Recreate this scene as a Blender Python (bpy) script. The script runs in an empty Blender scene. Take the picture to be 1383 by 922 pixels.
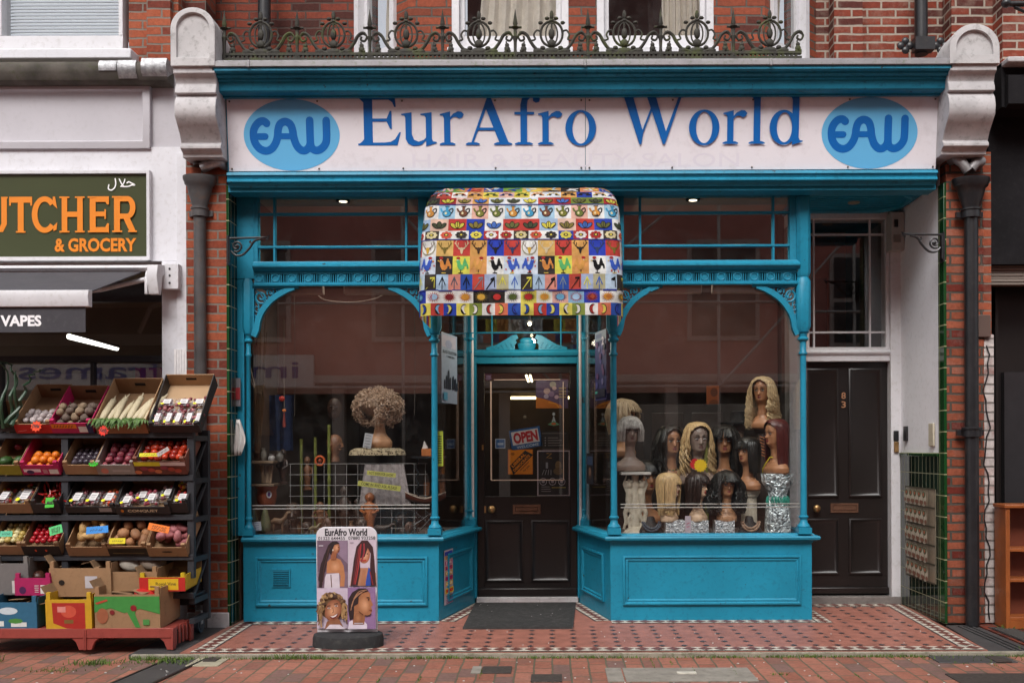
import bpy, math, random
from mathutils import Vector, Matrix, noise as mnoise
RND = random.Random(11)
COL = bpy.context.scene.collection
PI = math.pi
# camera geometry: 7.3 m in front of the window plane (Y = 0), eye 1.26 m above the tiled forecourt
CAMD, FPX, VPX, VPY, CAMH = 7.3, 1350.0, 745.0, 605.0, 1.26
def X(px, Y=0.0): return (px - VPX) * (CAMD + Y) / FPX
def Z(py, Y=0.0): return CAMH - (py - VPY) * (CAMD + Y) / FPX
def srgb(c):
 if isinstance(c, str):
  c = c.lstrip('#'); c = [int(c[i:i+2], 16) / 255 for i in (0, 2, 4)]
 return tuple((v / 12.92 if v <= .04045 else ((v + .055) / 1.055) ** 2.4) for v in c)

# ------------------------------------------------------------------ node helpers
def new_mat(name):
 m = bpy.data.materials.new(name); m.use_nodes = True
 nt = m.node_tree; b = nt.nodes['Principled BSDF']
 return m, nt, b
def N(nt, t, **kw):
 n = nt.nodes.new(t)
 for k, v in kw.items():
  if k.startswith('i_'): n.inputs[k[2:].replace('_', ' ')].default_value = v
  else: setattr(n, k, v)
 return n
def L(nt, a, b): nt.links.new(a, b)
def ramp(nt, fac, stops):
 r = nt.nodes.new('ShaderNodeValToRGB'); e = r.color_ramp.elements
 while len(e) > 1: e.remove(e[-1])
 e[0].position = stops[0][0]; e[0].color = (*stops[0][1], 1)
 for p, c in stops[1:]:
  q = e.new(p); q.color = (*c, 1)
 L(nt, fac, r.inputs[0]); return r
def mixc(nt, fac, a, b, mode='MIX'):
 m = nt.nodes.new('ShaderNodeMix'); m.data_type = 'RGBA'; m.blend_type = mode
 for sock, v in ((m.inputs[0], fac), (m.inputs[6], a), (m.inputs[7], b)):
  if hasattr(v, 'is_linked') or hasattr(v, 'links'): L(nt, v, sock)
  elif isinstance(v, (int, float)): sock.default_value = v
  else: sock.default_value = (*v, 1)
 return m.outputs[2]
def bump(nt, b, h, strength=.3, dist=.004, normal=None):
 n = nt.nodes.new('ShaderNodeBump'); n.inputs['Strength'].default_value = strength
 n.inputs['Distance'].default_value = dist; L(nt, h, n.inputs['Height'])
 if normal is not None: L(nt, normal, n.inputs['Normal'])
 L(nt, n.outputs[0], b.inputs['Normal']); return n.outputs[0]
def coords(nt, world=True):
 if world: return nt.nodes.new('ShaderNodeNewGeometry').outputs['Position']
 return nt.nodes.new('ShaderNodeTexCoord').outputs['Object']
def noise(nt, v, scale, detail=4, rough=.55):
 n = N(nt, 'ShaderNodeTexNoise', i_Scale=scale, i_Detail=detail, i_Roughness=rough)
 L(nt, v, n.inputs['Vector']); return n.outputs['Fac']

def paint(name, color, rough=.45, var=.12, scale=6, dirt=None, dirt_amt=.25, bmp=.15, metal=0, world=True, spec=.5, dscale=9, chips=None):
 """weathered paint: slow tone drift, fine grain, patchy dirt"""
 m, nt, b = new_mat(name); c = srgb(color) if isinstance(color, str) else color
 v = coords(nt, world)
 n1 = noise(nt, v, scale, 5); n2 = noise(nt, v, dscale * 3, 8, .7)
 lo = tuple(x * (1 - var) for x in c); hi = tuple(min(1, x * (1 + var)) for x in c)
 base = ramp(nt, n1, [(.3, lo), (.7, hi)]).outputs[0]
 if dirt is not None:
  d = srgb(dirt) if isinstance(dirt, str) else dirt
  f = ramp(nt, n2, [(.52, (0, 0, 0)), (.74, (dirt_amt,) * 3)]).outputs[0]
  base = mixc(nt, f, base, d)
 if chips is not None:
  n3 = noise(nt, v, 21, 3, .5); n4 = noise(nt, v, 2.3, 3)
  fc = N(nt, 'ShaderNodeMath', operation='MULTIPLY'); L(nt, ramp(nt, n3, [(.70, (0,) * 3), (.715, (1,) * 3)]).outputs[0], fc.inputs[0]); L(nt, ramp(nt, n4, [(.45, (0,) * 3), (.55, (.9,) * 3)]).outputs[0], fc.inputs[1])
  base = mixc(nt, fc.outputs[0], base, srgb(chips))
 L(nt, base, b.inputs['Base Color'])
 b.inputs['Roughness'].default_value = rough; b.inputs['Metallic'].default_value = metal
 b.inputs['Specular IOR Level'].default_value = spec
 if bmp: bump(nt, b, n2, bmp, .003)
 return m
_cc = {}
def col(c, rough=.6, metal=0):
 k = (c, rough, metal)
 if k not in _cc:
  _cc[k] = paint('tint_' + c.lstrip('#').lower(), c, rough, .08, 30, None, 0, .05, metal, world=False)
 return _cc[k]
def emit(name, c, s):
 m, nt, b = new_mat(name); b.inputs['Base Color'].default_value = (*c, 1)
 b.inputs['Emission Color'].default_value = (*c, 1); b.inputs['Emission Strength'].default_value = s
 return m
def glass(name, ior=1.6, tint=(.96, .97, .965), dirt=.015):
 """a thin pane: clear, with mirror reflection growing towards grazing"""
 m, nt, b = new_mat(name); nt.nodes.remove(b); out = nt.nodes['Material Output']
 tr = N(nt, 'ShaderNodeBsdfTransparent'); tr.inputs[0].default_value = (*tint, 1)
 gl = N(nt, 'ShaderNodeBsdfGlossy'); gl.inputs['Roughness'].default_value = .01; gl.inputs[0].default_value = (1, 1, 1, 1)
 lw = N(nt, 'ShaderNodeLayerWeight', i_Blend=.5); p5 = N(nt, 'ShaderNodeMath', operation='POWER'); L(nt, lw.outputs['Facing'], p5.inputs[0]); p5.inputs[1].default_value = 5
 f0 = ((ior - 1) / (ior + 1)) ** 2; fr = N(nt, 'ShaderNodeMath', operation='MULTIPLY_ADD'); L(nt, p5.outputs[0], fr.inputs[0]); fr.inputs[1].default_value = 1 - f0; fr.inputs[2].default_value = f0
 v = coords(nt); nn = noise(nt, v, 1.3, 2)
 bp = nt.nodes.new('ShaderNodeBump'); bp.inputs['Strength'].default_value = .05; bp.inputs['Distance'].default_value = .004
 L(nt, nn, bp.inputs['Height']); L(nt, bp.outputs[0], gl.inputs['Normal'])
 mx = N(nt, 'ShaderNodeMixShader'); L(nt, fr.outputs[0], mx.inputs[0]); L(nt, tr.outputs[0], mx.inputs[1]); L(nt, gl.outputs[0], mx.inputs[2])
 df = N(nt, 'ShaderNodeBsdfDiffuse'); df.inputs[0].default_value = (.5, .48, .45, 1)
 g2 = ramp(nt, noise(nt, v, 9, 8, .7), [(.45, (0, 0, 0)), (.8, (dirt,) * 3)]).outputs[0]
 m2 = N(nt, 'ShaderNodeMixShader'); L(nt, g2, m2.inputs[0]); L(nt, mx.outputs[0], m2.inputs[1]); L(nt, df.outputs[0], m2.inputs[2])
 L(nt, m2.outputs[0], out.inputs[0]); return m
def brick(name, c1, c2, mortar, bw=.222, bh=.0655, ms=.0075, rough=.85, blotch=None, blotch_amt=.5, floor=False, bmp=.8, dark=None):
 m, nt, b = new_mat(name); v = coords(nt)
 s = N(nt, 'ShaderNodeSeparateXYZ'); L(nt, v, s.inputs[0])
 cb = N(nt, 'ShaderNodeCombineXYZ')
 if floor:
  L(nt, s.outputs[1], cb.inputs[0]); L(nt, s.outputs[0], cb.inputs[1])
 else:
  a = N(nt, 'ShaderNodeMath', operation='ADD'); L(nt, s.outputs[0], a.inputs[0]); L(nt, s.outputs[1], a.inputs[1])
  L(nt, a.outputs[0], cb.inputs[0]); L(nt, s.outputs[2], cb.inputs[1])
 # wobble the joints a little
 nz = N(nt, 'ShaderNodeTexNoise', i_Scale=9.0, i_Detail=3.0); L(nt, v, nz.inputs['Vector'])
 sub = N(nt, 'ShaderNodeVectorMath', operation='SUBTRACT'); L(nt, nz.outputs['Color'], sub.inputs[0]); sub.inputs[1].default_value = (.5, .5, .5)
 sc = N(nt, 'ShaderNodeVectorMath', operation='SCALE'); L(nt, sub.outputs[0], sc.inputs[0]); sc.inputs['Scale'].default_value = .014
 ad = N(nt, 'ShaderNodeVectorMath', operation='ADD'); L(nt, cb.outputs[0], ad.inputs[0]); L(nt, sc.outputs[0], ad.inputs[1])
 t = nt.nodes.new('ShaderNodeTexBrick'); t.offset = .5; t.squash = 1; t.inputs['Scale'].default_value = 1
 t.inputs['Brick Width'].default_value = bw; t.inputs['Row Height'].default_value = bh
 t.inputs['Mortar Size'].default_value = ms; t.inputs['Mortar Smooth'].default_value = .25
 t.inputs['Color1'].default_value = (0, 0, 0, 1); t.inputs['Color2'].default_value = (1, 1, 1, 1); t.inputs['Mortar'].default_value = (.5, .5, .5, 1)
 L(nt, ad.outputs[0], t.inputs['Vector'])
 C1, C2, M = srgb(c1), srgb(c2), srgb(mortar)
 stops = [(0, C1), (.45, tuple((a + q) / 2 for a, q in zip(C1, C2))), (1, C2)]
 if dark: stops = [(0, srgb(dark)), (.16, srgb(dark)), (.2, C1)] + stops[1:]
 cc = ramp(nt, t.outputs['Color'], stops).outputs[0]
 n2 = noise(nt, v, 38, 6, .7); n3 = noise(nt, v, 1.7, 4)
 cc = mixc(nt, .75, cc, ramp(nt, n2, [(.25, (.55,) * 3), (.75, (1.25,) * 3)]).outputs[0], 'MULTIPLY')
 if blotch: cc = mixc(nt, ramp(nt, noise(nt, v, 7, 7, .7), [(.5, (0,) * 3), (.75, (blotch_amt,) * 3)]).outputs[0], cc, srgb(blotch))
 cm = mixc(nt, t.outputs['Fac'], cc, mixc(nt, n2, tuple(x * .6 for x in M), M))
 cm = mixc(nt, .6, cm, ramp(nt, n3, [(.3, (.72,) * 3), (.7, (1.15,) * 3)]).outputs[0], 'MULTIPLY')
 L(nt, cm, b.inputs['Base Color']); b.inputs['Roughness'].default_value = rough; b.inputs['Specular IOR Level'].default_value = .25
 inv = N(nt, 'ShaderNodeMath', operation='SUBTRACT'); inv.inputs[0].default_value = 1; L(nt, t.outputs['Fac'], inv.inputs[1])
 hh = N(nt, 'ShaderNodeMath', operation='MULTIPLY_ADD'); L(nt, n2, hh.inputs[0]); hh.inputs[1].default_value = .45; L(nt, inv.outputs[0], hh.inputs[2])
 bump(nt, b, hh.outputs[0], bmp, .008)
 return m
def tiles(name, c, grout, tw, th, gs=.004, rough=.12, var=.25, horizontal_offset=0.0):
 m, nt, b = new_mat(name); v = coords(nt)
 s = N(nt, 'ShaderNodeSeparateXYZ'); L(nt, v, s.inputs[0])
 a = N(nt, 'ShaderNodeMath', operation='ADD'); L(nt, s.outputs[0], a.inputs[0]); L(nt, s.outputs[1], a.inputs[1])
 cb = N(nt, 'ShaderNodeCombineXYZ'); L(nt, a.outputs[0], cb.inputs[0]); L(nt, s.outputs[2], cb.inputs[1])
 t = nt.nodes.new('ShaderNodeTexBrick'); t.offset = horizontal_offset; t.inputs['Scale'].default_value = 1
 t.inputs['Brick Width'].default_value = tw; t.inputs['Row Height'].default_value = th; t.inputs['Mortar Size'].default_value = gs
 t.inputs['Color1'].default_value = (0, 0, 0, 1); t.inputs['Color2'].default_value = (1, 1, 1, 1); L(nt, cb.outputs[0], t.inputs['Vector'])
 C = srgb(c); cc = ramp(nt, t.outputs['Color'], [(0, tuple(x * (1 - var) for x in C)), (1, tuple(x * (1 + var) for x in C))]).outputs[0]
 L(nt, mixc(nt, t.outputs['Fac'], cc, srgb(grout)), b.inputs['Base Color'])
 rr = N(nt, 'ShaderNodeMath', operation='MULTIPLY_ADD'); L(nt, t.outputs['Fac'], rr.inputs[0]); rr.inputs[1].default_value = .7; rr.inputs[2].default_value = rough
 L(nt, rr.outputs[0], b.inputs['Roughness'])
 inv = N(nt, 'ShaderNodeMath', operation='SUBTRACT'); inv.inputs[0].default_value = 1; L(nt, t.outputs['Fac'], inv.inputs[1])
 bump(nt, b, inv.outputs[0], .5, .003); return m

# ------------------------------------------------------------------ mesh builder
_wl = {}
def wloc(o): return _wl.get(o.name, Vector((0, 0, 0)))
class MB:
 def __init__(s, M=None): s.v = []; s.f = []; s.fm = []; s.mats = []; s.M = M; s.m = None
 def mi(s, m):
  m = m or s.m
  if m not in s.mats: s.mats.append(m)
  return s.mats.index(m)
 def vt(s, p):
  p = Vector(p)
  if s.M is not None: p = s.M @ p
  s.v.append(p); return len(s.v) - 1
 def face(s, pts, m=None):
  k = [s.vt(p) for p in pts]; s.f.append(k); s.fm.append(s.mi(m))
 def box(s, x0, x1, y0, y1, z0, z1, m=None):
  q = [s.vt(p) for p in ((x0, y0, z0), (x1, y0, z0), (x1, y1, z0), (x0, y1, z0), (x0, y0, z1), (x1, y0, z1), (x1, y1, z1), (x0, y1, z1))]
  mi = s.mi(m)
  for f in ((0, 3, 2, 1), (4, 5, 6, 7), (0, 1, 5, 4), (1, 2, 6, 5), (2, 3, 7, 6), (3, 0, 4, 7)):
   s.f.append([q[i] for i in f]); s.fm.append(mi)
  return s
 def loft(s, rings, m=None, caps=True, closed=True):
  mi = s.mi(m); ids = [[s.vt(p) for p in r] for r in rings]; n = len(ids[0])
  for a, b in zip(ids, ids[1:]):
   for i in range(n if closed else n - 1):
    j = (i + 1) % n; s.f.append([a[i], a[j], b[j], b[i]]); s.fm.append(mi)
  if caps and closed:
   s.f.append(ids[0][::-1]); s.fm.append(mi); s.f.append(ids[-1]); s.fm.append(mi)
  return s
 def lathe(s, prof, c=(0, 0, 0), n=16, m=None, caps=True, sx=1, sy=1):
  return s.loft([[(c[0] + r * sx * math.cos(2 * PI * i / n), c[1] + r * sy * math.sin(2 * PI * i / n), c[2] + z) for i in range(n)] for r, z in prof], m, caps)
 def tube(s, pts, r, n=8, m=None, flat=None, caps=True):
  pts = [Vector(p) for p in pts]; k = len(pts); rs = r if isinstance(r, (list, tuple)) else [r] * k
  rings = []; up = Vector((0, 1, 0)) if flat else None
  prev = None
  for i, p in enumerate(pts):
   t = (pts[min(i + 1, k - 1)] - pts[max(i - 1, 0)])
   if t.length < 1e-9: t = Vector((0, 0, 1))
   t.normalize()
   if prev is None:
    a = Vector((0, 1, 0)) if abs(t.y) < .9 else Vector((1, 0, 0))
   else: a = prev
   a = (a - t * a.dot(t)); a = a.normalized() if a.length > 1e-6 else t.orthogonal().normalized()
   prev = a; b = t.cross(a)
   fa = (flat or 1)
   rings.append([p + a * (math.cos(2 * PI * j / n) * rs[i] * fa) + b * (math.sin(2 * PI * j / n) * rs[i]) for j in range(n)])
  return s.loft(rings, m, caps)
 def prism_x(s, yz, x0, x1, m=None):
  return s.loft([[(x0, y, z) for y, z in yz], [(x1, y, z) for y, z in yz]], m)
 def prism_y(s, xz, y0, y1, m=None):
  return s.loft([[(x, y0, z) for x, z in xz], [(x, y1, z) for x, z in xz]], m)
 def prism_z(s, xy, z0, z1, m=None):
  return s.loft([[(x, y, z0) for x, y in xy], [(x, y, z1) for x, y in xy]], m)
 def mould(s, path, prof, m=None, closed=False):
  """sweep prof [(out, z)] along an XY path with mitred corners; 'out' is to the right of travel"""
  P = [Vector((a, b)) for a, b in path]; n = len(P); rings = []
  for i, p in enumerate(P):
   if closed: a, b = P[i - 1], P[(i + 1) % n]
   else: a, b = P[max(i - 1, 0)], P[min(i + 1, n - 1)]
   d1 = (p - a).normalized() if (p - a).length > 1e-9 else (b - p).normalized()
   d2 = (b - p).normalized() if (b - p).length > 1e-9 else d1
   n1 = Vector((d1.y, -d1.x)); n2 = Vector((d2.y, -d2.x)); nn = (n1 + n2).normalized()
   k = 1 / max(.3, nn.dot(n1)); rings.append([(p.x + nn.x * o * k, p.y + nn.y * o * k, z) for o, z in prof])
  if closed: rings.append(rings[0])
  return s.loft(rings, m, caps=not closed)
 def sphere(s, c, r, n=12, m=None, k=8):
  rx, ry, rz = r if isinstance(r, (tuple, list)) else (r, r, r)
  pr = [(math.sin(PI * (i + .02) / (k + .04)), -math.cos(PI * (i + .02) / (k + .04))) for i in range(k + 1)]
  return s.loft([[(c[0] + rx * a * math.cos(2 * PI * j / n), c[1] + ry * a * math.sin(2 * PI * j / n), c[2] + rz * z) for j in range(n)] for a, z in pr], m)
 def text(s, body, box, frame, m=None, bold=0.0, align='fit', shear=0, mirror=False):
  """box=(u0,v0,u1,v1) in the frame's plane; frame(u,v)->point"""
  cu = bpy.data.curves.new('t', 'FONT'); cu.body = body; cu.size = 1; cu.offset = bold; cu.resolution_u = 3; cu.shear = shear
  ob = bpy.data.objects.new('t', cu); me = bpy.data.meshes.new_from_object(ob)
  vs = [v.co.copy() for v in me.vertices]; fs = [list(p.vertices) for p in me.polygons]
  bpy.data.objects.remove(ob); bpy.data.curves.remove(cu); bpy.data.meshes.remove(me)
  if not vs: return s
  x0 = min(v.x for v in vs); x1 = max(v.x for v in vs); y0 = min(v.y for v in vs); y1 = max(v.y for v in vs)
  u0, v0, u1, v1 = box; su = (u1 - u0) / (x1 - x0); sv = (v1 - v0) / (y1 - y0)
  base = len(s.v)
  for v in vs:
   q = (v.x - x0) / (x1 - x0)
   if mirror: q = 1 - q
   s.vt(frame(u0 + q * (u1 - u0), v0 + (v.y - y0) * sv))
  mi = s.mi(m)
  for f in fs: s.f.append([base + i for i in f]); s.fm.append(mi)
  return s
 def build(s, name, m=None, parent=None, bevel=0, local=False, smooth=40, seg=2, sub=0):
  if not s.f: return None
  if m is not None:
   if s.mats and s.mats[0] is None: s.mats[0] = m
   elif not s.mats: s.mats = [m]
  me = bpy.data.meshes.new(name); vs = s.v
  o = bpy.data.objects.new(name, me)
  if parent is None and not local:
   xs = [v.x for v in vs]; ys = [v.y for v in vs]; zs = [v.z for v in vs]
   og = Vector(((min(xs) + max(xs)) / 2, (min(ys) + max(ys)) / 2, min(zs)))
   o.location = og; vs = [v - og for v in vs]; _wl[o.name] = og
  elif parent is not None:
   o.parent = parent; og = wloc(parent); _wl[o.name] = og
   if not local: vs = [v - og for v in vs]
  me.from_pydata([tuple(v) for v in vs], [], s.f)
  for mm in s.mats: me.materials.append(mm or m)
  me.polygons.foreach_set('material_index', s.fm)
  me.update()
  import bmesh
  bm = bmesh.new(); bm.from_mesh(me)
  if not getattr(s, 'keep', False): bmesh.ops.recalc_face_normals(bm, faces=bm.faces)
  bm.to_mesh(me); bm.free()
  if smooth:
   me.polygons.foreach_set('use_smooth', [True] * len(me.polygons))
   me.set_sharp_from_angle(angle=math.radians(smooth))
  COL.objects.link(o)
  if bevel:
   b = o.modifiers.new('bevel', 'BEVEL'); b.width = bevel; b.segments = seg; b.limit_method = 'ANGLE'; b.angle_limit = math.radians(40)
   b.harden_normals = False
  if sub:
   b = o.modifiers.new('sub', 'SUBSURF'); b.levels = sub; b.render_levels = sub
  return o
def tag(o, label=None, cat=None, group=None, kind=None):
 if label: o['label'] = label
 if cat: o['category'] = cat
 if group: o['group'] = group
 if kind: o['kind'] = kind
 return o
def thing(name, label, cat, loc=(0, 0, 0), rotz=0, group=None):
 o = bpy.data.objects.new(name, None); COL.objects.link(o); o.location = loc; o.rotation_euler = (0, 0, rotz)
 o.empty_display_size = .1; _wl[o.name] = Vector(loc); return tag(o, label, cat, group)
def copy_tree(o, parent=None):
 c = o.copy(); COL.objects.link(c)
 if parent is not None: c.parent = parent
 for ch in list(o.children): copy_tree(ch, c)
 return c
def frame(o, u, v, n=None, off=0.0):
 o, u, v = Vector(o), Vector(u), Vector(v); nn = u.cross(v).normalized()
 return lambda a, b, k=0.0: o + u * a + v * b + nn * (off + k)
def rot(ax, deg): return Matrix.Rotation(math.radians(deg), 4, ax)
def T(x, y, z): return Matrix.Translation((x, y, z))
# flat artwork: polygons laid in thin layers on a mapped surface
class Art:
 def __init__(s, mb, f, step=.0005): s.mb = mb; s.f = f; s.k = 0; s.step = step
 def poly(s, pts, c):
  s.k += 1; m = col(c) if isinstance(c, str) else c
  s.mb.face([s.f(a, b, s.k * s.step) for a, b in pts], m)
 def ell(s, cx, cy, rx, ry, c, n=18, a0=0, a1=360, rot_=0):
  q = []; cr, sr = math.cos(math.radians(rot_)), math.sin(math.radians(rot_))
  full = abs(a1 - a0) >= 360
  for i in range(n if full else n + 1):
   t = math.radians(a0 + (a1 - a0) * i / n); x, y = rx * math.cos(t), ry * math.sin(t)
   q.append((cx + x * cr - y * sr, cy + x * sr + y * cr))
  s.poly(q, c)
 def soft(s, cx, cy, rx, ry, c0, c1, rot_=0, n=6, dx=0, dy=0, w=20):
  a, b = [[int(c.lstrip('#')[i:i+2], 16) for i in (0, 2, 4)] for c in (c0, c1)]
  for i in range(n):
   t = i / (n - 1); k = 1 - .8 * t; s.ell(cx + dx * t, cy + dy * t, rx * k, ry * k, '#%02x%02x%02x' % tuple(int(p + (q - p) * t) for p, q in zip(a, b)), w, rot_=rot_)
 def ring(s, cx, cy, rx, ry, ix, iy, c, n=28, a0=0, a1=360, dx=0, dy=0):
  s.k += 1; m = col(c) if isinstance(c, str) else c
  for i in range(n):
   t, u = math.radians(a0 + (a1 - a0) * i / n), math.radians(a0 + (a1 - a0) * (i + 1) / n)
   s.mb.face([s.f(*p, s.k * s.step) for p in ((cx + rx * math.cos(t), cy + ry * math.sin(t)), (cx + rx * math.cos(u), cy + ry * math.sin(u)),
                       (cx + dx + ix * math.cos(u), cy + dy + iy * math.sin(u)), (cx + dx + ix * math.cos(t), cy + dy + iy * math.sin(t)))], m)
 def rect(s, x0, y0, x1, y1, c): s.poly([(x0, y0), (x1, y0), (x1, y1), (x0, y1)], c)
 def line(s, pts, w, c, smooth=False, round_=False):
  if smooth: pts = catmull(pts, 5)
  P = [Vector(p) for p in pts]; n = len(P); s.k += 1; m = col(c) if isinstance(c, str) else c
  ws = w if isinstance(w, (list, tuple)) else [w] * n
  if len(ws) != n: ws = [ws[min(int(i * len(ws) / n), len(ws) - 1)] for i in range(n)]
  a = []; b = []
  for i in range(n):
   t = (P[min(i + 1, n - 1)] - P[max(i - 1, 0)]).normalized(); q = Vector((-t.y, t.x)) * ws[i] / 2
   a.append(P[i] + q); b.append(P[i] - q)
  for i in range(n - 1):
   s.mb.face([s.f(*p, s.k * s.step) for p in (a[i], a[i + 1], b[i + 1], b[i])], m)
  if round_:
   for p in (P[0], P[-1]): s.ell(p.x, p.y, ws[0] / 2, ws[0] / 2, m, 12)
 def text(s, body, box, c, bold=0.0, shear=0):
  s.k += 1; m = col(c) if isinstance(c, str) else c; kk = s.k * s.step
  s.mb.text(body, box, lambda a, b: s.f(a, b, kk), m, bold, shear=shear)
def catmull(pts, k=5):
 P = [Vector(p) for p in pts]; out = []
 for i in range(len(P) - 1):
  p0, p1, p2, p3 = P[max(i - 1, 0)], P[i], P[i + 1], P[min(i + 2, len(P) - 1)]
  for j in range(k):
   t = j / k
   out.append(.5 * ((2 * p1) + (p2 - p0) * t + (2 * p0 - 5 * p1 + 4 * p2 - p3) * t * t + (3 * p1 - p0 - 3 * p2 + p3) * t ** 3))
 out.append(P[-1]); return out
ROLL, EXPO = -.2, .58
# ------------------------------------------------------------------ materials
TEAL = paint('teal_gloss_paint', (.013, .222, .345), .42, .14, 2.2, '#1c4450', .45, .3, spec=.3, chips='#33342e')
TEAL2 = paint('teal_gloss_paint_worn', (.014, .22, .35), .45, .16, 3, '#10303a', .6, .35, spec=.3, chips='#2c2a26')
WHITEP = paint('white_masonry_paint', (.66, .655, .69), .6, .06, 4, '#8d8478', .3, .3)
WHITEW = paint('white_window_paint', (.62, .61, .63), .45, .05, 5, '#8d8577', .4, .15)
STONE = paint('weathered_painted_stone', (.46, .44, .445), .8, .18, 5, '#4b463c', .55, .6, dscale=7)
STONE2 = paint('mottled_cap_stone', (.50, .485, .485), .85, .16, 5, '#47433a', .6, .7, dscale=6)
MOSSY = paint('mossy_gutter_stone', (.09, .08, .068), .95, .4, 6, '#3b4412', .6, 1, dscale=9)
LEAD = paint('lead_flashing', (.27, .26, .27), .5, .15, 6, '#4b5a1c', .7, .3, metal=.3)
FOIL = paint('crumpled_foil_tape', (.34, .34, .35), .45, .4, 30, '#2a2826', .6, 1.0, metal=.5, dscale=12)
IRONM = paint('mossy_cast_iron', (.028, .025, .018), .75, .4, 20, '#4a5412', .9, .6, dscale=2.4)
IRON = paint('black_cast_iron', (.013, .013, .015), .38, .3, 12, '#4a4038', .35, .4)
PIPEG = paint('old_grey_pipe_paint', (.06, .055, .055), .5, .35, 6, '#6b4a30', .5, .5, dscale=6)
LEADPIPE = paint('lead_pipe', (.28, .27, .27), .5, .3, 14, '#4a4440', .4, .4, metal=.4)
BLACKW = paint('black_brown_door_paint', (.011, .008, .0075), .35, .15, 4, '#3a322c', .15, .1)
DARKG = paint('anthracite_metal', (.026, .028, .034), .5, .12, 6, '#5a5a5a', .2, .2)
DARKBOARD = paint('black_hoarding_board', (.012, .011, .0125), .85, .3, 4, '#3a3838', .25, .3, spec=.15)
BRASS = paint('aged_brass', (.42, .25, .11), .38, .2, 12, '#2d1f12', .5, .2, metal=.85)
COPPER = paint('brown_letterbox_metal', (.16, .08, .05), .45, .2, 16, '#1a0f0a', .4, .2, metal=.5)
BRICK = brick('red_pier_brick', '#86402c', '#a0553a', '#857a70', dark='#6e3428', blotch='#8a7468', blotch_amt=.25)
BRICKU = brick('upper_red_brick', '#804230', '#9c5038', '#6a6058', dark='#5c3028', blotch='#4a3a34', blotch_amt=.35)
BRICKL = brick('pale_jointed_red_brick', '#6e352a', '#853c2a', '#b0a294', ms=.009, dark='#552a24', blotch='#a89a8c', blotch_amt=.35)
BRICKW = brick('flaking_white_painted_brick', '#b9afab', '#cfc6c2', '#8a827d', blotch='#7a3526', blotch_amt=.9)
GTILE = tiles('dark_green_glazed_tile', '#12241a', '#8a8a70', .076, .152, .003, .06, .5)
GTILE2 = tiles('bright_green_glazed_edge_tile', '#18401f', '#90906c', .3, .152, .004, .08, .2)
PAVE = brick('herring_clay_paver', '#945e4d', '#a8705e', '#726a58', bw=.205, bh=.108, ms=.006, blotch='#6a5c56', blotch_amt=.6, floor=True, bmp=.8, dark='#80625a')
GLASS = glass('shop_window_glass', 1.72)
GLASS2 = glass('dusty_upper_glass', 1.5, (.95, .95, .95), .03)
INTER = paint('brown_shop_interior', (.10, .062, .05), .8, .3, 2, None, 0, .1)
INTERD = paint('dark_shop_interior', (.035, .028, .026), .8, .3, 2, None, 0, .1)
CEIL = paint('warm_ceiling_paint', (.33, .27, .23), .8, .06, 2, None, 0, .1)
CLOTH = paint('cream_curtain_cloth', (.55, .51, .44), .9, .1, 12, '#8a8068', .3, .3)

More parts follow.
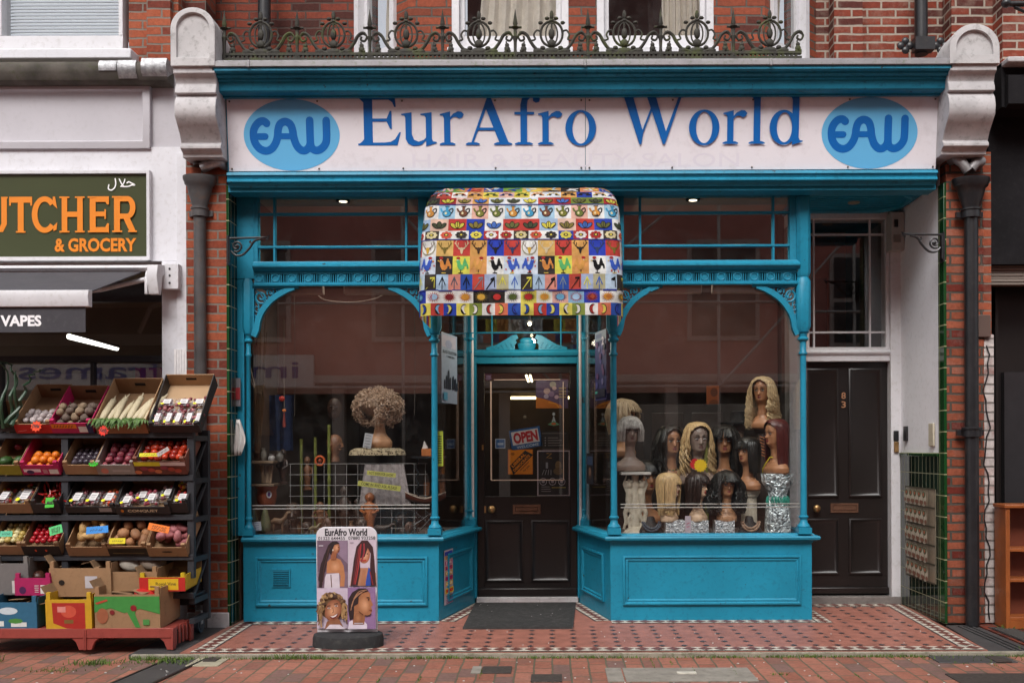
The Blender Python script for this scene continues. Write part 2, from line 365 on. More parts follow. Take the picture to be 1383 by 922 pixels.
# ------------------------------------------------------------------ ground
def ground():
 g = MB(); g.box(-30, 30, -20, 12, -.30, -.032, PAVE); tag(g.build('pavement'), kind='structure')
 # tiled forecourt: red field, dark diamonds, brown-and-white borders
 redt = paint('red_quarry_tile', (.34, .135, .098), .45, .22, 9, '#6a5048', .4, .2, dscale=14)
 dk = paint('slate_blue_tile', (.045, .05, .058), .45, .2, 20, '#8a8a8a', .15)
 wt = paint('cream_border_tile', (.62, .57, .48), .45, .12, 20, '#6a5a4a', .4)
 br = paint('chocolate_border_tile', (.16, .055, .045), .45, .2, 20, '#6a5a4a', .2)
 b = MB()
 b.prism_z([(-2.31, -1.105), (2.70, -1.105), (2.83, .98), (-2.31, .98)], -.12, 0, redt)
 W_ = .10
 def strip(a, c, side):
  a, c = Vector(a), Vector(c); d = (c - a); ln = d.length; d.normalize(); n = Vector((-d.y, d.x)) * side
  def q(s, t, z): p = a + d * s + n * t; return (p.x, p.y, z)
  b.face([q(0, 0, .002), q(ln, 0, .002), q(ln, W_ + .016, .002), q(0, W_ + .016, .002)], dk)
  b.face([q(0, .008, .004), q(ln, .008, .004), q(ln, W_ + .008, .004), q(0, W_ + .008, .004)], wt)
  k = max(1, round(ln / .098)); st = ln / k
  for i in range(k):
   s = (i + .5) * st; b.face([q(s - st * .5, W_ / 2 + .008, .006), q(s, .010, .006), q(s + st * .5, W_ / 2 + .008, .006), q(s, W_ + .006, .006)], br)
 strip((-2.25, -1.10), (2.685, -1.10), 1)
 strip((-2.25, -.98), (-2.27, -.01), -1); strip((2.68, -.98), (2.785, .74), 1)
 strip((-2.24, 0), (-.82, 0), -1); strip((-.82, -.0), (-.625, .88), -1)
 strip((.22, .88), (.425, 0), -1); strip((.43, 0), (1.90, 0), -1); strip((1.905, -.115), (1.905, .74), -1); strip((1.92, .72), (2.67, .72), -1)
 for iy in range(14):
  for ix in range(38):
   x = -2.1 + ix * .14; y = -.93 + iy * .135
   if y > -.17 and not (-.58 < x < .2 and y < .80) and not (2.06 < x < 2.62 and y < .68): continue
   if not (-2.1 < x < 2.56): continue
   if y > -.17 and x < .3 and (y + .17) * .22 > min(x + .68, .3 - x): continue
   h = .024; b.face([(x - h, y, .003), (x, y - h, .003), (x + h, y, .003), (x, y + h, .003)], dk)
 b.build('forecourt_floor')
 o = bpy.data.objects['forecourt_floor']; tag(o, kind='structure')
 k = MB(); k.box(-2.6, 3.1, -1.135, -1.106, -.12, -.004, paint('pale_kerb_stone', (.30, .27, .21), .9, .2, 9, '#3c4a14', .8, .5)); tag(k.build('kerb', bevel=.004), kind='structure')
 # slate thresholds either side of the forecourt
 sl = paint('dark_slate_band', (.055, .052, .052), .6, .2, 6, '#5a5248', .35, .3)
 k = MB(); k.prism_z([(2.705, -1.12), (3.0, -1.12), (3.0, -.19), (2.80, -.19)], -.12, -.006, sl)
 for i in range(3): k.box(2.86 + i * .04, 2.875 + i * .04, -1.1, -.25, -.006, .002, sl)
 tag(k.build('stone_path'), kind='structure')
 k = MB(); k.prism_z([(-2.62, -1.12), (-2.315, -1.12), (-2.315, -.05), (-2.62, -.05)], -.12, -.006, sl); tag(k.build('stone_path'), kind='structure')
 k = MB(); k.box(3.02, 7, -1.6, 3, -.12, -.004, brick('neighbour_red_floor_tile', '#5a2a20', '#7a3a2a', '#6a625a', bw=.15, bh=.15, floor=True, dark='#2a2a2c')); tag(k.build('side_floor'), kind='structure')
 k = MB(); k.box(-8, -2.63, -.42, 3, -.12, -.004, sl); tag(k.build('stall_floor'), kind='structure')
 # sloping channel drain across the pavement on the left
 ch = MB()
 for a, c, w in (((X(270, -.95), -.98), (X(150, -1.98), -1.98), .11),):
  a, c = Vector(a), Vector(c); d = (c - a).normalized(); n = Vector((-d.y, d.x))
  ln = (c - a).length
  for lo, hi, z, m in ((-w, w, -.030, sl), (w, w + .02, -.024, IRON), (-w - .015, -w, -.026, IRON)):
   p = [a + n * lo, c + n * lo, c + n * hi, a + n * hi]; ch.prism_z([(q.x, q.y) for q in p], -.06, z, m)
 tag(ch.build('channel_drain'), 'dark slate channel drain running slantwise over the pavers below the stall', 'drain')
 # right-hand channel grating
 gr = MB(); gr.prism_z([(3.03, -1.5), (3.22, -1.9), (3.37, -1.9), (3.2, -.3), (3.05, -.3)], -.05, .0, IRON)
 for i in range(26): gr.box(3.06, 3.2, -.36 - i * .04, -.345 - i * .04, 0, .005, paint('rib_iron', (.07, .065, .06), .6) if i == 0 else bpy.data.materials['rib_iron'])
 tag(gr.build('drain_grating'), 'dark iron ribbed grating beside the brown bookshelf', 'drain')
 # inspection covers let into the pavers (pixel rows on the pavement)
 def gy(py): return 1.292 * FPX / (py - VPY) - CAMD
 conc = paint('grey_concrete', (.26, .235, .20), .9, .2, 12, '#5a5244', .5, .5); dkm = paint('rusty_cover_iron', (.05, .038, .032), .7, .4, 40, '#2a2420', .5, .8)
 def cover(name, lab, x0, x1, y0, y1, m, frame_m=None, inner=None):
  Y0, Y1 = gy(y1), gy(y0); ym = (Y0 + Y1) / 2; t = thing(name, lab, 'cover', ((X(x0, ym) + X(x1, ym)) / 2, ym, -.032))
  b = MB(); b.box(X(x0, ym), X(x1, ym), Y0, Y1, -.06, -.025, m); b.build('plate', parent=t, bevel=.003)
  if frame_m: b = MB(); b.box(X(frame_m[0], ym), X(frame_m[1], ym), Y0, Y1, -.06, -.0245, conc); b.build('concrete_surround', parent=t, bevel=.003)
  if inner: b = MB(); b.box(X(inner[0], ym), X(inner[1], ym), gy(inner[3]), gy(inner[2]), -.05, -.019, inner[4]); b.build('insert', parent=t, bevel=.002)
  return t
 cover('inspection_cover', 'long speckled grey slab cover with a pale strip let into it', 842, 1016, 903, 921, conc, (818, 840), (914, 940, 909.5, 912, wt))
 cover('inspection_cover', 'small black iron lid beside a square of concrete in front of the door', 650, 690, 900, 909, dkm, (636, 649))
 cover('inspection_cover', 'small black iron lid sunk bare in the pavers, nearer the kerb edge', 716, 758, 911, 921, dkm)
 cover('stopcock_cover', 'pale concrete square with a tiny black iron lid by the tile corner', 262, 305, 883, 898, paint('pale_concrete', (.36, .32, .23), .9, .15, 12, '#6a6248', .4, .4), None, (277, 294, 885, 893, dkm))
 cover('inspection_cover', 'dark slate patch with a round lid at the right tile corner', 1256, 1360, 884, 897, sl, None, (1330, 1352, 890, 897, dkm))
 cover('drain_cover', 'dark ribbed iron cover at the bottom right of the pavement', 1290, 1400, 912, 930, dkm)
 # moss and grass in the joints: nobody could count it
 gm = paint('joint_grass', (.09, .15, .02), .8, .4, 30, None, 0, 0); g = MB(); R = random.Random(3)
 def blade(x, y, h, w, z=-.03):
  a = R.uniform(0, 2 * PI); l = h * R.uniform(.2, .9); dx, dy = math.cos(a), math.sin(a)
  g.face([(x - dy * w, y + dx * w, z), (x + dy * w, y - dx * w, z), (x + dx * l * .5 + dy * w * .5, y + dy * l * .5, z + h * .7), (x + dx * l, y + dy * l, z + h)], gm)
 for i in range(2600):
  x = R.uniform(-2.6, 3.0); d = mnoise.noise(Vector((x * 2.2, 3, 0)))
  if d < -.12 and R.random() < .7: continue
  if x < -1.4: hh = .022
  else: hh = .016
  blade(x, -1.14 - abs(R.gauss(0, .016)), hh * R.uniform(.4, 1.2) * (1 + max(0, d)), .003)
 for cx_, cy_, n, s, h in ((-2.75, -1.28, 130, .07, .032), (-2.35, -1.22, 150, .12, .026), (-3.42, -1.2, 50, .03, .05), (-2.9, -1.45, 60, .08, .02), (3.12, -1.0, 90, .09, .05), (3.0, -1.25, 50, .08, .03), (3.17, -.35, 60, .03, .06), (2.4, -1.2, 60, .2, .02), (1.3, -1.62, 20, .03, .015), (-3.9, -1.25, 30, .1, .03)):
  for i in range(n): blade(cx_ + R.gauss(0, s), cy_ + R.gauss(0, s * .35), h * R.uniform(.4, 1.2), .0035)
 # tufts following paver joints
 for i in range(120):
  x = -5 + R.randrange(90) * .112; y = R.uniform(-2.1, -1.2)
  if mnoise.noise(Vector((x * 1.3, y * 2, 5))) < .03: continue
  for k in range(9): blade(x + R.gauss(0, .003), y + R.uniform(-.06, .06), .010, .003)
 g.keep = True; tag(g.build('grass', smooth=0), kind='stuff')
 # litter flecks
 lt = MB(); wm = paint('gum_fleck', (.55, .53, .5), .8)
 for i in range(90):
  x, y = R.uniform(-3.2, 3), R.uniform(-2.1, -1.2); s = R.uniform(.003, .008); lt.lathe([(s, -.033), (s * .9, -.029)], (x, y, 0), 7, wm)
 for i in range(26):
  x, y = R.uniform(-.9, 2.6), R.uniform(-.95, -.15); s = R.uniform(.002, .005); lt.lathe([(s, 0), (s * .9, .005)], (x, y, 0), 7, wm)
 for i in range(12):
  x, y = R.uniform(-.6, .1), R.uniform(-.02, .75); s = R.uniform(.003, .007); lt.lathe([(s, .01), (s * .9, .017)], (x, y, 0), 7, wm)
 tag(lt.build('litter'), kind='stuff')
ground()

# ------------------------------------------------------------------ opposite side of the street (behind the camera, seen in the reflections)
def opposite():
 t = thing('opposite_building', 'maroon terrace across the street, seen only as a reflection in the shop glass', 'building', (0, -13.6, 0))
 red = paint('maroon_facade', (.52, .19, .155), .8, .25, .7, '#4a2a26', .5, .1); pale = paint('pale_facade_trim', (.6, .52, .46), .7, .1, 3)
 b = MB(); b.box(-14, 14, -14.6, -13.6, 2.75, 11.6, red); b.build('upper_wall', parent=t)
 b = MB(); b.box(-14, 14, -14.4, -13.9, -.03, 2.75, paint('dark_shop_mouths', (.05, .05, .055), .6, .5, .6)); b.build('shop_wall', parent=t)
 b = MB(); b.box(-14, 14, -13.6, -13.3, 2.62, 2.78, pale); b.build('cornice', parent=t, bevel=.01)
 for x in (-11, -7.4, -4.6, -1.2, 2.4, 5.2, 8.6, 11.6):
  b = MB(); b.box(x, x + .25, -13.85, -13.6, -.03, 2.6, pale); b.build('pilaster', parent=t)
 for i, x in enumerate((-9.6, -6.2, -3, .4, 3.6, 7, 10)):
  b = MB(); b.box(x - .75, x + .75, -13.6, -13.52, 3.5, 5.6, paint('sash_white', (.5, .42, .38), .6) if i == 0 else bpy.data.materials['sash_white'])
  b.box(x - .66, x + .66, -13.53, -13.5, 3.6, 4.5, IRON); b.box(x - .66, x + .66, -13.53, -13.5, 4.6, 5.5, IRON); b.build('window', parent=t)
 s = thing('opposite_sign', 'white signboard with blue lettering across the street, mirrored in the butcher window', 'sign', (-8, -13.4, 2))
 b = MB(); b.box(-12.2, -4.9, -13.3, -13.2, 2.5, 3.2, col('#e8e4e0')); b.build('board', parent=s)
 f = frame((-10.4, -13.345, 1.85), (-1, 0, 0), (0, 0, 1)); ff = lambda a, c, k=0: Vector((-5.2 - a, -13.19, 2.6 + c))
 b = MB(); b.text('image frames', (0, 0, 5.8, .48), ff, col('#1a3c9a'), .01); b.build('lettering', parent=s)
 sc = thing('scaffold', 'galvanised scaffold poles across the street, seen in the shop glass', 'scaffold', (3, -12.9, 0))
 m = paint('galvanised_tube', (.5, .47, .44), .4, .2, 5, metal=.6)
 for x in (-8, -3, 0.2, 3.4, 6.6, 10): b = MB(); b.tube([(x, -12.9, -.03), (x, -12.9, 8)], .035, 6, m); b.build('standard', parent=sc)
 for z in (2.5, 4.2, 6): b = MB(); b.tube([(-9, -12.85, z), (11, -12.85, z)], .03, 6, m); b.build('ledger', parent=sc)
 for x0, z0, x1, z1 in ((.2, 4.2, 3.4, 6.9), (3.4, 2.5, 6.6, 6), (-3, 6, .2, 2.5)): b = MB(); b.tube([(x0, -12.8, z0), (x1, -12.8, z1)], .03, 6, m); b.build('brace', parent=sc)
opposite()

# ------------------------------------------------------------------ corbels, piers
def console(px0, px1, name, lab, extra=None):
 """scrolled console bracket with a round-headed cap; px0..px1 measured on its front cap face"""
 Yt = -.52; xl, xr = X(px0, Yt), X(px1, Yt); xc = (xl + xr) / 2; w = (xr - xl) / 2
 t = thing(name, lab, 'corbel', (xc, -.2, Z(212, -.3)))
 z = lambda py, Y=-.5: Z(py, Y)
 mb = MB(); # moulded shaft, profile in YZ
 prof = [(-.50, 88), (-.50, 97), (-.47, 103), (-.455, 112), (-.47, 118), (-.475, 124), (-.44, 127), (-.47, 133), (-.485, 143), (-.475, 156), (-.43, 168), (-.385, 180), (-.355, 192), (-.375, 195), (-.375, 199), (-.345, 203), (-.33, 206), (-.33, 211)]
 pts = [(y, z(p, y)) for y, p in prof] + [(.1, z(211, -.33)), (.1, z(88, -.5))]
 mb.prism_x(pts, xl + .01, xr - .01, STONE); mb.build('bracket', parent=t, bevel=.004)
 # cap: round headed block with a recessed panel and a pitched back
 zb, zt = z(89), z(10 if px0 < 700 else 36); r = w; ht = zt - r * .95
 arch = [(xl, zb), (xr, zb)] + [(xc + w * math.cos(a), ht + r * .95 * math.sin(a)) for a in [PI * i / 16 for i in range(17)]]
 inn = [(xc + w * .74 * math.cos(a), ht + r * .72 * math.sin(a)) for a in [PI * i / 16 for i in range(17)]]
 inner = [(xc - w * .74, zb + .06), (xc + w * .74, zb + .06)] + inn
 out2 = [(xl, zb), (xr, zb)] + arch[2:]
 mb = MB(); n = len(inner); Yf, Yi = -.52, -.497
 vo = [(x, Yf, zz) for x, zz in out2]; vi = [(x, Yf, zz) for x, zz in inner]; vr = [(x, Yi, zz) for x, zz in inner]; vb = [(x, -.30, zz) for x, zz in out2]; vbb = [(x, .12, zz - (.12 if zz > zb + .01 else 0)) for x, zz in out2]
 mb.m = STONE2; ids = [[mb.vt(p) for p in r_] for r_ in (vr, vi, vo, vb, vbb)]; mi = mb.mi(None)
 for a, b in zip(ids, ids[1:]):
  for i in range(n): j = (i + 1) % n; mb.f.append([a[i], a[j], b[j], b[i]]); mb.fm.append(mi)
 mb.f.append(ids[0]); mb.fm.append(mi); mb.f.append(ids[-1][::-1]); mb.fm.append(mi)
 mb.build('cap', parent=t, bevel=.003)
 return t
console(232, 292, 'corbel', 'whiter round-topped corbel beside the butcher fascia')
console(1285, 1352, 'corbel', 'grey round-topped corbel with a pebbled panel, beside the black hoarding')

def piers():
 # left pier: brick face with green tiled return
 t = thing('brick_pier', 'narrow red brick pier with dark green tiled return beside the vegetable stall', 'pier', (-2.38, -.1, 0))
 b = MB(); b.box(-2.60, -2.31, -.18, .06, 0.0, 3.36, BRICK); b.build('brickwork', parent=t, bevel=.004)
 b = MB(); b.box(-2.31, -2.290, -.165, .02, 0, 3.14, GTILE); b.build('tiling', parent=t)
 b = MB(); b.box(-2.313, -2.294, -.181, -.165, 0, 3.14, GTILE2); b.build('edge_tiling', parent=t, bevel=.003)
 b = MB(); b.box(-2.60, -2.30, -.19, .0, -.03, .10, STONE); b.build('plinth', parent=t, bevel=.006)
 # right pier
 t = thing('brick_pier', 'rough red brick pier with flaking white painted edge beside the side door', 'pier', (2.95, -.1, 0))
 b = MB(); b.box(2.815, 3.085, -.18, .2, 0.0, 3.36, brick('rough_pier_brick', '#84452f', '#9c5740', '#5a524a', ms=.009, dark='#6a2a20', blotch='#8d8078', blotch_amt=.45, bmp=1.2)); b.build('brickwork', parent=t, bevel=.006)
 b = MB(); b.box(3.085, 3.16, -.17, .3, -.0, 2.06, BRICKW); b.build('painted_edge', parent=t, bevel=.008)
 b = MB(); b.box(3.085, 3.14, -.17, .3, 2.06, 3.36, BRICK); b.build('upper_edge', parent=t)
 b = MB(); b.box(2.797, 2.817, -.181, -.075, 0, 3.14, GTILE2); b.build('edge_tiling', parent=t, bevel=.003)
 b = MB(); b.box(2.797, 2.835, -.070, .82, 0, 1.19, GTILE); b.build('tiling', parent=t)
 b = MB(); b.box(2.788, 2.835, -.068, .82, 1.19, 1.215, GTILE2)
 b.box(2.780, 2.835, .745, .79, 0, 1.215, paint('grey_green_edge', (.09, .10, .10), .3)); b.build('tile_capping', parent=t, bevel=.004)
 b = MB(); b.box(2.805, 2.84, -.072, .82, 1.217, 3.3, paint('white_plaster', (.80, .80, .84), .7, .04, 3, '#8d8880', .25, .1)); b.build('plaster_reveal', parent=t)
 # patterned cream tile panel
 b = MB(); cr = col('#9a8e7c', .25); f = frame((2.7955, .59, .26), (0, -1, 0), (0, 0, 1)); b.box(2.7935, 2.80, -.02, .59, .26, .95, cr)
 g_ = lambda a, c, k=0: Vector((2.7932 - k, .59 - a, .26 + c)); A = Art(b, g_, .0004)
 for i in range(6): A.line([(i * .122, 0), (i * .122, .69)], .009, '#5c5648')
 for j in range(6): A.line([(0, j * .138), (.61, j * .138)], .011, '#4c4638')
 for i in range(5):
  for j in range(5):
   cx_, cy_ = .061 + i * .122, .069 + j * .138
   A.ell(cx_, cy_ + .0, .052, .058, '#b5ad9c', 10); A.ell(cx_, cy_ + .03, .036, .026, '#5d6248', 8); A.line([(cx_, cy_ - .05), (cx_ - .01, cy_), (cx_, cy_ + .04)], .008, '#5c6048')
   A.ell(cx_ - .03, cy_ - .03, .022, .018, '#7a5444', 6); A.ell(cx_ + .03, cy_ - .03, .022, .018, '#7a5444', 6); A.ell(cx_, cy_ + .03, .018, .014, '#a0604a', 6)
 b.keep = True; b.build('patterned_tile_panel', parent=t)
piers()

# ------------------------------------------------------------------ rainwater pipes
def pipe(px, pw, Y, ytop, ybot, name, lab, m, hopper=True, collars=(), hop=None):
 x = X(px, Y); r = pw / 2 * (CAMD + Y) / FPX; t = thing(name, lab, 'drainpipe', (x, Y, 0))
 b = MB(); b.lathe([(r, Z(ybot, Y)), (r, Z(ytop, Y))], (x, Y, 0), 16, m); b.build('pipe', parent=t)
 for c in collars:
  z = Z(c, Y); b = MB(); b.lathe([(r * 1.05, z - .03), (r * 1.35, z - .028), (r * 1.35, z + .02), (r * 1.5, z + .024), (r * 1.5, z + .036), (r * 1.05, z + .04)], (x, Y, 0), 16, m)
  b.box(x - r * 2, x + r * 2, Y + .02, Y + .05, z - .02, z + .02, m); b.build('collar', parent=t)
 if hopper:
  z0 = Z(ytop, Y); h = hop or .25; k = MB()
  k.lathe([(r * 1.0, z0 - .02), (r * 1.25, z0), (r * 1.15, z0 + .02), (r * 1.3, z0 + .05), (r * 1.9, z0 + h * .55), (r * 2.1, z0 + h * .72), (r * 2.5, z0 + h * .78), (r * 2.55, z0 + h * .84), (r * 2.75, z0 + h * .9), (r * 2.8, z0 + h), (r * 2.5, z0 + h), (r * 2.4, z0 + h * .8), (r * 1.0, z0 + h * .5)], (x, Y, 0), 20, m, sy=.8)
  k.build('hopper', parent=t)
 return t, x, r
t, x, r = pipe(271, 16, -.22, 285, 508, 'drainpipe', 'grey rust-stained rainwater pipe with hopper, on the brick pier behind the stall', PIPEG, True, (286,), .25)
b = MB(); b.tube([(x - .01, -.22, Z(234)), (x - .015, -.21, Z(222)), (x - .06, -.2, Z(214)), (x - .05, -.19, Z(204))], .034, 10, PIPEG); b.build('inlet_pipe', parent=t)
b = MB(); b.tube([(x + .02, -.24, Z(238)), (x + .09, -.24, Z(232)), (x + .14, -.22, Z(229)), (x + .17, -.16, Z(232))], .038, 10, paint('foil_wrapped_lead', (.42, .42, .43), .35, .3, 25, '#2a2624', .6, 1, metal=.7)); b.build('lead_inlet', parent=t)
b = MB(); b.lathe([(r, 0.0), (r, Z(505, -.22))], (x, -.22, 0), 14, PIPEG); b.build('lower_pipe', parent=t)
t, x, r = pipe(1312.5, 18, -.26, 290, 846, 'drainpipe', 'black rainwater pipe with hopper full height on the rough brick pier', IRON, True, (291, 586), .24)
b = MB(); b.tube([(x - .02, -.26, Z(246)), (x - .06, -.26, Z(236)), (x - .10, -.24, Z(229)), (x - .11, -.14, Z(228))], .035, 10, LEADPIPE); b.build('lead_inlet', parent=t)
b = MB(); b.tube([(x + .0, -.26, Z(244)), (x + .035, -.26, Z(236)), (x + .075, -.25, Z(233)), (x + .09, -.14, Z(236))], .035, 10, LEADPIPE); b.build('lead_inlet', parent=t)
b = MB(); b.lathe([(.035, Z(226)), (.03, Z(218)), (.018, Z(215))], (x - .005, -.2, 0), 10, paint('yellowed_plastic_cap', (.5, .46, .33), .6)); b.box(x - .03, x + .02, -.22, -.17, Z(240), Z(226), IRON); b.build('vent_cap', parent=t)
t, x, r = pipe(359, 17, .38, -60, 80, 'drainpipe', 'black square pipe on the upper brickwork left of the bay window', IRON, False)
t, x, r = pipe(1246, 17, .42, -60, 76, 'drainpipe', 'black square pipe with flower-shaped lugs above the right end of the shop', IRON, False)
b = MB(); b.box(x - .075, x + .075, .33, .42, Z(73, .4), Z(56, .4), IRON)
for s in (-1, 1):
 cx_ = x + s * .135; cz = Z(65, .4)
 for a in range(4): b.sphere((cx_ + .035 * math.cos(a * PI / 2), .38, cz + .035 * math.sin(a * PI / 2)), (.03, .015, .03), 8, IRON, 6)
 b.box(min(x, cx_), max(x, cx_), .375, .39, cz - .01, cz + .01, IRON)
b.build('lug_collar', parent=t)

# ------------------------------------------------------------------ upper storey of the shop building with the bay
def sash(parent, a, c, z0, z1, curtain=None, rail_z=None):
 """sash window between plan points a and c (left to right as seen from the street)"""
 a, c = Vector((*a, 0)), Vector((*c, 0)); d = (c - a); w = d.length; d.normalize(); n = Vector((d.y, -d.x, 0))
 M = Matrix(((d.x, n.x, 0, a.x), (d.y, n.y, 0, a.y), (0, 0, 1, 0), (0, 0, 0, 1)))
 b = MB(M); fw = .055
 b.box(0, fw, -.10, .03, z0, z1, WHITEW); b.box(w - fw, w, -.10, .03, z0, z1, WHITEW); b.box(fw, w - fw, -.10, .03, z1 - .06, z1, WHITEW)
 b.box(fw, w - fw, -.10, -.02, z0, z0 + .03, WHITEW)
 iw = .038
 b.box(fw, fw + iw, -.08, -.03, z0 + .03, z1 - .06, WHITEW); b.box(w - fw - iw, w - fw, -.08, -.03, z0 + .03, z1 - .06, WHITEW); b.box(fw + iw, w - fw - iw, -.08, -.03, z0 + .03, z0 + .12, WHITEW)
 zm = (z0 + z1) / 2; b.box(fw + iw, w - fw - iw, -.08, -.02, zm - .025, zm + .025, WHITEW)
 f = b.build('window', parent=parent, bevel=.003)
 b = MB(M); b.box(-.03, w + .03, -.02, .07, z0 - .055, z0, WHITEP); b.build('sill', parent=f, bevel=.005)
 b = MB(M); b.box(fw + iw, w - fw - iw, -.062, -.056, z0 + .12, z1 - .06, GLASS2); b.build('pane', parent=f)
 b = MB(M); b.box(.02, w - .02, -1.2, -1.15, z0 - .1, z1, INTERD); b.box(.02, w - .02, -1.2, -.12, z0 - .1, z0 - .06, INTERD); b.build('room', parent=f)
 for u0, u1, drape in (curtain or ()):
  b = MB(M); k = 40; rows = []
  for zi in range(9):
   zz = z0 + .02 + (z1 - z0) * zi / 8; pin = math.exp(-((zz - z0) / .35) ** 2) * drape
   rows.append([(u0 + (u1 - u0) * i / k + pin * (1 - i / k), -.16 + .022 * math.sin(i * 1.1 + zi * .2) + .012 * math.sin(i * .43 + zi), zz) for i in range(k + 1)])
  b.loft(rows, CLOTH, caps=False, closed=False); b.keep = True; b.build('curtain', parent=f)
 return f
def upper():
 t = thing('brick_building', 'red brick upper storey with a bay of white sash windows above the blue shop', 'building', (.26, .3, 3.9))
 zb, ztop = 3.86, 6.9; zs = Z(66, .1); zw = 5.75
 lf, rf = (X(553, .1), .10), (X(1035, .1), .10); lb, rb = (X(480, .6), .60), (X(1104, .6), .60)
 def wall(a, c, z0, z1, m=BRICKU, th=.2, nm='wall'):
  a, c = Vector((*a, 0)), Vector((*c, 0)); d = (c - a); w = d.length; d.normalize(); n = Vector((d.y, -d.x, 0))
  b = MB(); q = [a, c, c - n * th, a - n * th]; b.prism_z([(p.x, p.y) for p in q], z0, z1, m); return b.build(nm, parent=t)
 XS = lambda p: (X(p, .1), .10)
 for a, c in ((lf, XS(612)), (XS(770), XS(808)), (XS(966), rf)): wall(a, c, zb, ztop)
 for a, c in ((XS(612), XS(770)), (XS(808), XS(966))):
  wall(a, c, zb, zs - .05); wall(a, c, zw, ztop)
  sash(t, (a[0], .13), (c[0], .13), zs, zw, ((.22, .80, -.05),) if a[0] < 0 else ((.50, .80, .0),) if 1 else ())
 # canted sides
 lerp = lambda p, q, k: (p[0] + (q[0] - p[0]) * k, p[1] + (q[1] - p[1]) * k)
 for a, c, cu in ((lb, lf, ((.2, .5, 0),)), (rf, rb, ((.1, .35, 0),))):
  s0, s1 = (.06, .80) if a == lb else (.1, .80)
  wall(a, lerp(a, c, s0), zb, ztop); wall(lerp(a, c, s1), c, zb, ztop); wall(lerp(a, c, s0), lerp(a, c, s1), zb, zs - .05); wall(lerp(a, c, s0), lerp(a, c, s1), zw, ztop)
  sash(t, lerp(a, c, s0), lerp(a, c, s1), zs, zw, cu)
 wall((-2.75, .6), lb, zb, ztop, brick('dark_upper_brick', '#6e3026', '#8a4430', '#5a4a44', dark='#4a2620', blotch='#3a302c', blotch_amt=.5))  # darker brick tones on the set-back left wall
 wall(rb, (3.12, .6), zb, ztop, BRICKL)
 b = MB(); b.box(2.2, 2.42, .44, .6, zb, ztop, BRICKL); b.build('buttress', parent=t)
 b = MB(); b.box(-2.45, 3.02, -.05, .8, 3.36, 3.86, INTERD); b.build('beam', parent=t)
upper()
# ------------------------------------------------------------------ the blue shopfront
def locM(a, c):
 a, c = Vector((*a, 0)), Vector((*c, 0)); d = (c - a).normalized(); n = Vector((d.y, -d.x, 0))
 return Matrix(((d.x, n.x, 0, a.x), (d.y, n.y, 0, a.y), (0, 0, 1, 0), (0, 0, 0, 1))), (c - a).length
def raised(mb, u0, u1, z0, z1, steps, m=None):
 rings = [[(u0 + i, y, z0 + i), (u1 - i, y, z0 + i), (u1 - i, y, z1 - i), (u0 + i, y, z1 - i)] for i, y in steps]
 mb.loft(rings, m, caps=True)
PANEL = [(0, 0), (0, .016), (.014, .022), (.022, .009), (.034, .015), (.044, .005)]
SF = thing('shopfront', 'bright blue Victorian timber shopfront with two display windows and a recessed door', 'shopfront', (-.18, 0, 0))
A0, A1, A2 = (-2.255, 0), (-.827, 0), (-.622, .90)
B2, B1, B0, B3 = (.214, .90), (.427, 0), (1.898, 0), (1.898, .80)
ZS, ZT = .627, 2.46
def riser(a, c, name='stall_riser', u_in=.09, grille=False):
 M, w = locM(a, c); b = MB(M); b.box(0, w, -.05, 0, 0, .575, TEAL); raised(b, u_in, w - u_in * .9, .115, .475, PANEL, TEAL)
 o = b.build(name, parent=SF, bevel=.0025); return o, M
rl, Ml = riser(A0, A1); riser(A1, A2, u_in=.17); riser(B2, B1, u_in=.17); riser(B1, B0); riser((1.898, .004), B3)
g = MB(Ml); u, zc = X(367) - A0[0], Z(791)
g.box(u, u + .135, .004, .014, zc, zc + .135, TEAL); g.box(u + .012, u + .123, .012, .017, zc + .012, zc + .123, paint('vent_dark', (.006, .03, .04), .6))
for i in range(8): g.box(u + .012, u + .123, .014, .024, zc + .018 + i * .0135, zc + .024 + i * .0135, TEAL)
g.build('air_vent', parent=rl)
SILL = [(-.05, .565), (.006, .565), (.008, .578), (.03, .582), (.048, .592), (.052, .606), (.046, .616), (.020, .620), (.016, .628), (.006, .634), (-.05, .634)]
for path in ([A0, A1, A2], [B2, B1, B0, B3]):
 b = MB(); b.mould(path, SILL, TEAL); b.build('sill', parent=SF)
for path in ():
 b = MB(); b.mould(path, [(-.02, .0), (.010, .0), (.010, .03), (.004, .042), (-.02, .042)], TEAL2); b.build('skirting', parent=SF)
def column(x, y, r=.024, zt=2.10, blk=True, z1=2.53):
 b = MB(); zb = .632
 b.box(x - r * 2.0, x + r * 2.0, y - r * 2.0, y + r * 2.0, zb, zb + .045, TEAL)
 pr = [(r * 1.9, .045), (r * 2, .055), (r * 1.7, .066), (r * 1.2, .078), (r * 1.05, .105), (r * 1.5, .118), (r * 1.5, .126), (r * 1.05, .134), (r, .17)]
 b.lathe([(a, zb + h) for a, h in pr] + [(r * .95, 1.2), (r * .92, zt - .17), (r * 1.3, zt - .16), (r * 1.3, zt - .15), (r * .95, zt - .14), (r * .95, zt - .07), (r * 1.7, zt - .055), (r * 1.7, zt - .045), (r * 1.2, zt - .035), (r * 1.35, zt - .01), (r * 1.9, zt)], (x, y, 0), 14, TEAL)
 if blk:
  w = r * 2.1; c = w * .45
  def ring(k, z): return [(x + a * k, y + q * k, z) for a, q in ((-w, -w + c), (-w + c, -w), (w - c, -w), (w, -w + c), (w, w - c), (w - c, w), (-w + c, w), (-w, w - c))]
  b.loft([ring(.7, zt), ring(1, zt + .04), ring(1, 2.47), ring(.7, 2.50)], TEAL); b.loft([ring(.75, 2.50), ring(1, 2.53), ring(1, 3.08)], TEAL) if x > 1 else None
 return b.build('column', parent=SF)
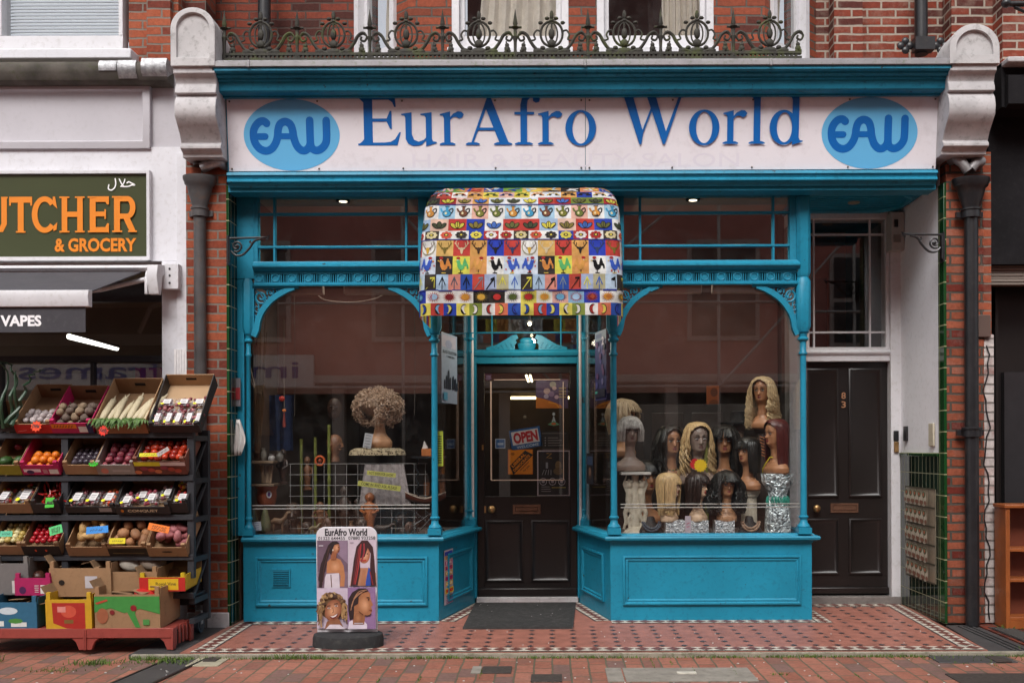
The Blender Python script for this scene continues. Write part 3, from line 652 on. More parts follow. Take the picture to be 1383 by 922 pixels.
column(X(336), .0, r=.018); column(X(587), 0.005); column(X(829), 0.005); column(X(1085), 0.0)
column(X(636.5, .84), .84, .018, 2.2, False); column(X(789, .84), .84, .018, 2.2, False)
# corner posts and heads
b = MB(); b.box(A0[0] - .035, X(345), -.02, .07, 2.5, 3.14, TEAL); b.box(A0[0] - .035, X(331), -.015, .06, .63, 2.5, TEAL); b.build('corner_post', parent=SF, bevel=.003)
b = MB(); b.box(X(1079), X(1094), -.035, .06, 2.53, 3.12, TEAL); b.build('corner_post', parent=SF, bevel=.008)
# frieze and transoms
def frieze(x0, x1):
 b = MB(); b.box(x0, x1, -.02, .03, Z(383.5), Z(380.5), TEAL); b.box(x0, x1, -.02, .03, Z(369), Z(366), TEAL)
 b.mould([(x0, -.02), (x1, -.02)], [(0, Z(366)), (.012, Z(366)), (.03, Z(364)), (.045, Z(361)), (.045, Z(359)), (.02, Z(356)), (.012, Z(353)), (0, Z(353))], TEAL)
 b.mould([(x0, -.02), (x1, -.02)], [(0, Z(386)), (.016, Z(386)), (.02, Z(384.2)), (.010, Z(383)), (0, Z(383))], TEAL)
 n = round((x1 - x0) / .12); st = (x1 - x0) / n; zl, zh = Z(380.5), Z(369)
 for i in range(n):
  u = x0 + i * st; b.box(u + .0, u + st * .58, -.014, .02, zl, zh, TEAL)
  for k in (.64, .78, .92): b.box(u + st * (k - .015), u + st * (k + .035), -.014, .02, zl, zh, TEAL)
  cx_, cz = u + st * .29, (zl + zh) / 2; b.tube([(cx_ + .026 * math.cos(a), -.016, cz + .026 * math.sin(a)) for a in [2 * PI * j / 16 for j in range(17)]], .005, 6, TEAL)
 b.build('frieze', parent=SF)
frieze(X(345), X(1079))
b = MB(); b.box(X(345), X(1079), .03, .05, Z(384), Z(366), INTERD); b.build('frieze_backing', parent=SF)
def transom(p0, p1, bars):
 x0, x1 = X(p0), X(p1); zl, zh = Z(353), Z(266); b = MB()
 b.box(x0 - .03, x0, -.015, .05, zl, zh + .08, TEAL); b.box(x1, x1 + .06, -.015, .05, zl, zh + .08, TEAL)
 b.box(x0, x1, -.012, .05, zh, zh + .08, TEAL); b.box(x0, x1, -.012, .05, zl - .02, zl + .004, TEAL)
 raised(b, x0 - .028, x1 + .058, 0, 0, [(0, 0)]) if 0 else None
 for p in bars: b.box(X(p) - .008, X(p) + .008, -.006, .035, zl, zh, TEAL)
 for q in (288, 332.5): b.box(x0, x1, -.009, .034, Z(q) - .008, Z(q) + .008, TEAL)
 f = b.build('transom_light', parent=SF, bevel=.002); g = MB(); g.box(x0, x1, .012, .017, zl, zh, GLASS); g.build('pane', parent=f)
transom(350, 566, (371.6, 549.5)); transom(843.5, 1067, (865.6, 1045.5))
b = MB(); b.box(X(572), X(838), -.01, .05, 2.5, 3.14, TEAL); b.build('centre_head', parent=SF)
# spandrel brackets
def spandrel(xc, s):
 """xc column axis, s=+1 opens to the right"""
 b = MB(); q = lambda a, c: (xc + s * a, 0.0, Z(386) - c)
 W_, H_ = .33, .36
 arc = [(W_, .0), (.27, .018), (.20, .055), (.14, .105), (.095, .165), (.065, .23), (.052, .30), (.03, .35)]
 pts = [q(a, c + .012) for a, c in arc]; P = catmull([(p[0], p[2]) for p in pts], 4)
 ins, out = [], []
 for i, p in enumerate(P):
  t = (P[min(i + 1, len(P) - 1)] - P[max(i - 1, 0)]).normalized(); n = Vector((-t.y, t.x)); k = .012 + .008 * min(1, i / 6)
  ins.append(p + n * k); out.append(p - n * k)
 b.loft([[(a.x, -.022, a.y), (c.x, -.022, c.y), (c.x, .022, c.y), (a.x, .022, a.y)] for a, c in zip(ins, out)], TEAL)
 b.box(min(q(.0, 0)[0], q(W_ + .03, 0)[0]), max(q(.0, 0)[0], q(W_ + .03, 0)[0]), -.02, .02, Z(386) - .014, Z(386), TEAL)
 b.box(min(q(.02, 0)[0], q(.036, 0)[0]), max(q(.02, 0)[0], q(.036, 0)[0]), -.02, .02, Z(386) - .36, Z(386), TEAL)
 def spiral(cx_, cz, r, a0, turns, w=.006):
  n = 16; b.tube([q(cx_ + r * (1 - .75 * i / n) * math.cos(a0 + turns * 2 * PI * i / n), cz + r * (1 - .75 * i / n) * math.sin(a0 + turns * 2 * PI * i / n)) for i in range(n + 1)], [w * (1 - .3 * i / n) for i in range(n + 1)], 6, TEAL)
 spiral(.085, .075, .048, 1.2, 1.3, .009); spiral(.155, .04, .030, 2.5, 1.2); spiral(.055, .16, .028, .4, 1.2); spiral(.215, .026, .018, 2.5, 1.1); spiral(.052, .225, .018, 0, 1.1); spiral(.047, .275, .012, 0, 1); spiral(.125, .085, .02, -1, 1)
 for a, c in (((.04, .02), (.11, .11)), ((.10, .02), (.17, .055)), ((.04, .09), (.07, .19)), ((.18, .012), (.26, .02)), ((.036, .2), (.05, .29))):
  b.tube([q(*a), q((a[0] + c[0]) / 2 + .01, (a[1] + c[1]) / 2 - .008), q(*c)], .005, 6, TEAL)
 b.build('spandrel_bracket', parent=SF)
spandrel(X(338), 1); spandrel(X(587), -1); spandrel(X(829), 1); spandrel(X(1083), -1)
# window panes
def pane(a, c, z0=ZS + .004, z1=ZT, off=-.03, nm='window_pane'):
 M, w = locM(a, c); b = MB(M); b.box(.02, w - .02, off - .006, off, z0, z1, GLASS); b.build(nm, parent=SF)
pane(A0, A1); pane(A1, A2, z1=2.9); pane(B2, B1, z1=2.9); pane(B1, B0); pane(B0, B3, z1=3.0)
b = MB(); b.tube([(A2[0] - .02, .83, .63), (A2[0] - .02, .83, 2.9)], .012, 6, WHITEW); b.tube([(B2[0] + .02, .83, .63), (B2[0] + .02, .83, 2.9)], .012, 6, WHITEW); b.build('glazing_edge', parent=SF)
# roller blind cases at the heads of the windows
for p0, p1 in ((372, 438), (466, 540), (866, 948), (962, 1046)):
 b = MB(); b.box(X(p0, .08), X(p1, .08), .05, .11, Z(397, .08), Z(385, .08), paint('blind_case', (.45, .38, .34), .6) if p0 == 372 else bpy.data.materials['blind_case']); b.build('blind_case', parent=SF, bevel=.006)
# doorway: frame, fanlight, pediment
YD = .92
def x9(p): return X(p, .9)
def z9(p): return Z(p, .9)
b = MB(); b.box(x9(628), x9(644), .86, 1.0, 0, 3.0, TEAL); b.box(x9(779.5), x9(795), .86, 1.0, 0, 3.0, TEAL); b.box(x9(644), x9(779.5), .87, 1.0, z9(491), z9(478), TEAL); b.box(x9(644), x9(779.5), .87, 1.0, z9(392), z9(380), TEAL)
b.box(x9(633), x9(638), .845, .87, .63, 3.0, TEAL); b.box(x9(786), x9(790), .845, .87, .63, 3.0, TEAL)
b.mould([(x9(640), .865), (x9(784), .865)], [(0, z9(482)), (.02, z9(481)), (.035, z9(477)), (.035, z9(475)), (.015, z9(473)), (0, z9(472))], TEAL)
for p in (665, 758): b.box(x9(p) - .006, x9(p) + .006, .895, .925, z9(478), z9(392), TEAL)
for q in (449,): b.box(x9(644), x9(779.5), .89, .925, z9(q) - .006, z9(q) + .006, TEAL)
df = b.build('door_frame', parent=SF, bevel=.003)
b = MB(); b.box(x9(644), x9(779.5), .905, .91, z9(478), z9(392), GLASS); b.build('fanlight_pane', parent=df)
b = MB()
for s in (-1, 1):
 xc = x9(712); q = lambda a, c: (xc + s * a / 164, .87, z9(c))
 pr = [(54, 474), (54, 470), (40, 466), (28, 459), (20, 454), (13, 453), (11, 457), (15, 460), (13, 463), (16, 466), (16, 474)]
 b.loft([[(x, y, z) for x, _, z in [q(*p) for p in pr]] for y in (.855, .885)], TEAL)
 b.tube([q(54, 471), q(40, 467), q(28, 460), q(19, 454.5), (q(13, 453)[0], .865, q(13, 453)[2])], .010, 6, TEAL)
 for i in range(5): b.tube([(xc + s * (22 + i * 6) / 164, .853, z9(463 + i * 1.6)), (xc + s * (18 + i * 6) / 164, .853, z9(471))], .005, 5, TEAL)
b.lathe([(.05, z9(474)), (.07, z9(470)), (.075, z9(464)), (.05, z9(463)), (.06, z9(460)), (.04, z9(457)), (.0, z9(456))], (x9(712), .87, 0), 14, TEAL, sy=.4)
b.box(x9(656), x9(768), .85, .89, z9(476), z9(473), TEAL)
b.build('pediment', parent=df)
b = MB(); b.box(A2[0] - .25, B2[0] + .25, -.0, 1.0, 2.95, 3.0, TEAL); b.build('lobby_ceiling', parent=SF)
dr = MB(); xa, xb = x9(644.5), x9(779); za, zb_ = .045, z9(492)
gx0, gx1, gz0, gz1 = x9(654), x9(770), z9(670), z9(503)
dr.box(xa, gx0, YD, YD + .05, za, zb_, BLACKW); dr.box(gx1, xb, YD, YD + .05, za, zb_, BLACKW); dr.box(gx0, gx1, YD, YD + .05, gz1, zb_, BLACKW); dr.box(gx0, gx1, YD, YD + .05, za, gz0, BLACKW)
D = dr.build('door', parent=SF, bevel=.002)
Mdoor, _ = locM((0, YD), (1, YD))
for p0, p1 in ((655, 706), (717, 769)):
 b = MB(Mdoor); raised(b, x9(p0), x9(p1), z9(785), z9(702), [(0, 0), (0, .014), (.012, .02), (.03, .008), (.05, .003)], BLACKW); b.build('door_panel', parent=D)
b = MB(); b.box(gx0, gx1, YD + .02, YD + .026, gz0, gz1, GLASS); b.build('door_glass', parent=D)
b = MB(); b.box(xa, xb, YD - .03, YD, .045, .115, BLACKW); b.build('weather_bar', parent=D, bevel=.008)
b = MB(); b.box(x9(640), x9(784), .86, 1.0, 0, .045, STONE); b.build('step', parent=SF, bevel=.005)
b = MB(); b.sphere((x9(664), YD - .045, z9(687)), (.032, .022, .032), 16, BRASS, 10); b.lathe([(.02, 0), (.012, .04)], (0, 0, 0), 10, BRASS) if 0 else None
b.tube([(x9(664), YD, z9(687)), (x9(664), YD - .04, z9(687))], .011, 8, BRASS); b.build('knob', parent=D)
b = MB(); b.box(x9(653.5), x9(656), YD - .006, YD, z9(692), z9(683), BRASS); b.box(x9(650.5), x9(653), YD - .006, YD, z9(607), z9(600), BRASS); b.build('lock', parent=D)
b = MB(Mdoor); raised(b, x9(692), x9(730), z9(694), z9(681), [(0, 0), (.002, .008), (.02, .008), (.022, .002), (.024, .002), (.027, .01)], COPPER); b.build('letterbox', parent=D)
# thin pale lines drawn as a frame on the door glass
b = MB(); tp = col('#d8bfae'); f = lambda a, c, k=0: Vector((a, YD + .018 - k, c)); A = Art(b, f)
A.line([(x9(663), z9(648)), (x9(761), z9(648))], .008, tp); A.line([(x9(663), z9(648)), (x9(663), z9(514))], .012, tp); A.line([(x9(667), z9(512)), (x9(757), z9(512))], .006, tp); A.line([(x9(761), z9(648)), (x9(761), z9(515))], .007, tp)
b.keep = True; b.build('pale_border', parent=D, smooth=0)
# ---- side door in the white recess
YE = .80; x8 = lambda p: X(p, YE); z8 = lambda p: Z(p, YE)
sd = thing('side_door', 'black four-panel door numbered 83 in its white frame, right of the display window', 'door', (x8(1139), YE, 0))
b = MB(); b.box(x8(1064), x8(1079), .74, .9, 0, 3.2, WHITEW); b.box(x8(1199), x8(1213), .72, .9, 0, 3.2, WHITEW); b.box(x8(1079), x8(1199), .74, .9, z8(490), z8(471), WHITEW); b.box(x8(1079), x8(1199), .74, .9, z8(299), z8(280), WHITEW)
b.box(x8(1079), x8(1091.5), .745, .86, z8(471), z8(299), WHITEW); b.box(x8(1194), x8(1199), .745, .86, z8(471), z8(299), WHITEW)
b.mould([(x8(1075), .74), (x8(1203), .74)], [(0, z8(482)), (.012, z8(481)), (.02, z8(478)), (.01, z8(475)), (0, z8(474))], WHITEW)
fr = b.build('door_frame', parent=sd, bevel=.003)
b = MB()
for p in (1099, 1174.5): b.box(x8(p) - .007, x8(p) + .007, .775, .80, z8(471), z8(299), WHITEW)
for q in (319, 450.5): b.box(x8(1091.5), x8(1194), .772, .801, z8(q) - .007, z8(q) + .007, WHITEW)
b.build('glazing_bars', parent=fr); b = MB(); b.box(x8(1091.5), x8(1194), .785, .79, z8(471), z8(299), GLASS); b.build('fanlight_pane', parent=fr)
b = MB(); b.box(x8(1080), x8(1198.5), YE, YE + .05, .09, z8(491), BLACKW); D2 = b.build('door_leaf', parent=sd, bevel=.002)
M8, _ = locM((0, YE), (1, YE))
for p0, p1, q0, q1 in ((1088, 1132, 672, 499), (1146, 1190, 672, 499), (1088, 1132, 776, 701), (1146, 1190, 776, 701)):
 b = MB(M8); raised(b, x8(p0), x8(p1), z8(q0), z8(q1), [(0, 0), (0, .014), (.01, .019), (.026, .007), (.04, .003)], BLACKW); b.build('door_panel', parent=D2)
b = MB(); b.box(x8(1079), x8(1199), YE - .03, YE, .075, .13, BLACKW); b.build('weather_bar', parent=D2, bevel=.008)
b = MB(); b.box(x8(1066), x8(1212.5), .705, .9, 0, .062, paint('grey_step_stone', (.16, .14, .13), .8, .2, 8, '#3a3630', .5, .4)); b.build('step', parent=sd, bevel=.006)
b = MB(); b.sphere((x8(1101), YE - .045, z8(687)), (.031, .022, .031), 16, BRASS, 10); b.tube([(x8(1101), YE, z8(687)), (x8(1101), YE - .04, z8(687))], .011, 8, BRASS); b.build('knob', parent=D2)
b = MB(M8); raised(b, x8(1121), x8(1159), z8(693.5), z8(680.5), [(0, 0), (.002, .008), (.016, .008), (.018, .003), (.02, .003), (.022, .009)], COPPER); b.build('letterbox', parent=D2)
b = MB(); f = lambda a, c, k=0: Vector((a, YE - .012 - k, c)); ch = col('#b98a6a', .4, .6)
for i, s in enumerate('83'): b.text(s, (x8(1136), z8(540 + i * 12), x8(1142), z8(531 + i * 12)), f, ch, .02)
b.keep = True; b.build('numerals', parent=D2)
# hall wall behind the fanlight of the side door
b = MB(); b.box(2.80, 2.85, .83, 2.25, 0, 3.3, INTERD); b.box(x8(1064), 2.85, .9, 2.25, 3.3, 3.34, INTERD); b.box(x8(1064), 2.80, 2.2, 2.25, 0, 3.3, paint('warm_hall', (.28, .10, .05), .8)); b.build('hall_wall', parent=sd)
b = MB(); b.box(x8(1125), x8(1150), 1.5, 1.55, 1.9, 2.75, INTERD); b.box(x8(1064), 1.97, .9, 2.2, 0, 3.3, INTERD); b.build('hall_partition', parent=sd)
# ---- soffit, interior shell
b = MB(); b.box(-2.29, 2.79, -.06, .06, 3.125, 3.36, TEAL); b.build('head_beam', parent=SF)
sf = MB(); sf.box(1.90, 2.79, .06, .9, 3.15, 3.36, TEAL);
oc = [(2.05, .16), (2.62, .16), (2.72, .28), (2.72, .55), (2.62, .68), (2.05, .68), (1.96, .55), (1.96, .28)]
sf.mould(oc, [(0, 3.152), (0, 3.14), (.01, 3.128), (.03, 3.13), (.04, 3.14), (.045, 3.152)], TEAL, closed=True)
for i in range(14): sf.box(1.905, 2.785, .07 + i * .058, .074 + i * .058, 3.146, 3.151, TEAL2)
so_ = sf.build('soffit', parent=SF)
b = MB(); b.lathe([(.045, 3.15), (.045, 3.142), (.03, 3.144)], (2.34, .42, 0), 20, col('#c9b8a0', .3, .6)); b.build('downlight', parent=so_)
BULK = paint('bulkhead_reflection_tint', (.088, .034, .027), .8, .25, 1.5)  # red-brown colour partly stands in for the street reflected in the glass
IN = thing('shop_interior', 'dim brown room behind the display windows, with boarded shelves and a pale ceiling', 'room', (-.2, 2, 0))
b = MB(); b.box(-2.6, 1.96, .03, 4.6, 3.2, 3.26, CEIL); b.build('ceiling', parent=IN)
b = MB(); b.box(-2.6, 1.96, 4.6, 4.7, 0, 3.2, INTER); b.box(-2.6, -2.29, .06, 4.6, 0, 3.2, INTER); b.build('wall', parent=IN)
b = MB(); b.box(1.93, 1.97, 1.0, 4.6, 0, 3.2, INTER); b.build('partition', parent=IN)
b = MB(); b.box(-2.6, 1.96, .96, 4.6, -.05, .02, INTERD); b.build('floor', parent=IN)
b = MB(); b.box(-2.29, -.85, 1.05, 1.08, 1.72, 3.2, BULK); b.box(.42, 1.89, 1.05, 1.08, 1.72, 3.2, BULK); b.build('bulkhead', parent=IN)  # carried down low so its painted reflection tone backs the upper panes
for pts in ([(-2.25, .04), (-.86, .04), (-.67, .9), (-.67, 1.1), (-2.25, 1.1)], [(.26, .9), (.46, .04), (1.88, .04), (1.88, 1.1), (.26, 1.1)]):
 b = MB(); b.prism_z(pts, .50, .60, paint('grey_display_cloth', (.14, .12, .11), .9) if pts[0][0] < -2 else bpy.data.materials['grey_display_cloth']); b.build('display_floor', parent=IN)
for i, (xx, yy, zz) in enumerate(((-1.62, .5, 3.198), (1.11, .5, 3.198))):
 for dx in (-.35, .35):
  sp = bpy.data.lights.new('spot', 'SPOT'); sp.energy = 16; sp.spot_size = math.radians(115); sp.spot_blend = .6; sp.shadow_soft_size = .05; sp.color = (1, .88, .72)
  so_ = bpy.data.objects.new('spot', sp); COL.objects.link(so_); so_.location = (xx + dx, .22, 3.12); so_.rotation_euler = (math.radians(6), 0, 0)
 t = thing('downlight', ['lit round ceiling spotlight behind the transom glass of the bird-cage window side', 'lit round ceiling spotlight behind the transom glass above the wigs'][i].replace('bird-cage window side', 'window with the afro wig'), 'light', (xx, yy, zz))
 b = MB(); b.lathe([(.035, zz - .01), (.055, zz - .012), (.055, zz)], (xx, yy, 0), 20, col('#111111', .4)); b.build('bezel', parent=t); b = MB(); b.lathe([(.032, zz - .012), (.03, zz - .009)], (xx, yy, 0), 16, emit('warm_lamp%d' % i, (1, .85, .6), 2.5)); b.build('lamp', parent=t)
for k, (xa_, xb_, yy, zz, lab) in enumerate(((X(690, 4.2), X(733, 4.2), 4.2, Z(537, 4.2), 'long lit tube lamp deep in the shop seen through the door glass'), (X(765, 4.2), X(769, 4.2), 4.2, Z(537, 4.2), 'short piece of lit tube lamp at the right edge of the door glass'))):
 t = thing('tube_lamp', lab, 'light', ((xa_ + xb_) / 2, yy, zz)); b = MB(); b.tube([(xa_, yy, zz), (xb_, yy, zz)], .016, 10, emit('tube_glow%d' % k, (1, .8, .42), 4)); b.build('tube', parent=t)
 b = MB(); b.box(xa_, xb_, yy - .03, yy + .03, zz + .02, zz + .06, col('#6b5a48')); b.build('housing', parent=t)
t = thing('tube_lamp', 'pair of short lit tubes end-on near the top of the door glass', 'light', (.02, 2.0, 2.45))
b = MB(); gm = emit('tube_glow3', (1, .85, .5), 5); b.tube([(-.265, 3.3, 2.03), (-.265, 4.2, 2.03)], .012, 8, gm); b.build('tube', parent=t); b = MB(); b.tube([(-.225, 3.3, 2.03), (-.225, 4.2, 2.03)], .012, 8, gm); b.build('tube', parent=t)
t = thing('ceiling_lamp', 'small lit bulb in a gold filigree shade behind the wig window', 'light', (X(852, 1.3), 1.3, Z(519, 1.3)))
b = MB(); c_ = (X(852, 1.3), 1.3, Z(520, 1.3)); b.sphere(c_, .018, 10, emit('bulb_glow', (1, .9, .7), 30)); b.build('bulb', parent=t)
b = MB(); R = random.Random(5); gd = paint('gold_wire', (.5, .36, .16), .35, metal=.8)
for i in range(16):
 a = 2 * PI * i / 16; r_ = .05 + .012 * (i % 2); b.tube([(c_[0] + .02 * math.cos(a), c_[1], c_[2] + .02 * math.sin(a)), (c_[0] + r_ * math.cos(a + .3), c_[1] - .01, c_[2] + r_ * math.sin(a + .3)), (c_[0] + (r_ - .012) * math.cos(a + .5), c_[1], c_[2] + (r_ - .012) * math.sin(a + .5))], .004, 5, gd)
b.build('shade', parent=t)
t = thing('porch_lamp', 'small lit lamp glowing below the patterned canopy', 'light', (X(716, .5), .5, Z(440, .5)))
b = MB(); pl = bpy.data.lights.new('porch', 'POINT'); pl.energy = 7; pl.color = (1, .88, .7); pl.shadow_soft_size = .03; po = bpy.data.objects.new('porch', pl); COL.objects.link(po); po.location = (X(716, .4), .42, Z(445, .5)); b.sphere((X(716, .5), .5, Z(437, .5)), .014, 12, emit('porch_glow', (1, .9, .6), 6)); b.build('bulb', parent=t); b = MB(); b.lathe([(.03, Z(434, .5)), (.02, Z(430, .5)), (.005, Z(426, .5)), (.004, 2.95)], (X(716, .5), .5, 0), 10, IRON); b.build('holder', parent=t)

# ------------------------------------------------------------------ fascia, cornice and lettering
FA = thing('fascia', 'moulded blue cornice and fascia box carrying the long white sign', 'fascia', (.2, -.25, 3.1))
XL, XR = -2.30, 2.735
def zz(p, y): return Z(p, y)
cor = [(-.50, 89), (-.50, 94), (-.485, 97), (-.465, 98.5), (-.465, 101), (-.45, 104), (-.435, 105), (-.435, 107.5), (-.415, 110), (-.405, 121), (-.395, 123.5), (-.35, 127), (-.33, 128.5), (-.33, 130.5), (-.272, 133)]
pts = [(y, zz(p, y)) for y, p in cor] + [(.08, zz(133, -.272)), (.08, zz(89, -.5))]
b = MB(); b.prism_x(pts, XL, XR, TEAL2); b.build('cornice', parent=FA, smooth=25)
low = [(-.215, 231), (-.262, 231.5), (-.268, 235), (-.255, 237.5), (-.25, 240.5), (-.262, 242), (-.262, 244), (-.235, 247), (-.222, 252)]
pts = [(y, zz(p, y)) for y, p in low] + [(-.061, zz(252, -.222) + .004), (-.061, zz(231, -.215) + .02)]
b = MB(); b.prism_x(pts, XL + .02, XR - .01, TEAL2); b.build('lower_moulding', parent=FA, smooth=25)
b = MB(); zt_, zb2 = zz(133, -.272), zz(231, -.215)
b.prism_x([(-.27, zt_), (-.213, zb2), (.05, zb2), (.05, zt_)], XL + .012, XR - .014, TEAL); b.build('fascia_board', parent=FA)
b = MB(); b.box(XL + .01, XR, -.2, -.05, zz(258, -.2), zz(250, -.2), TEAL); b.build('bed_mould', parent=FA)
b = MB(); b.box(XL - .02, XR + .02, -.515, .1, Z(89, -.51), Z(81.5, -.51), LEAD)
for x in (X(338, -.5), X(792, -.5), 1.5): b.box(x - .01, x + .01, -.522, -.5, Z(90, -.51), Z(80.5, -.51), LEAD)
b.box(XL, XR, -.5, .6, Z(82, -.51), Z(81, -.51) + .01, LEAD); b.build('lead_flashing', parent=FA, bevel=.004)
# glyphs for the serif sign, in photo pixels: origin baseline, y up (cap height 63, x-height 44)
def serif_glyph(A, ch, x, w, c, by=0):
 q = lambda pts: [(x + a, by + y) for a, y in pts]
 P = lambda *pts: A.poly(q(pts), c)
 def stem(x0, x1, y0, y1): P((x0, y0), (x1, y0), (x1, y1), (x0, y1))
 def foot(xc, hw, y, up=1): P((xc - hw, y), (xc + hw, y), (xc + hw, y + 1.6 * up), (xc + hw * .62, y + 3.4 * up), (xc - hw * .62, y + 3.4 * up), (xc - hw, y + 1.6 * up))
 if ch == 'E':
  stem(8, 20, 0, 64); P((0, 61.6), (49, 61.6), (49, 64), (0, 64)); P((2, 61.6), (5, 59), (8, 56), (8, 61.6)); P((20, 59.6), (42, 59.6), (47, 56), (49.5, 50), (51.5, 50), (50.5, 64), (20, 64))
  P((0, 0), (20, 0), (20, 2.4), (0, 2.4)); P((2, 2.4), (8, 2.4), (8, 8), (5, 4.5)); P((20, 0), (53, 0), (58, 17), (55.8, 17), (50, 8), (44, 4.6), (36, 3.6), (20, 3.6))
  P((20, 31), (40, 31), (40, 35), (20, 35)); P((39, 31), (43.5, 21.5), (45.8, 21.5), (45.8, 45), (43.5, 45), (39, 35))
 if ch == 'u':
  P((0, 41), (14, 43), (14, 14), (17, 7), (23, 4.5), (23, -.5), (15, -1), (9, 2), (5.5, 8), (5.5, 36), (4, 38.8), (0, 39.4)); P((23, 4.5), (30, 7), (33, 10), (33, 6), (27, .5), (23, -.5))
  P((26, 41), (41, 43), (41, 8), (42.5, 5), (47.5, 4), (47.5, 2.5), (33, -1.5), (33, 36), (31, 38.8), (26, 39.4))
 if ch == 'r':
  P((0, 39), (0, 40.6), (14, 44), (14, 3), (5.5, 3), (5.5, 35), (4, 38.5)); foot(10, 10.5, 0)
  P((14, 33), (18, 36.5), (22, 36.8), (26, 34.5), (30, 36), (32.5, 40), (29, 43.6), (24, 43.8), (18, 41), (14, 36.5))
 if ch == 'A':
  P((7, 3), (10, 3), (31, 56), (33, 64), (29.5, 64)) ; P((29.5, 64), (33, 64), (57.5, 3), (45, 3), (25.8, 50.5)); P((15, 19), (42, 19), (40.5, 22.6), (16.5, 22.6)); foot(9, 9.3, 0); foot(50, 12.3, 0)
 if ch == 'f':
  stem(8, 17, 3, 52); foot(12.5, 12, 0); P((0, 39.5), (26.5, 39.5), (26.5, 42.8), (0, 42.8)); P((8, 52), (17, 52), (18, 58), (21, 61), (26, 61), (28, 64.6), (22, 65.6), (15, 64), (10, 60)); P((25, 62), (25, 57), (29, 54.5), (33.5, 56), (34.5, 60), (32, 64), (28, 64.6))
 if ch == 'o': A.ring(x + w / 2, by + 21.6, w / 2, 23.3, w / 2 - 9.6, 20.6, c, 36, dx=0, dy=0)
 if ch == 'l': P((0, 61), (0, 62.4), (14.5, 66), (14.5, 3), (5.5, 3), (5.5, 57), (4, 60.4)); foot(10, 11, 0)
 if ch == 'd':
  A.ring(x + 19, by + 21.4, 19, 22.8, 10.2, 19.6, c, 32, dx=1)
  P((25, 61), (25, 62.4), (39.5, 66), (39.5, 8), (41, 4.4), (45, 4), (45, 2.4), (30.5, -1.6), (30.5, 57), (29, 60.4))
 if ch == 'W':
  foot(11, 12, 64, -1); foot(45, 12, 64, -1); foot(78.5, 9.5, 64, -1)
  P((5, 61), (17.5, 61), (31, 15), (28.5, 0), (26, 0)); P((26, 0), (28.5, 0), (31, 15), (45, 50), (43, 52.5), (29.5, 18)) ; P((36, 61), (48, 61), (62, 15), (60, 0), (57.5, 0), (42, 44)); P((57.5, 0), (60.2, 0), (82, 61), (78, 61), (60.5, 14))
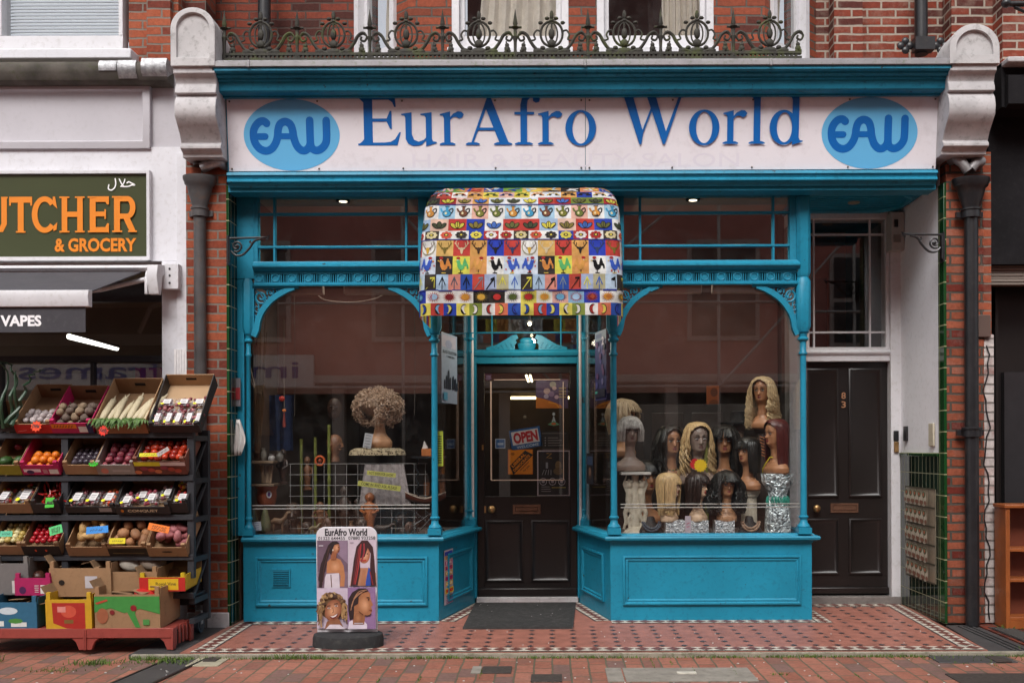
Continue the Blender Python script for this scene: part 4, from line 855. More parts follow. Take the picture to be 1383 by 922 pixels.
def shop_sign():
 sg = thing('shop_sign', 'long white fascia sign with blue serif lettering and an oval badge at each end', 'sign', (.18, -.25, Z(231, -.25)))
 o = Vector((X(309.5, -.25), -.228, zz(230, -.228))); topY = -.282
 zt = zz(135, -.28); v = Vector((0, topY - o.y, zt - o.z)); sc = 7.05 / FPX  # metres per photo pixel on this plane
 vd = v.normalized(); f = lambda a, c, k=0: Vector((o.x, o.y, o.z)) + Vector((1, 0, 0)) * (a * sc) + vd * (c * sc) + Vector((0, -vd.z, vd.y)) * (.0 + k)
 Wp, Hp = 957, 95.5; wm = paint('white_sign_panel', (.75, .715, .75), .35, .04, 2, '#9a8f8f', .25, .05, dscale=3)
 for i, (a0, a1) in enumerate(((0, 482.2), (483, Wp))):
  b = MB(); r0 = [f(*p, k) for k in (-.012,) for p in ((a0, 0), (a1, 0), (a1, Hp), (a0, Hp))]; r1 = [f(*p) for p in ((a0, 0), (a1, 0), (a1, Hp), (a0, Hp))]
  b.loft([r0, r1], wm); b.build('sign_panel', parent=sg)
 g2 = lambda a, c, k=0: f(a - 309.5, c, .0012 + k)
 # ghost of earlier lettering
 b = MB(); gh = paint('faded_lettering_ghost', (.70, .66, .715), .4, .04, 2);
 b.text('HAIR & BEAUTY SALON', (558, 4, 1000, 22), lambda a, c: g2(a, c, -.0006), gh); b.keep = True; b.build('faded_lettering', parent=sg, smooth=0)
 b = MB(); A = Art(b, g2, .00025); blue = paint('sign_blue', (.0, .115, .41), .35, .04, 2)
 BY = 33.5
 for ch, x, w in (('E', 485.3, 57), ('u', 544, 47), ('r', 596, 32), ('A', 631, 62), ('f', 696.5, 35), ('r', 728.5, 32), ('o', 765, 41.5), ('W', 839, 88), ('o', 931.5, 41), ('r', 977.5, 33), ('l', 1013, 21), ('d', 1040, 44)):
  serif_glyph(A, ch, x, w, blue, BY)
 b.keep = True; b.build('lettering', parent=sg, smooth=0)
 for cx_, cy_ in ((395.8, 47.5), (1175.5, 47.5)):
  b = MB(); A = Art(b, g2, .0004); lb = paint('sign_pale_blue', (.12, .42, .70), .35, .04, 2) if cx_ < 500 else bpy.data.materials['sign_pale_blue']
  A.ell(cx_, cy_, 64.8, 47, lb, 64); b.keep = True; bd = b.build('oval_badge', parent=sg, smooth=0)
  b = MB(); A = Art(b, g2, .00012); A.k = 8
  # monogram, traced from the badge in zoomed pixels (3.546 per photo pixel), centre at (410, 642)
  s = 3.546; tr = lambda pts: [(cx_ + (a - 410) / s, cy_ - (y - 642) / s) for a, y in pts]
  wd = 10.3
  A.line(tr([(292, 588), (276, 577), (252, 585), (232, 612), (227, 645), (235, 680), (256, 706), (285, 716), (312, 706), (332, 680), (342, 650), (346, 618), (356, 592), (380, 580), (404, 592), (415, 620), (420, 655), (432, 690), (452, 712), (474, 714), (492, 698), (498, 680)]), wd, blue, True, True)
  A.line(tr([(498, 575), (498, 640), (500, 690), (512, 710), (534, 714), (556, 702), (572, 680), (577, 650), (577, 576)]), wd, blue, True, True)
  A.line(tr([(250, 649), (284, 649)]), 8.6, blue, False, True); A.line(tr([(352, 648), (412, 648)]), 7.8, blue)
  b.keep = True; b.build('initials', parent=bd, smooth=0)
 b = MB(); sm = paint('screw_head', (.12, .09, .07), .5)
 for a in (4, 122, 236, 361, 477, 488, 600, 708, 838, 953):
  for c in (3, 91.5): p = f(a, c, .003); b.sphere(p, .007, 8, sm, 5)
 b.build('screw', parent=sg)
shop_sign()
# ------------------------------------------------------------------ cast-iron cresting on the ledge
def cresting():
 t = thing('iron_cresting', 'mossy cast-iron cresting of roundels and spikes along the ledge above the sign', 'railing', (0, -.36, 3.93)); Y = -.36; k = (CAMD + Y) / FPX
 z0 = Z(79, Y); b = MB(); x0, x1 = X(305, Y), X(1084, Y)
 b.box(x0, x1, Y - .02, Y + .02, z0 - .02, z0 + .004, IRONM); b.box(x0, x1, Y - .015, Y + .015, z0 + .022, z0 + .04, IRONM)
 n = int((x1 - x0) / .03)
 for i in range(n): b.box(x0 + i * .03, x0 + i * .03 + .016, Y - .012, Y + .012, z0, z0 + .03, IRONM)
 b.build('base_rail', parent=t)
 def roundel(xc):
  b = MB(); q = lambda a, c: (xc + a * k, Y, z0 + c * k + .03)
  b.tube([q(15 * math.cos(a), 27 + 17 * math.sin(a)) for a in [2 * PI * i / 22 for i in range(23)]], .009, 6, IRONM)
  b.tube([q(8 * math.cos(a), 27 + 15 * math.sin(a)) for a in [PI / 2 + 2 * PI * i / 18 for i in range(19)]], .006, 5, IRONM)
  b.sphere(q(0, 27), (.022, .02, .04), 8, IRONM, 6); b.sphere(q(0, 14), (.03, .02, .03), 8, IRONM, 6); b.tube([q(0, 0), q(0, 46)], .008, 6, IRONM)
  for a, c, rx, rz in ((0, 52, .015, .035), (-6, 48, .018, .012), (6, 48, .018, .012), (0, 45, .02, .012), (-15, 42, .018, .012), (15, 42, .018, .012), (-19, 4, .035, .022), (19, 4, .035, .022), (0, 4, .06, .025), (-12, 8, .02, .015), (12, 8, .02, .015)): b.sphere(q(a, c), (rx, .014, rz), 7, IRONM, 5)
  for s in (-1, 1):
   b.tube([q(s * a, c) for a, c in catmull([(14, 30), (20, 32), (24, 26), (22, 20), (28, 18)], 3)], .007, 5, IRONM)
   b.tube([q(s * a, c) for a, c in catmull([(8, 2), (20, 6), (28, 16), (33, 25), (40, 29), (45, 24), (42, 18), (37, 20), (38, 24)], 3)], [.012] * 14 + [.008] * 11, 6, IRONM)
   for a, c, r in ((38, 12, .016), (38, 7, .022), (36, 3, .012), (41, 4, .012)): b.sphere(q(s * a, c), (r, .012, r), 7, IRONM, 5)
   b.tube([q(s * 37, 17), q(s * 38, 6)], .006, 5, IRONM)
  return b.build('roundel', parent=t)
 def spear(xc):
  b = MB(); b.lathe([(.014, z0), (.018, z0 + .02), (.010, z0 + .06), (.012, z0 + .12), (.02, z0 + .15), (.012, z0 + .16), (.012, z0 + .2), (.03, z0 + .215), (.012, z0 + .225), (.017, z0 + .24), (.006, z0 + .31), (.001, z0 + .345)], (xc, Y, 0), 8, IRONM)
  b.tube([(xc - .045, Y, z0 + .215), (xc + .045, Y, z0 + .215)], .008, 6, IRONM); return b.build('spear', parent=t)
 base = X(305, Y); pitch = 98.2 * k; rr = roundel(base + pitch / 2); ss = spear(base)
 for i in range(1, 8):
  for o_, off in ((rr, i * pitch), (ss, i * pitch)):
   c = o_.copy(); COL.objects.link(c); c.parent = t; c.location = o_.location + Vector((off, 0, 0))
cresting()
# ------------------------------------------------------------------ patterned barrel canopy over the door
_cc2 = {}
def translucent(m):
 nt = m.node_tree; b = nt.nodes['Principled BSDF']; out = nt.nodes['Material Output']; tr = nt.nodes.new('ShaderNodeBsdfTranslucent'); mx_ = nt.nodes.new('ShaderNodeMixShader'); mx_.inputs[0].default_value = .3
 src = b.inputs['Base Color'].links[0].from_socket; nt.links.new(src, tr.inputs[0]); nt.links.new(b.outputs[0], mx_.inputs[1]); nt.links.new(tr.outputs[0], mx_.inputs[2]); nt.links.new(mx_.outputs[0], out.inputs[0])
def canopy():
 t = thing('door_canopy', 'rounded canopy printed with rows of jugs, leaves, stags, cockerels, arrows, suns and moons', 'canopy', (-.2, -.3, 2.15))
 prof = [(-.26, 254), (-.34, 259.5), (-.43, 267), (-.50, 277), (-.57, 295.5), (-.625, 311.5), (-.66, 324), (-.71, 345.5), (-.75, 370), (-.77, 390), (-.772, 391.5), (-.775, 409), (-.778, 425.5)]
 P = [(y, Z(p, y)) for y, p in prof]
 XC = (X(565, -.77) + X(843, -.77)) / 2; HW = X(843, -.77) - XC
 def prof_at(v):  # v in profile index units
  i = min(max(int(v), 0), len(P) - 2); k = v - i; a, b = P[i], P[i + 1]
  if i in (0, 1, 2, 3, 4, 5, 6, 7, 8) :
   p0 = P[max(i - 1, 0)]; p3 = P[min(i + 2, 9)]
   f = lambda j: .5 * (2 * a[j] + (b[j] - p0[j]) * k + (2 * p0[j] - 5 * a[j] + 4 * b[j] - p3[j]) * k * k + (3 * a[j] - p0[j] - 3 * b[j] + p3[j]) * k ** 3)
   return f(0), f(1)
  return a[0] + (b[0] - a[0]) * k, a[1] + (b[1] - a[1]) * k
 def pos(s, v):
  """s metres from the centre along the hem, v profile index"""
  y, z = prof_at(v); hw = HW - .062 * math.exp(-v * .8); r = .13 if v < 3 else .09
  r = min(r, -.08 - y); yb = -.05; sg = 1 if s >= 0 else -1; a = abs(s)
  L1 = hw - r; L2 = r * PI / 2
  if a <= L1: x, yy = a, y
  elif a <= L1 + L2: th = (a - L1) / r; x, yy = L1 + r * math.sin(th), y + r * (1 - math.cos(th))
  else: x, yy = hw, y + r + (a - L1 - L2)
  yy = min(yy, yb)
  wr = .008 * mnoise.noise(Vector((s * 4, v * .9, 2))) + (.004 * math.sin(s * 11 + v) if v > 10 else 0)
  return Vector((XC + sg * x, yy + wr, z))
 def surf(s, v, k=0.0):
  p = pos(s, v); e = .004; du = pos(s + e, v) - pos(s - e, v); dv = pos(s, min(v + .03, 12)) - pos(s, max(v - .03, 0))
  n = dv.cross(du); n = n.normalized() if n.length > 1e-12 else Vector((0, -1, 0))
  if n.y > 0 or (abs(n.y) < .05 and n.x * (1 if s > 0 else -1) < 0): n = -n
  return p + n * (.001 + k)
 R = random.Random(21)
 pal = ['#e9e6e2', '#b3261e', '#1d3fae', '#e8cf3c', '#9fc7e0', '#e0a24a', '#e8b7a4', '#3b3432', '#7a8a2e', '#d8dfe8', '#c8432e']
 HALF = HW - .09 + .09 * PI / 2 + .62
 _c0 = globals()['col']
 def col(c, rough=.85):
  if c not in _cc2: q = srgb(c); k = sum(q) / 3; _cc2[c] = paint('canopy_' + c[1:], tuple((v * .82 + k * .12) * .88 for v in q), .9, .22, 14, '#5a544c', .3, .4, world=False, spec=.2, dscale=5); translucent(_cc2[c])
  return _cc2[c]
 def cell(b, s0, s1, v0, v1, c, nu=4, nv=3, lift=0.0):
  for i in range(nu):
   for j in range(nv):
    a0, a1 = s0 + (s1 - s0) * i / nu, s0 + (s1 - s0) * (i + 1) / nu; w0, w1 = v0 + (v1 - v0) * j / nv, v0 + (v1 - v0) * (j + 1) / nv
    b.face([surf(a0, w0, lift), surf(a1, w0, lift), surf(a1, w1, lift), surf(a0, w1, lift)], col(c, .55))
 class CanArt(Art):
  def poly(s_, pts, c): Art.poly(s_, pts, col(c) if isinstance(c, str) else c)
  def line(s_, pts, w, c, smooth=False, round_=False): Art.line(s_, pts, w, col(c) if isinstance(c, str) else c, smooth, round_)
 rows = [(0, 1, .128, 'band'), (1, 2, .105, 'mask'), (2, 3, .11, 'leafy'), (3, 4, .108, 'jug'), (4, 5, .119, 'leaf'), (5, 6, .098, 'flower'), (6, 7, .108, 'stag'), (7, 8, .108, 'cock'), (8, 9.7, .078, 'arrow'), (10.05, 11, .1, 'sun'), (11, 12, .082, 'moon')]
 bgs = {'jug': ['#e9e6e2', '#9fc7e0', '#e9e6e2', '#e8b09a', '#ecebe6', '#a8cfe6'], 'leaf': ['#c8352a', '#1d3fae', '#e9e6e2', '#c8352a', '#c8352a', '#9fb9d8', '#eac0a8'], 'flower': ['#ecebe6', '#4a3f36', '#ecebe6', '#ecebe6', '#1d3fae', '#b8261e'],
           'stag': ['#e0a24a', '#1838b8', '#c8352a', '#e9e6e2', '#e0b25a', '#c8352a'], 'cock': ['#cfdcec', '#2f2a2a', '#e0da3a', '#e09a4a', '#ecebe6', '#cfdcec'], 'arrow': ['#b8cfe4', '#3a322e', '#a8c4e0', '#e08a78', '#1d4fb0', '#c8402e', '#a8b8dc', '#b9b28a'],
           'sun': ['#3a322e', '#ecebe6', '#e8d84a', '#ecebe6', '#e9b0a0', '#86b8dc', '#1838b8', '#ecebe6', '#ecebe6', '#ecebe6', '#2a2624'], 'moon': ['#e8d84a', '#c8352a', '#1d3fae', '#e8d84a', '#8a9a3a', '#e9e6e2', '#e0704a', '#1d4fb0'], 'mask': pal, 'leafy': pal, 'band': ['#7aa838', '#e0b83a', '#d89848', '#2f2a2a', '#e08a50', '#5a80c0', '#6aa03a', '#d87a4a', '#2a48a8']}
 base = None
 for v0, v1, cw, kind in rows:
  b = MB(); n = int(2 * HALF / cw); cw = 2 * HALF / n; sh = R.uniform(0, cw) * 0
  for i in range(n):
   s0 = -HALF + i * cw; bgc = bgs[kind][(i * (1 if kind != 'cock' else 1) + (3 if kind == 'stag' else 0)) % len(bgs[kind])] if kind not in ('mask', 'leafy') else R.choice(pal)
   cell(b, s0, s0 + cw, v0, v1, bgc)
   if abs(s0) > HW + .35: continue
   mp = lambda a, c, k=0: surf(s0 + cw * (a if True else a), v1 + (v0 - v1) * c, .0025 + k)
   A = CanArt(b, mp, .00018); dk = '#241f20'
   fg = R.choice([c for c in ('#b3261e', '#1d3fae', '#d8b22a', '#5c7a2e', '#6a4430', '#d88a3a', '#e9e6e2', '#241f20') if c != bgc])
   if kind == 'jug':
    c = ['#6f7a32', '#d8912e', '#2f9cc8', '#7a4a34', '#7a7a2a'][i % 5]
    A.line([(.62, .6), (.82, .72), (.84, .5), (.66, .32)], .07, dk, True); A.line([(.35, .4), (.18, .55), (.12, .72)], .11, c); A.ell(.5, .36, .27, .24, dk, 14); A.ell(.5, .36, .23, .2, c, 14); A.rect(.42, .5, .58, .86, c); A.rect(.36, .84, .64, .9, dk); A.ell(.44, .38, .07, .09, '#e8d8a0', 8)
   elif kind in ('leaf', 'leafy'):
    c = ['#6a6a34', '#4a5038', '#e0d030', '#8a7a30', '#3a6ac0'][i % 5]
    for rr, dx in ((55, -.2), (-55, .2), (90, 0)): A.ell(.5 + dx, .42 + (0 if dx else .08), .3, .15, dk, 12, rot_=rr if dx == 0 else rr * -1 + 90 * 0); A.ell(.5 + dx, .42 + (0 if dx else .08), .25, .11, c, 12, rot_=rr if dx == 0 else -rr)
    A.line([(.5, .15), (.5, .75)], .03, dk)
   elif kind == 'flower':
    c = ['#b3261e', '#e8d8a0', '#d8502e', '#3a3432', '#e8d83a', '#e9e6e2'][i % 6]
    for j in range(8): a = j * PI / 4; A.ell(.5 + .28 * math.cos(a), .5 + .3 * math.sin(a), .13, .14, c, 8)
    A.ell(.5, .5, .16, .17, dk, 10); A.ell(.5, .5, .09, .1, '#e8d040', 8)
   elif kind == 'stag':
    c = ['#2a2422', '#30406a', '#7a6a24', '#d8c49a', '#4a3424'][i % 5]
    if bgc == '#e9e6e2': A.ell(.5, .5, .46, .46, '#a09a7a', 16); A.ell(.5, .52, .4, .42, '#ecebe6', 16); c = '#8a7a70'
    for s_ in (-1, 1): A.line([(.5 + s_ * .07, .45), (.5 + s_ * .26, .55), (.5 + s_ * .36, .8), (.5 + s_ * .3, .93)], .045, c, True); A.line([(.5 + s_ * .24, .56), (.5 + s_ * .2, .8)], .04, c); A.line([(.5 + s_ * .33, .68), (.5 + s_ * .44, .78)], .035, c); A.ell(.5 + s_ * .14, .42, .08, .035, c, 8, rot_=s_ * 20)
    A.poly([(.38, .45), (.45, .15), (.5, .1), (.55, .15), (.62, .45), (.5, .5)], c if bgc != '#e9e6e2' else '#e0b020')
   elif kind == 'cock':
    c = ['#2a5ac8', '#e08a2a', '#5ab86a', '#d89a3a', '#1c1a1c', '#2a5ac8'][i % 6]; fl = 1 if i % 3 else -1
    g = lambda a, q: ((a - .5) * fl + .5, q)
    if i % 6 in (0, 5):
     for _ in range(7): A.ell(R.random() * .9 + .05, R.random() * .8 + .1, .05, .05, '#d8452e', 6)
    if i % 6 == 1: A.rect(0, 0, 1, .55, '#3a3634')
    for r_ in ((.78, .62), (.86, .48), (.72, .76)): A.line([g(.62, .42), g((.62 + r_[0]) / 2 + .04, r_[1] + .06), g(*r_), g(r_[0] + .02, r_[1] - .18)], .1, c, True)
    A.poly([g(.2, .72), g(.3, .82), g(.42, .74), g(.5, .52), g(.68, .48), g(.7, .34), g(.56, .22), g(.4, .24), g(.28, .42), g(.26, .6)], c)
    A.ell(*g(.32, .88), .12, .07, '#b3181e', 10); A.poly([g(.2, .76), g(.08, .72), g(.2, .68)], '#e8c030'); A.line([g(.48, .24), g(.48, .06)], .05, dk); A.line([g(.36, .06), g(.62, .06)], .05, '#e8c030' if i % 2 else dk); A.ell(*g(.3, .76), .025, .025, '#ffffff', 6)
   elif kind == 'arrow':
    c = ['#1c1a1c', '#e8e030', '#2a62c8', '#1c1a1c', '#4a5a6a', '#1c1a1c', '#7a8a98'][i % 7] if bgc not in ('#3a322e',) else '#e8e030'
    if bgc in ('#c8402e', '#3a322e'): A.line([(.15, .12), (.85, .88)], .06, c); A.line([(.5, .86), (.87, .88), (.84, .5)], .06, c)
    elif i % 5 == 4: A.line([(.15, .12), (.8, .85)], .1, c); A.line([(.5, .8), (.82, .88), (.84, .5)], .08, c)
    else: A.line([(.5, .08), (.5, .85)], .07, c); A.line([(.24, .62), (.5, .9), (.76, .62)], .07, c)
   elif kind == 'sun':
    c, c2 = [('#e09a1a', '#c8741a'), ('#e8b020', '#8a7430'), ('#c82018', '#2a2420'), ('#5a6a2a', '#2a2420'), ('#c82018', '#2a2420'), ('#e09a1a', '#e8d040'), ('#6ab8e0', '#2a4a8a'), ('#a0c8e8', '#b82a1e'), ('#8a1a24', '#b84a2a')][i % 9]
    if c2 == bgc: c2 = '#6a6a5a'
    A.poly([(.5 + (.46 if j % 2 else .2) * math.cos(j * PI / 16), .5 + (.46 if j % 2 else .2) * math.sin(j * PI / 16)) for j in range(32)], c2); A.ell(.5, .5, .25, .25, c, 14)
   elif kind == 'moon':
    c = ['#1d4fb0', '#ece8e0', '#e8d040', '#86b8e0', '#ece8e0', '#1d3fae', '#e8e060', '#b3261e'][(i * 3) % 8]; c = c if c != bgc else '#ece8e0'; f_ = -1 if i % 2 else 1
    for k2, cc in ((1.0, dk), (.82, c)): A.poly([(.5 + f_ * (.3 * k2 * math.cos(a) - .12), .5 + .42 * k2 * math.sin(a)) for a in [-2 + 4 * j / 12 for j in range(13)]] + [(.5 + f_ * (.30 * k2 * .45 * math.cos(a) - .2), .5 + .36 * k2 * math.sin(a)) for a in [2 - 4 * j / 12 for j in range(13)]], cc)
   elif kind == 'mask':
    A.line([(.1, .3), (.5, .75), (.9, .3)], .12, fg, True); A.ell(.3, .4, .1, .12, dk, 8); A.ell(.7, .4, .1, .12, dk, 8); A.line([(.2, .8), (.5, .6), (.8, .8)], .08, R.choice(pal), True)
   else:
    for _ in range(3): A.line([(R.random(), R.random()), (R.random(), R.random()), (R.random(), R.random())], .12, R.choice(pal), True)
  b.keep = True; b.build('valance_print' if v0 >= 10 else 'printed_band', parent=t, smooth=0)
 b = MB()
 for v, c in ((3, '#1a2a8a'), (6, '#1a2a8a'), (9.95, '#1a2a8a')):
  n = 60
  for i in range(n):
   a0, a1 = -HALF + 2 * HALF * i / n, -HALF + 2 * HALF * (i + 1) / n; wv = (.12 if int(i / 2) % 2 else .02) if v > 9 else .0
   if i == 0 and v != 3: b.keep = True; b.build('piping', parent=t, smooth=0); b = MB()
   b.face([surf(a0, v - .05, .0045), surf(a1, v - .05, .0045), surf(a1, v + .02 + wv, .0045), surf(a0, v + .02 + wv, .0045)], col(c))
 b.keep = True; b.build('piping', parent=t, smooth=0)
 b = MB(); fm = paint('canopy_frame', (.5, .5, .5), .4, metal=.5)
 b.tube([pos(s, 9.9) + Vector((0, .02, 0)) for s in [-HALF + 2 * HALF * i / 30 for i in range(31)]], .012, 6, fm)
 for s in (-HALF + .02, HALF - .02): b.tube([pos(s, .3), pos(s, 4), pos(s, 9.9)], .010, 6, fm)
 b.build('frame', parent=t)
canopy()

# ------------------------------------------------------------------ scrolled iron brackets
def hook(x, z, s, lab):
 t = thing('iron_bracket', lab, 'bracket', (x, -.2, z)); b = MB(); Y = -.22; q = lambda a, c: (x + s * a, Y, z + c)
 b.tube([q(0, 0), q(.24, .005), q(.275, .008), q(.285, .02), q(.28, .0), q(.262, -.012)], [.008, .008, .007, .008, .006, .005], 6, IRON)
 b.tube([q(.0, .01), q(.0, -.17)], .009, 6, IRON)
 b.tube([q(a, c) for a, c in catmull([(.23, -.003), (.18, -.02), (.15, -.065), (.10, -.115), (.05, -.12), (.015, -.09)], 4)], .008, 6, IRON)
 b.tube([q(.055 + .042 * (1 - .8 * i / 18) * math.cos(-2 + i * .55), -.055 + .042 * (1 - .8 * i / 18) * math.sin(-2 + i * .55)) for i in range(19)], .007, 6, IRON)
 b.tube([q(a, c) for a, c in catmull([(.19, -.01), (.175, -.03), (.15, -.03), (.155, -.015)], 3)], .006, 6, IRON)
 b.sphere(q(.055, -.055), .013, 8, IRON, 6); b.build('scroll', parent=t)
 b = MB(); b.box(min(x, x - s * .012), max(x, x - s * .012), Y - .015, -.165, z - .19, z + .02, IRON); b.build('back_plate', parent=t)
hook(X(310, -.22), Z(320.5, -.22), 1, 'curly black iron bracket on the left brick pier in front of the transom')
hook(X(1274, -.22), Z(319, -.22), -1, 'curly black iron bracket on the right brick pier in front of the white reveal')

# ------------------------------------------------------------------ door furniture on the reveal
def boxlet(name, lab, cat, x0, x1, y0, y1, z0, z1, m, extra=None):
 t = thing(name, lab, cat, ((x0 + x1) / 2, (y0 + y1) / 2, z0)); b = MB(); b.box(x0, x1, y0, y1, z0, z1, m); b.build('casing', parent=t, bevel=.004)
 if extra: extra(t)
 return t
def mx(t):
 b = MB(); b.box(2.72, 2.75, .612, .62, 3.0, 3.06, IRON); b.box(2.715, 2.77, .612, .62, 2.88, 2.94, col('#8a8078')); b.build('meter_window', parent=t)
boxlet('meter_box', 'grey-white meter box high on the reveal beside the side door fanlight', 'box', 2.70, 2.80, .62, .78, 2.82, 3.12, paint('meter_box_plastic', (.48, .45, .42), .5, .06, 6, '#6a6258', .4, .1), mx)
def bell(t): b = MB(); b.lathe([(.012, 0), (.008, .006)], (0, 0, 0), 10, BRASS); b.M = None; b.v = [Vector((X(1211, .72) + 0, .705, Z(588, .72))) + Vector((v.x, -v.z, v.y)) for v in b.v]; b.build('button', parent=t)
boxlet('doorbell', 'small black doorbell box on the white frame of the side door', 'doorbell', X(1206.5, .72), X(1213, .72), .70, .72, Z(597, .72), Z(583, .72), IRON)
boxlet('key_safe', 'small brass coloured key safe under the doorbell box', 'lock box', X(1207, .72), X(1213, .72), .70, .72, Z(612, .72), Z(598, .72), BRASS)
boxlet('entry_panel', 'narrow black entry panel on the white reveal beside the doorbell', 'intercom', 2.785, 2.805, .56, .62, Z(597, .6), Z(577, .6), IRON)
boxlet('wall_switch', 'small cream switch plate on the green tile edge', 'switch', 2.785, 2.800, .0, .09, Z(604, 0), Z(573, 0), col('#b8b09c'))
boxlet('junction_box', 'flat brown metal box on the pier beside the black pipe', 'box', X(1320.5, -.2), X(1339, -.2), -.20, -.17, Z(457, -.2), Z(427, -.2), paint('brown_box', (.10, .062, .05), .5))
t = thing('wall_cable', 'thin black cable snaking down the flaking white pier edge', 'cable', (3.1, -.18, 0)); b = MB()
R = random.Random(4); b.tube([(3.10 + .018 * math.sin(i * .9) + .01 * math.sin(i * 2.3), -.18, 1.98 - i * .065) for i in range(31)], .005, 5, IRON); b.build('cable', parent=t)

# ------------------------------------------------------------------ the butcher's shop on the left
def butcher():
 t = thing('butcher_shop', 'white painted butcher and grocery shop with brick upper storey, left of the blue shop', 'building', (-4.2, 0, 0))
 b = MB(); b.box(X(176, .15), X(243, .15), .15, .4, 3.75, 6.9, BRICK); b.box(X(243, .15), -2.61, .28, .5, 3.3, 6.9, BRICKU)
 b.build('upper_wall', parent=t)
 b = MB(); b.box(X(200, .1), X(232, .1), .10, .15, 3.75, 6.9, BRICK); b.build('brick_pilaster', parent=t)
 # window with venetian blind
 x0, x1, zb = X(-60, .2), X(174, .2), Z(70, .2)
 b = MB(); b.box(x0, X(6, .2), .1, .25, zb, 6, WHITEW); b.box(X(6, .2), x1, .12, .22, zb, Z(52, .2), WHITEW); b.box(X(168, .2) + .0, x1, .12, .25, Z(52, .2), 6, WHITEW); b.box(X(6, .2), X(12, .2), .12, .25, Z(52, .2), 6, WHITEW)
 w = b.build('window', parent=t, bevel=.004)
 b = MB(); b.box(X(12, .2), X(168, .2), .19, .195, Z(52, .2), 6, GLASS2); b.build('pane', parent=w)
 b = MB(); sl = paint('blind_slat', (.55, .60, .62), .5, .04, 3)
 for i in range(48): z = Z(52, .2) + .01 + i * .025; b.face([(X(12, .2), .235, z), (X(168, .2), .235, z), (X(168, .2), .255, z + .021), (X(12, .2), .255, z + .021)], sl)
 b.keep = True; b.build('venetian_blind', parent=w, smooth=0)
 b = MB(); b.box(X(-60, .2), X(186, .1), .0, .24, Z(84, .1), Z(70, .1), WHITEP); b.build('sill', parent=w, bevel=.01)
 # gutter ledge with foil tape
 Y = -.24; b = MB(); b.mould([(-7, Y), (X(228, Y), Y)], [(-.5, Z(83, Y)), (.02, Z(83, Y)), (.035, Z(88, Y)), (.03, Z(97, Y)), (.0, Z(106, Y)), (-.05, Z(109, Y)), (-.5, Z(109, Y))], MOSSY); lg = b.build('ledge', parent=t)
 for p0, p1, a, c in ((138, 162, 83, 96), (163, 188, 82.5, 105), (195, 229, 80, 103)):
  b = MB(); b.mould([(X(p0, Y), Y - .003), (X(p1, Y), Y - .003)], [(-.2, Z(a, Y) + .006), (.023, Z(a, Y) + .006), (.04, Z(88, Y)), (.035, Z(97, Y)) if c > 100 else (.036, Z(94, Y)), (.006, Z(c, Y)) if c > 100 else (.034, Z(96, Y))], FOIL); b.build('foil_tape', parent=lg)
 # fascia panel
 wp = WHITEP; Y = -.12
 b = MB(); b.box(-7, X(242, Y), Y + .02, .3, Z(500, Y), Z(104, Y), wp) if 0 else None
 b.box(-7, X(252, Y), Y, .3, Z(232, Y), Z(98, Y), paint('grey_lilac_fascia_paint', (.46, .44, .47), .6, .05, 3, '#8a8580', .2, .1)); b.build('fascia_wall', parent=t)
 M, _ = locM((-7, Y), (0, Y)); b = MB(M); raised(b, -.2, X(207, Y) + 7, Z(201, Y), Z(113, Y), [(0, 0), (0, .04), (.05, .05), (.06, .022), (.08, .018)], wp if 0 else bpy.data.materials['grey_lilac_fascia_paint']); b.build('fascia_panel', parent=t, bevel=.004)
 b = MB(); b.box(-7, X(262, -.1), -.14, .2, Z(352, -.1), Z(199, -.1), wp); b.build('frame_wall', parent=t)
 b = MB(); b.box(X(222, -.1), X(262, -.1), -.14, .2, 0.0, Z(352, -.1), wp); b.build('white_pilaster', parent=t, bevel=.004)
 b = MB(); b.box(X(243, -.1), X(263, -.1), -.155, -.14, 0.5, Z(208, -.1), wp); b.build('pilaster_strip', parent=t, bevel=.003)
 # shop front
 b = MB(); Yf = .05; x = lambda p: X(p, Yf); z = lambda p: Z(p, Yf)
 b.box(-7, x(232), Yf, Yf + .06, z(405), z(378), DARKG); b.box(x(219), x(232), Yf, Yf + .06, 0, z(405), DARKG); b.box(-7, x(219), Yf, Yf + .05, z(487), z(478), DARKG)
 for p in (-2, 122): b.box(x(p), x(p) + .03, Yf, Yf + .05, .6, z(487), DARKG)
 b.box(-7, x(219), Yf + .005, Yf + .055, 0, .6, DARKG); fr = b.build('shop_frame', parent=t, bevel=.003)
 b = MB(); b.box(-7, x(219), Yf + .02, Yf + .026, .6, z(405), GLASS); b.build('window_pane', parent=fr)
 b = MB(); b.box(-7, x(232), 3, 3.1, 0, 3, paint('butcher_room_wall', (.16, .135, .10), .8, .2, 1)); b.box(-7, x(232), .11, 3, 2.72, 2.8, paint('butcher_room_ceiling', (.30, .25, .18), .8, .1, 1)); b.box(-7, x(232), .11, 3, -.0, .01, INTERD); b.box(x(234), x(240), .11, 3, 0, 2.8, INTERD); b.build('interior', parent=t)
 b = MB(); b.box(x(160), x(216), .35, .5, z(540), z(490), col('#a01820', .5)); b.box(x(40), x(110), .35, .45, z(540), z(498), col('#9a9a98', .5)); b.build('window_shelf_goods', parent=t)
 l = thing('tube_lamp', 'slanting lit tube lamp under the ceiling of the butcher shop', 'light', (X(125, 1.2), 1.2, Z(460, 1.2)))
 b = MB(); b.tube([(X(94, .6), .6, Z(452, .6)), (X(158, 1.6), 1.6, Z(468, 1.6))], .022, 10, emit('butcher_tube', (1, .96, .88), 3)); b.build('tube', parent=l)
 b = MB(); b.tube([(X(93, .6), .6, Z(450, .6)), (X(159, 1.6), 1.6, Z(466, 1.6))], .02, 8, col('#777068')); b.build('housing', parent=l)
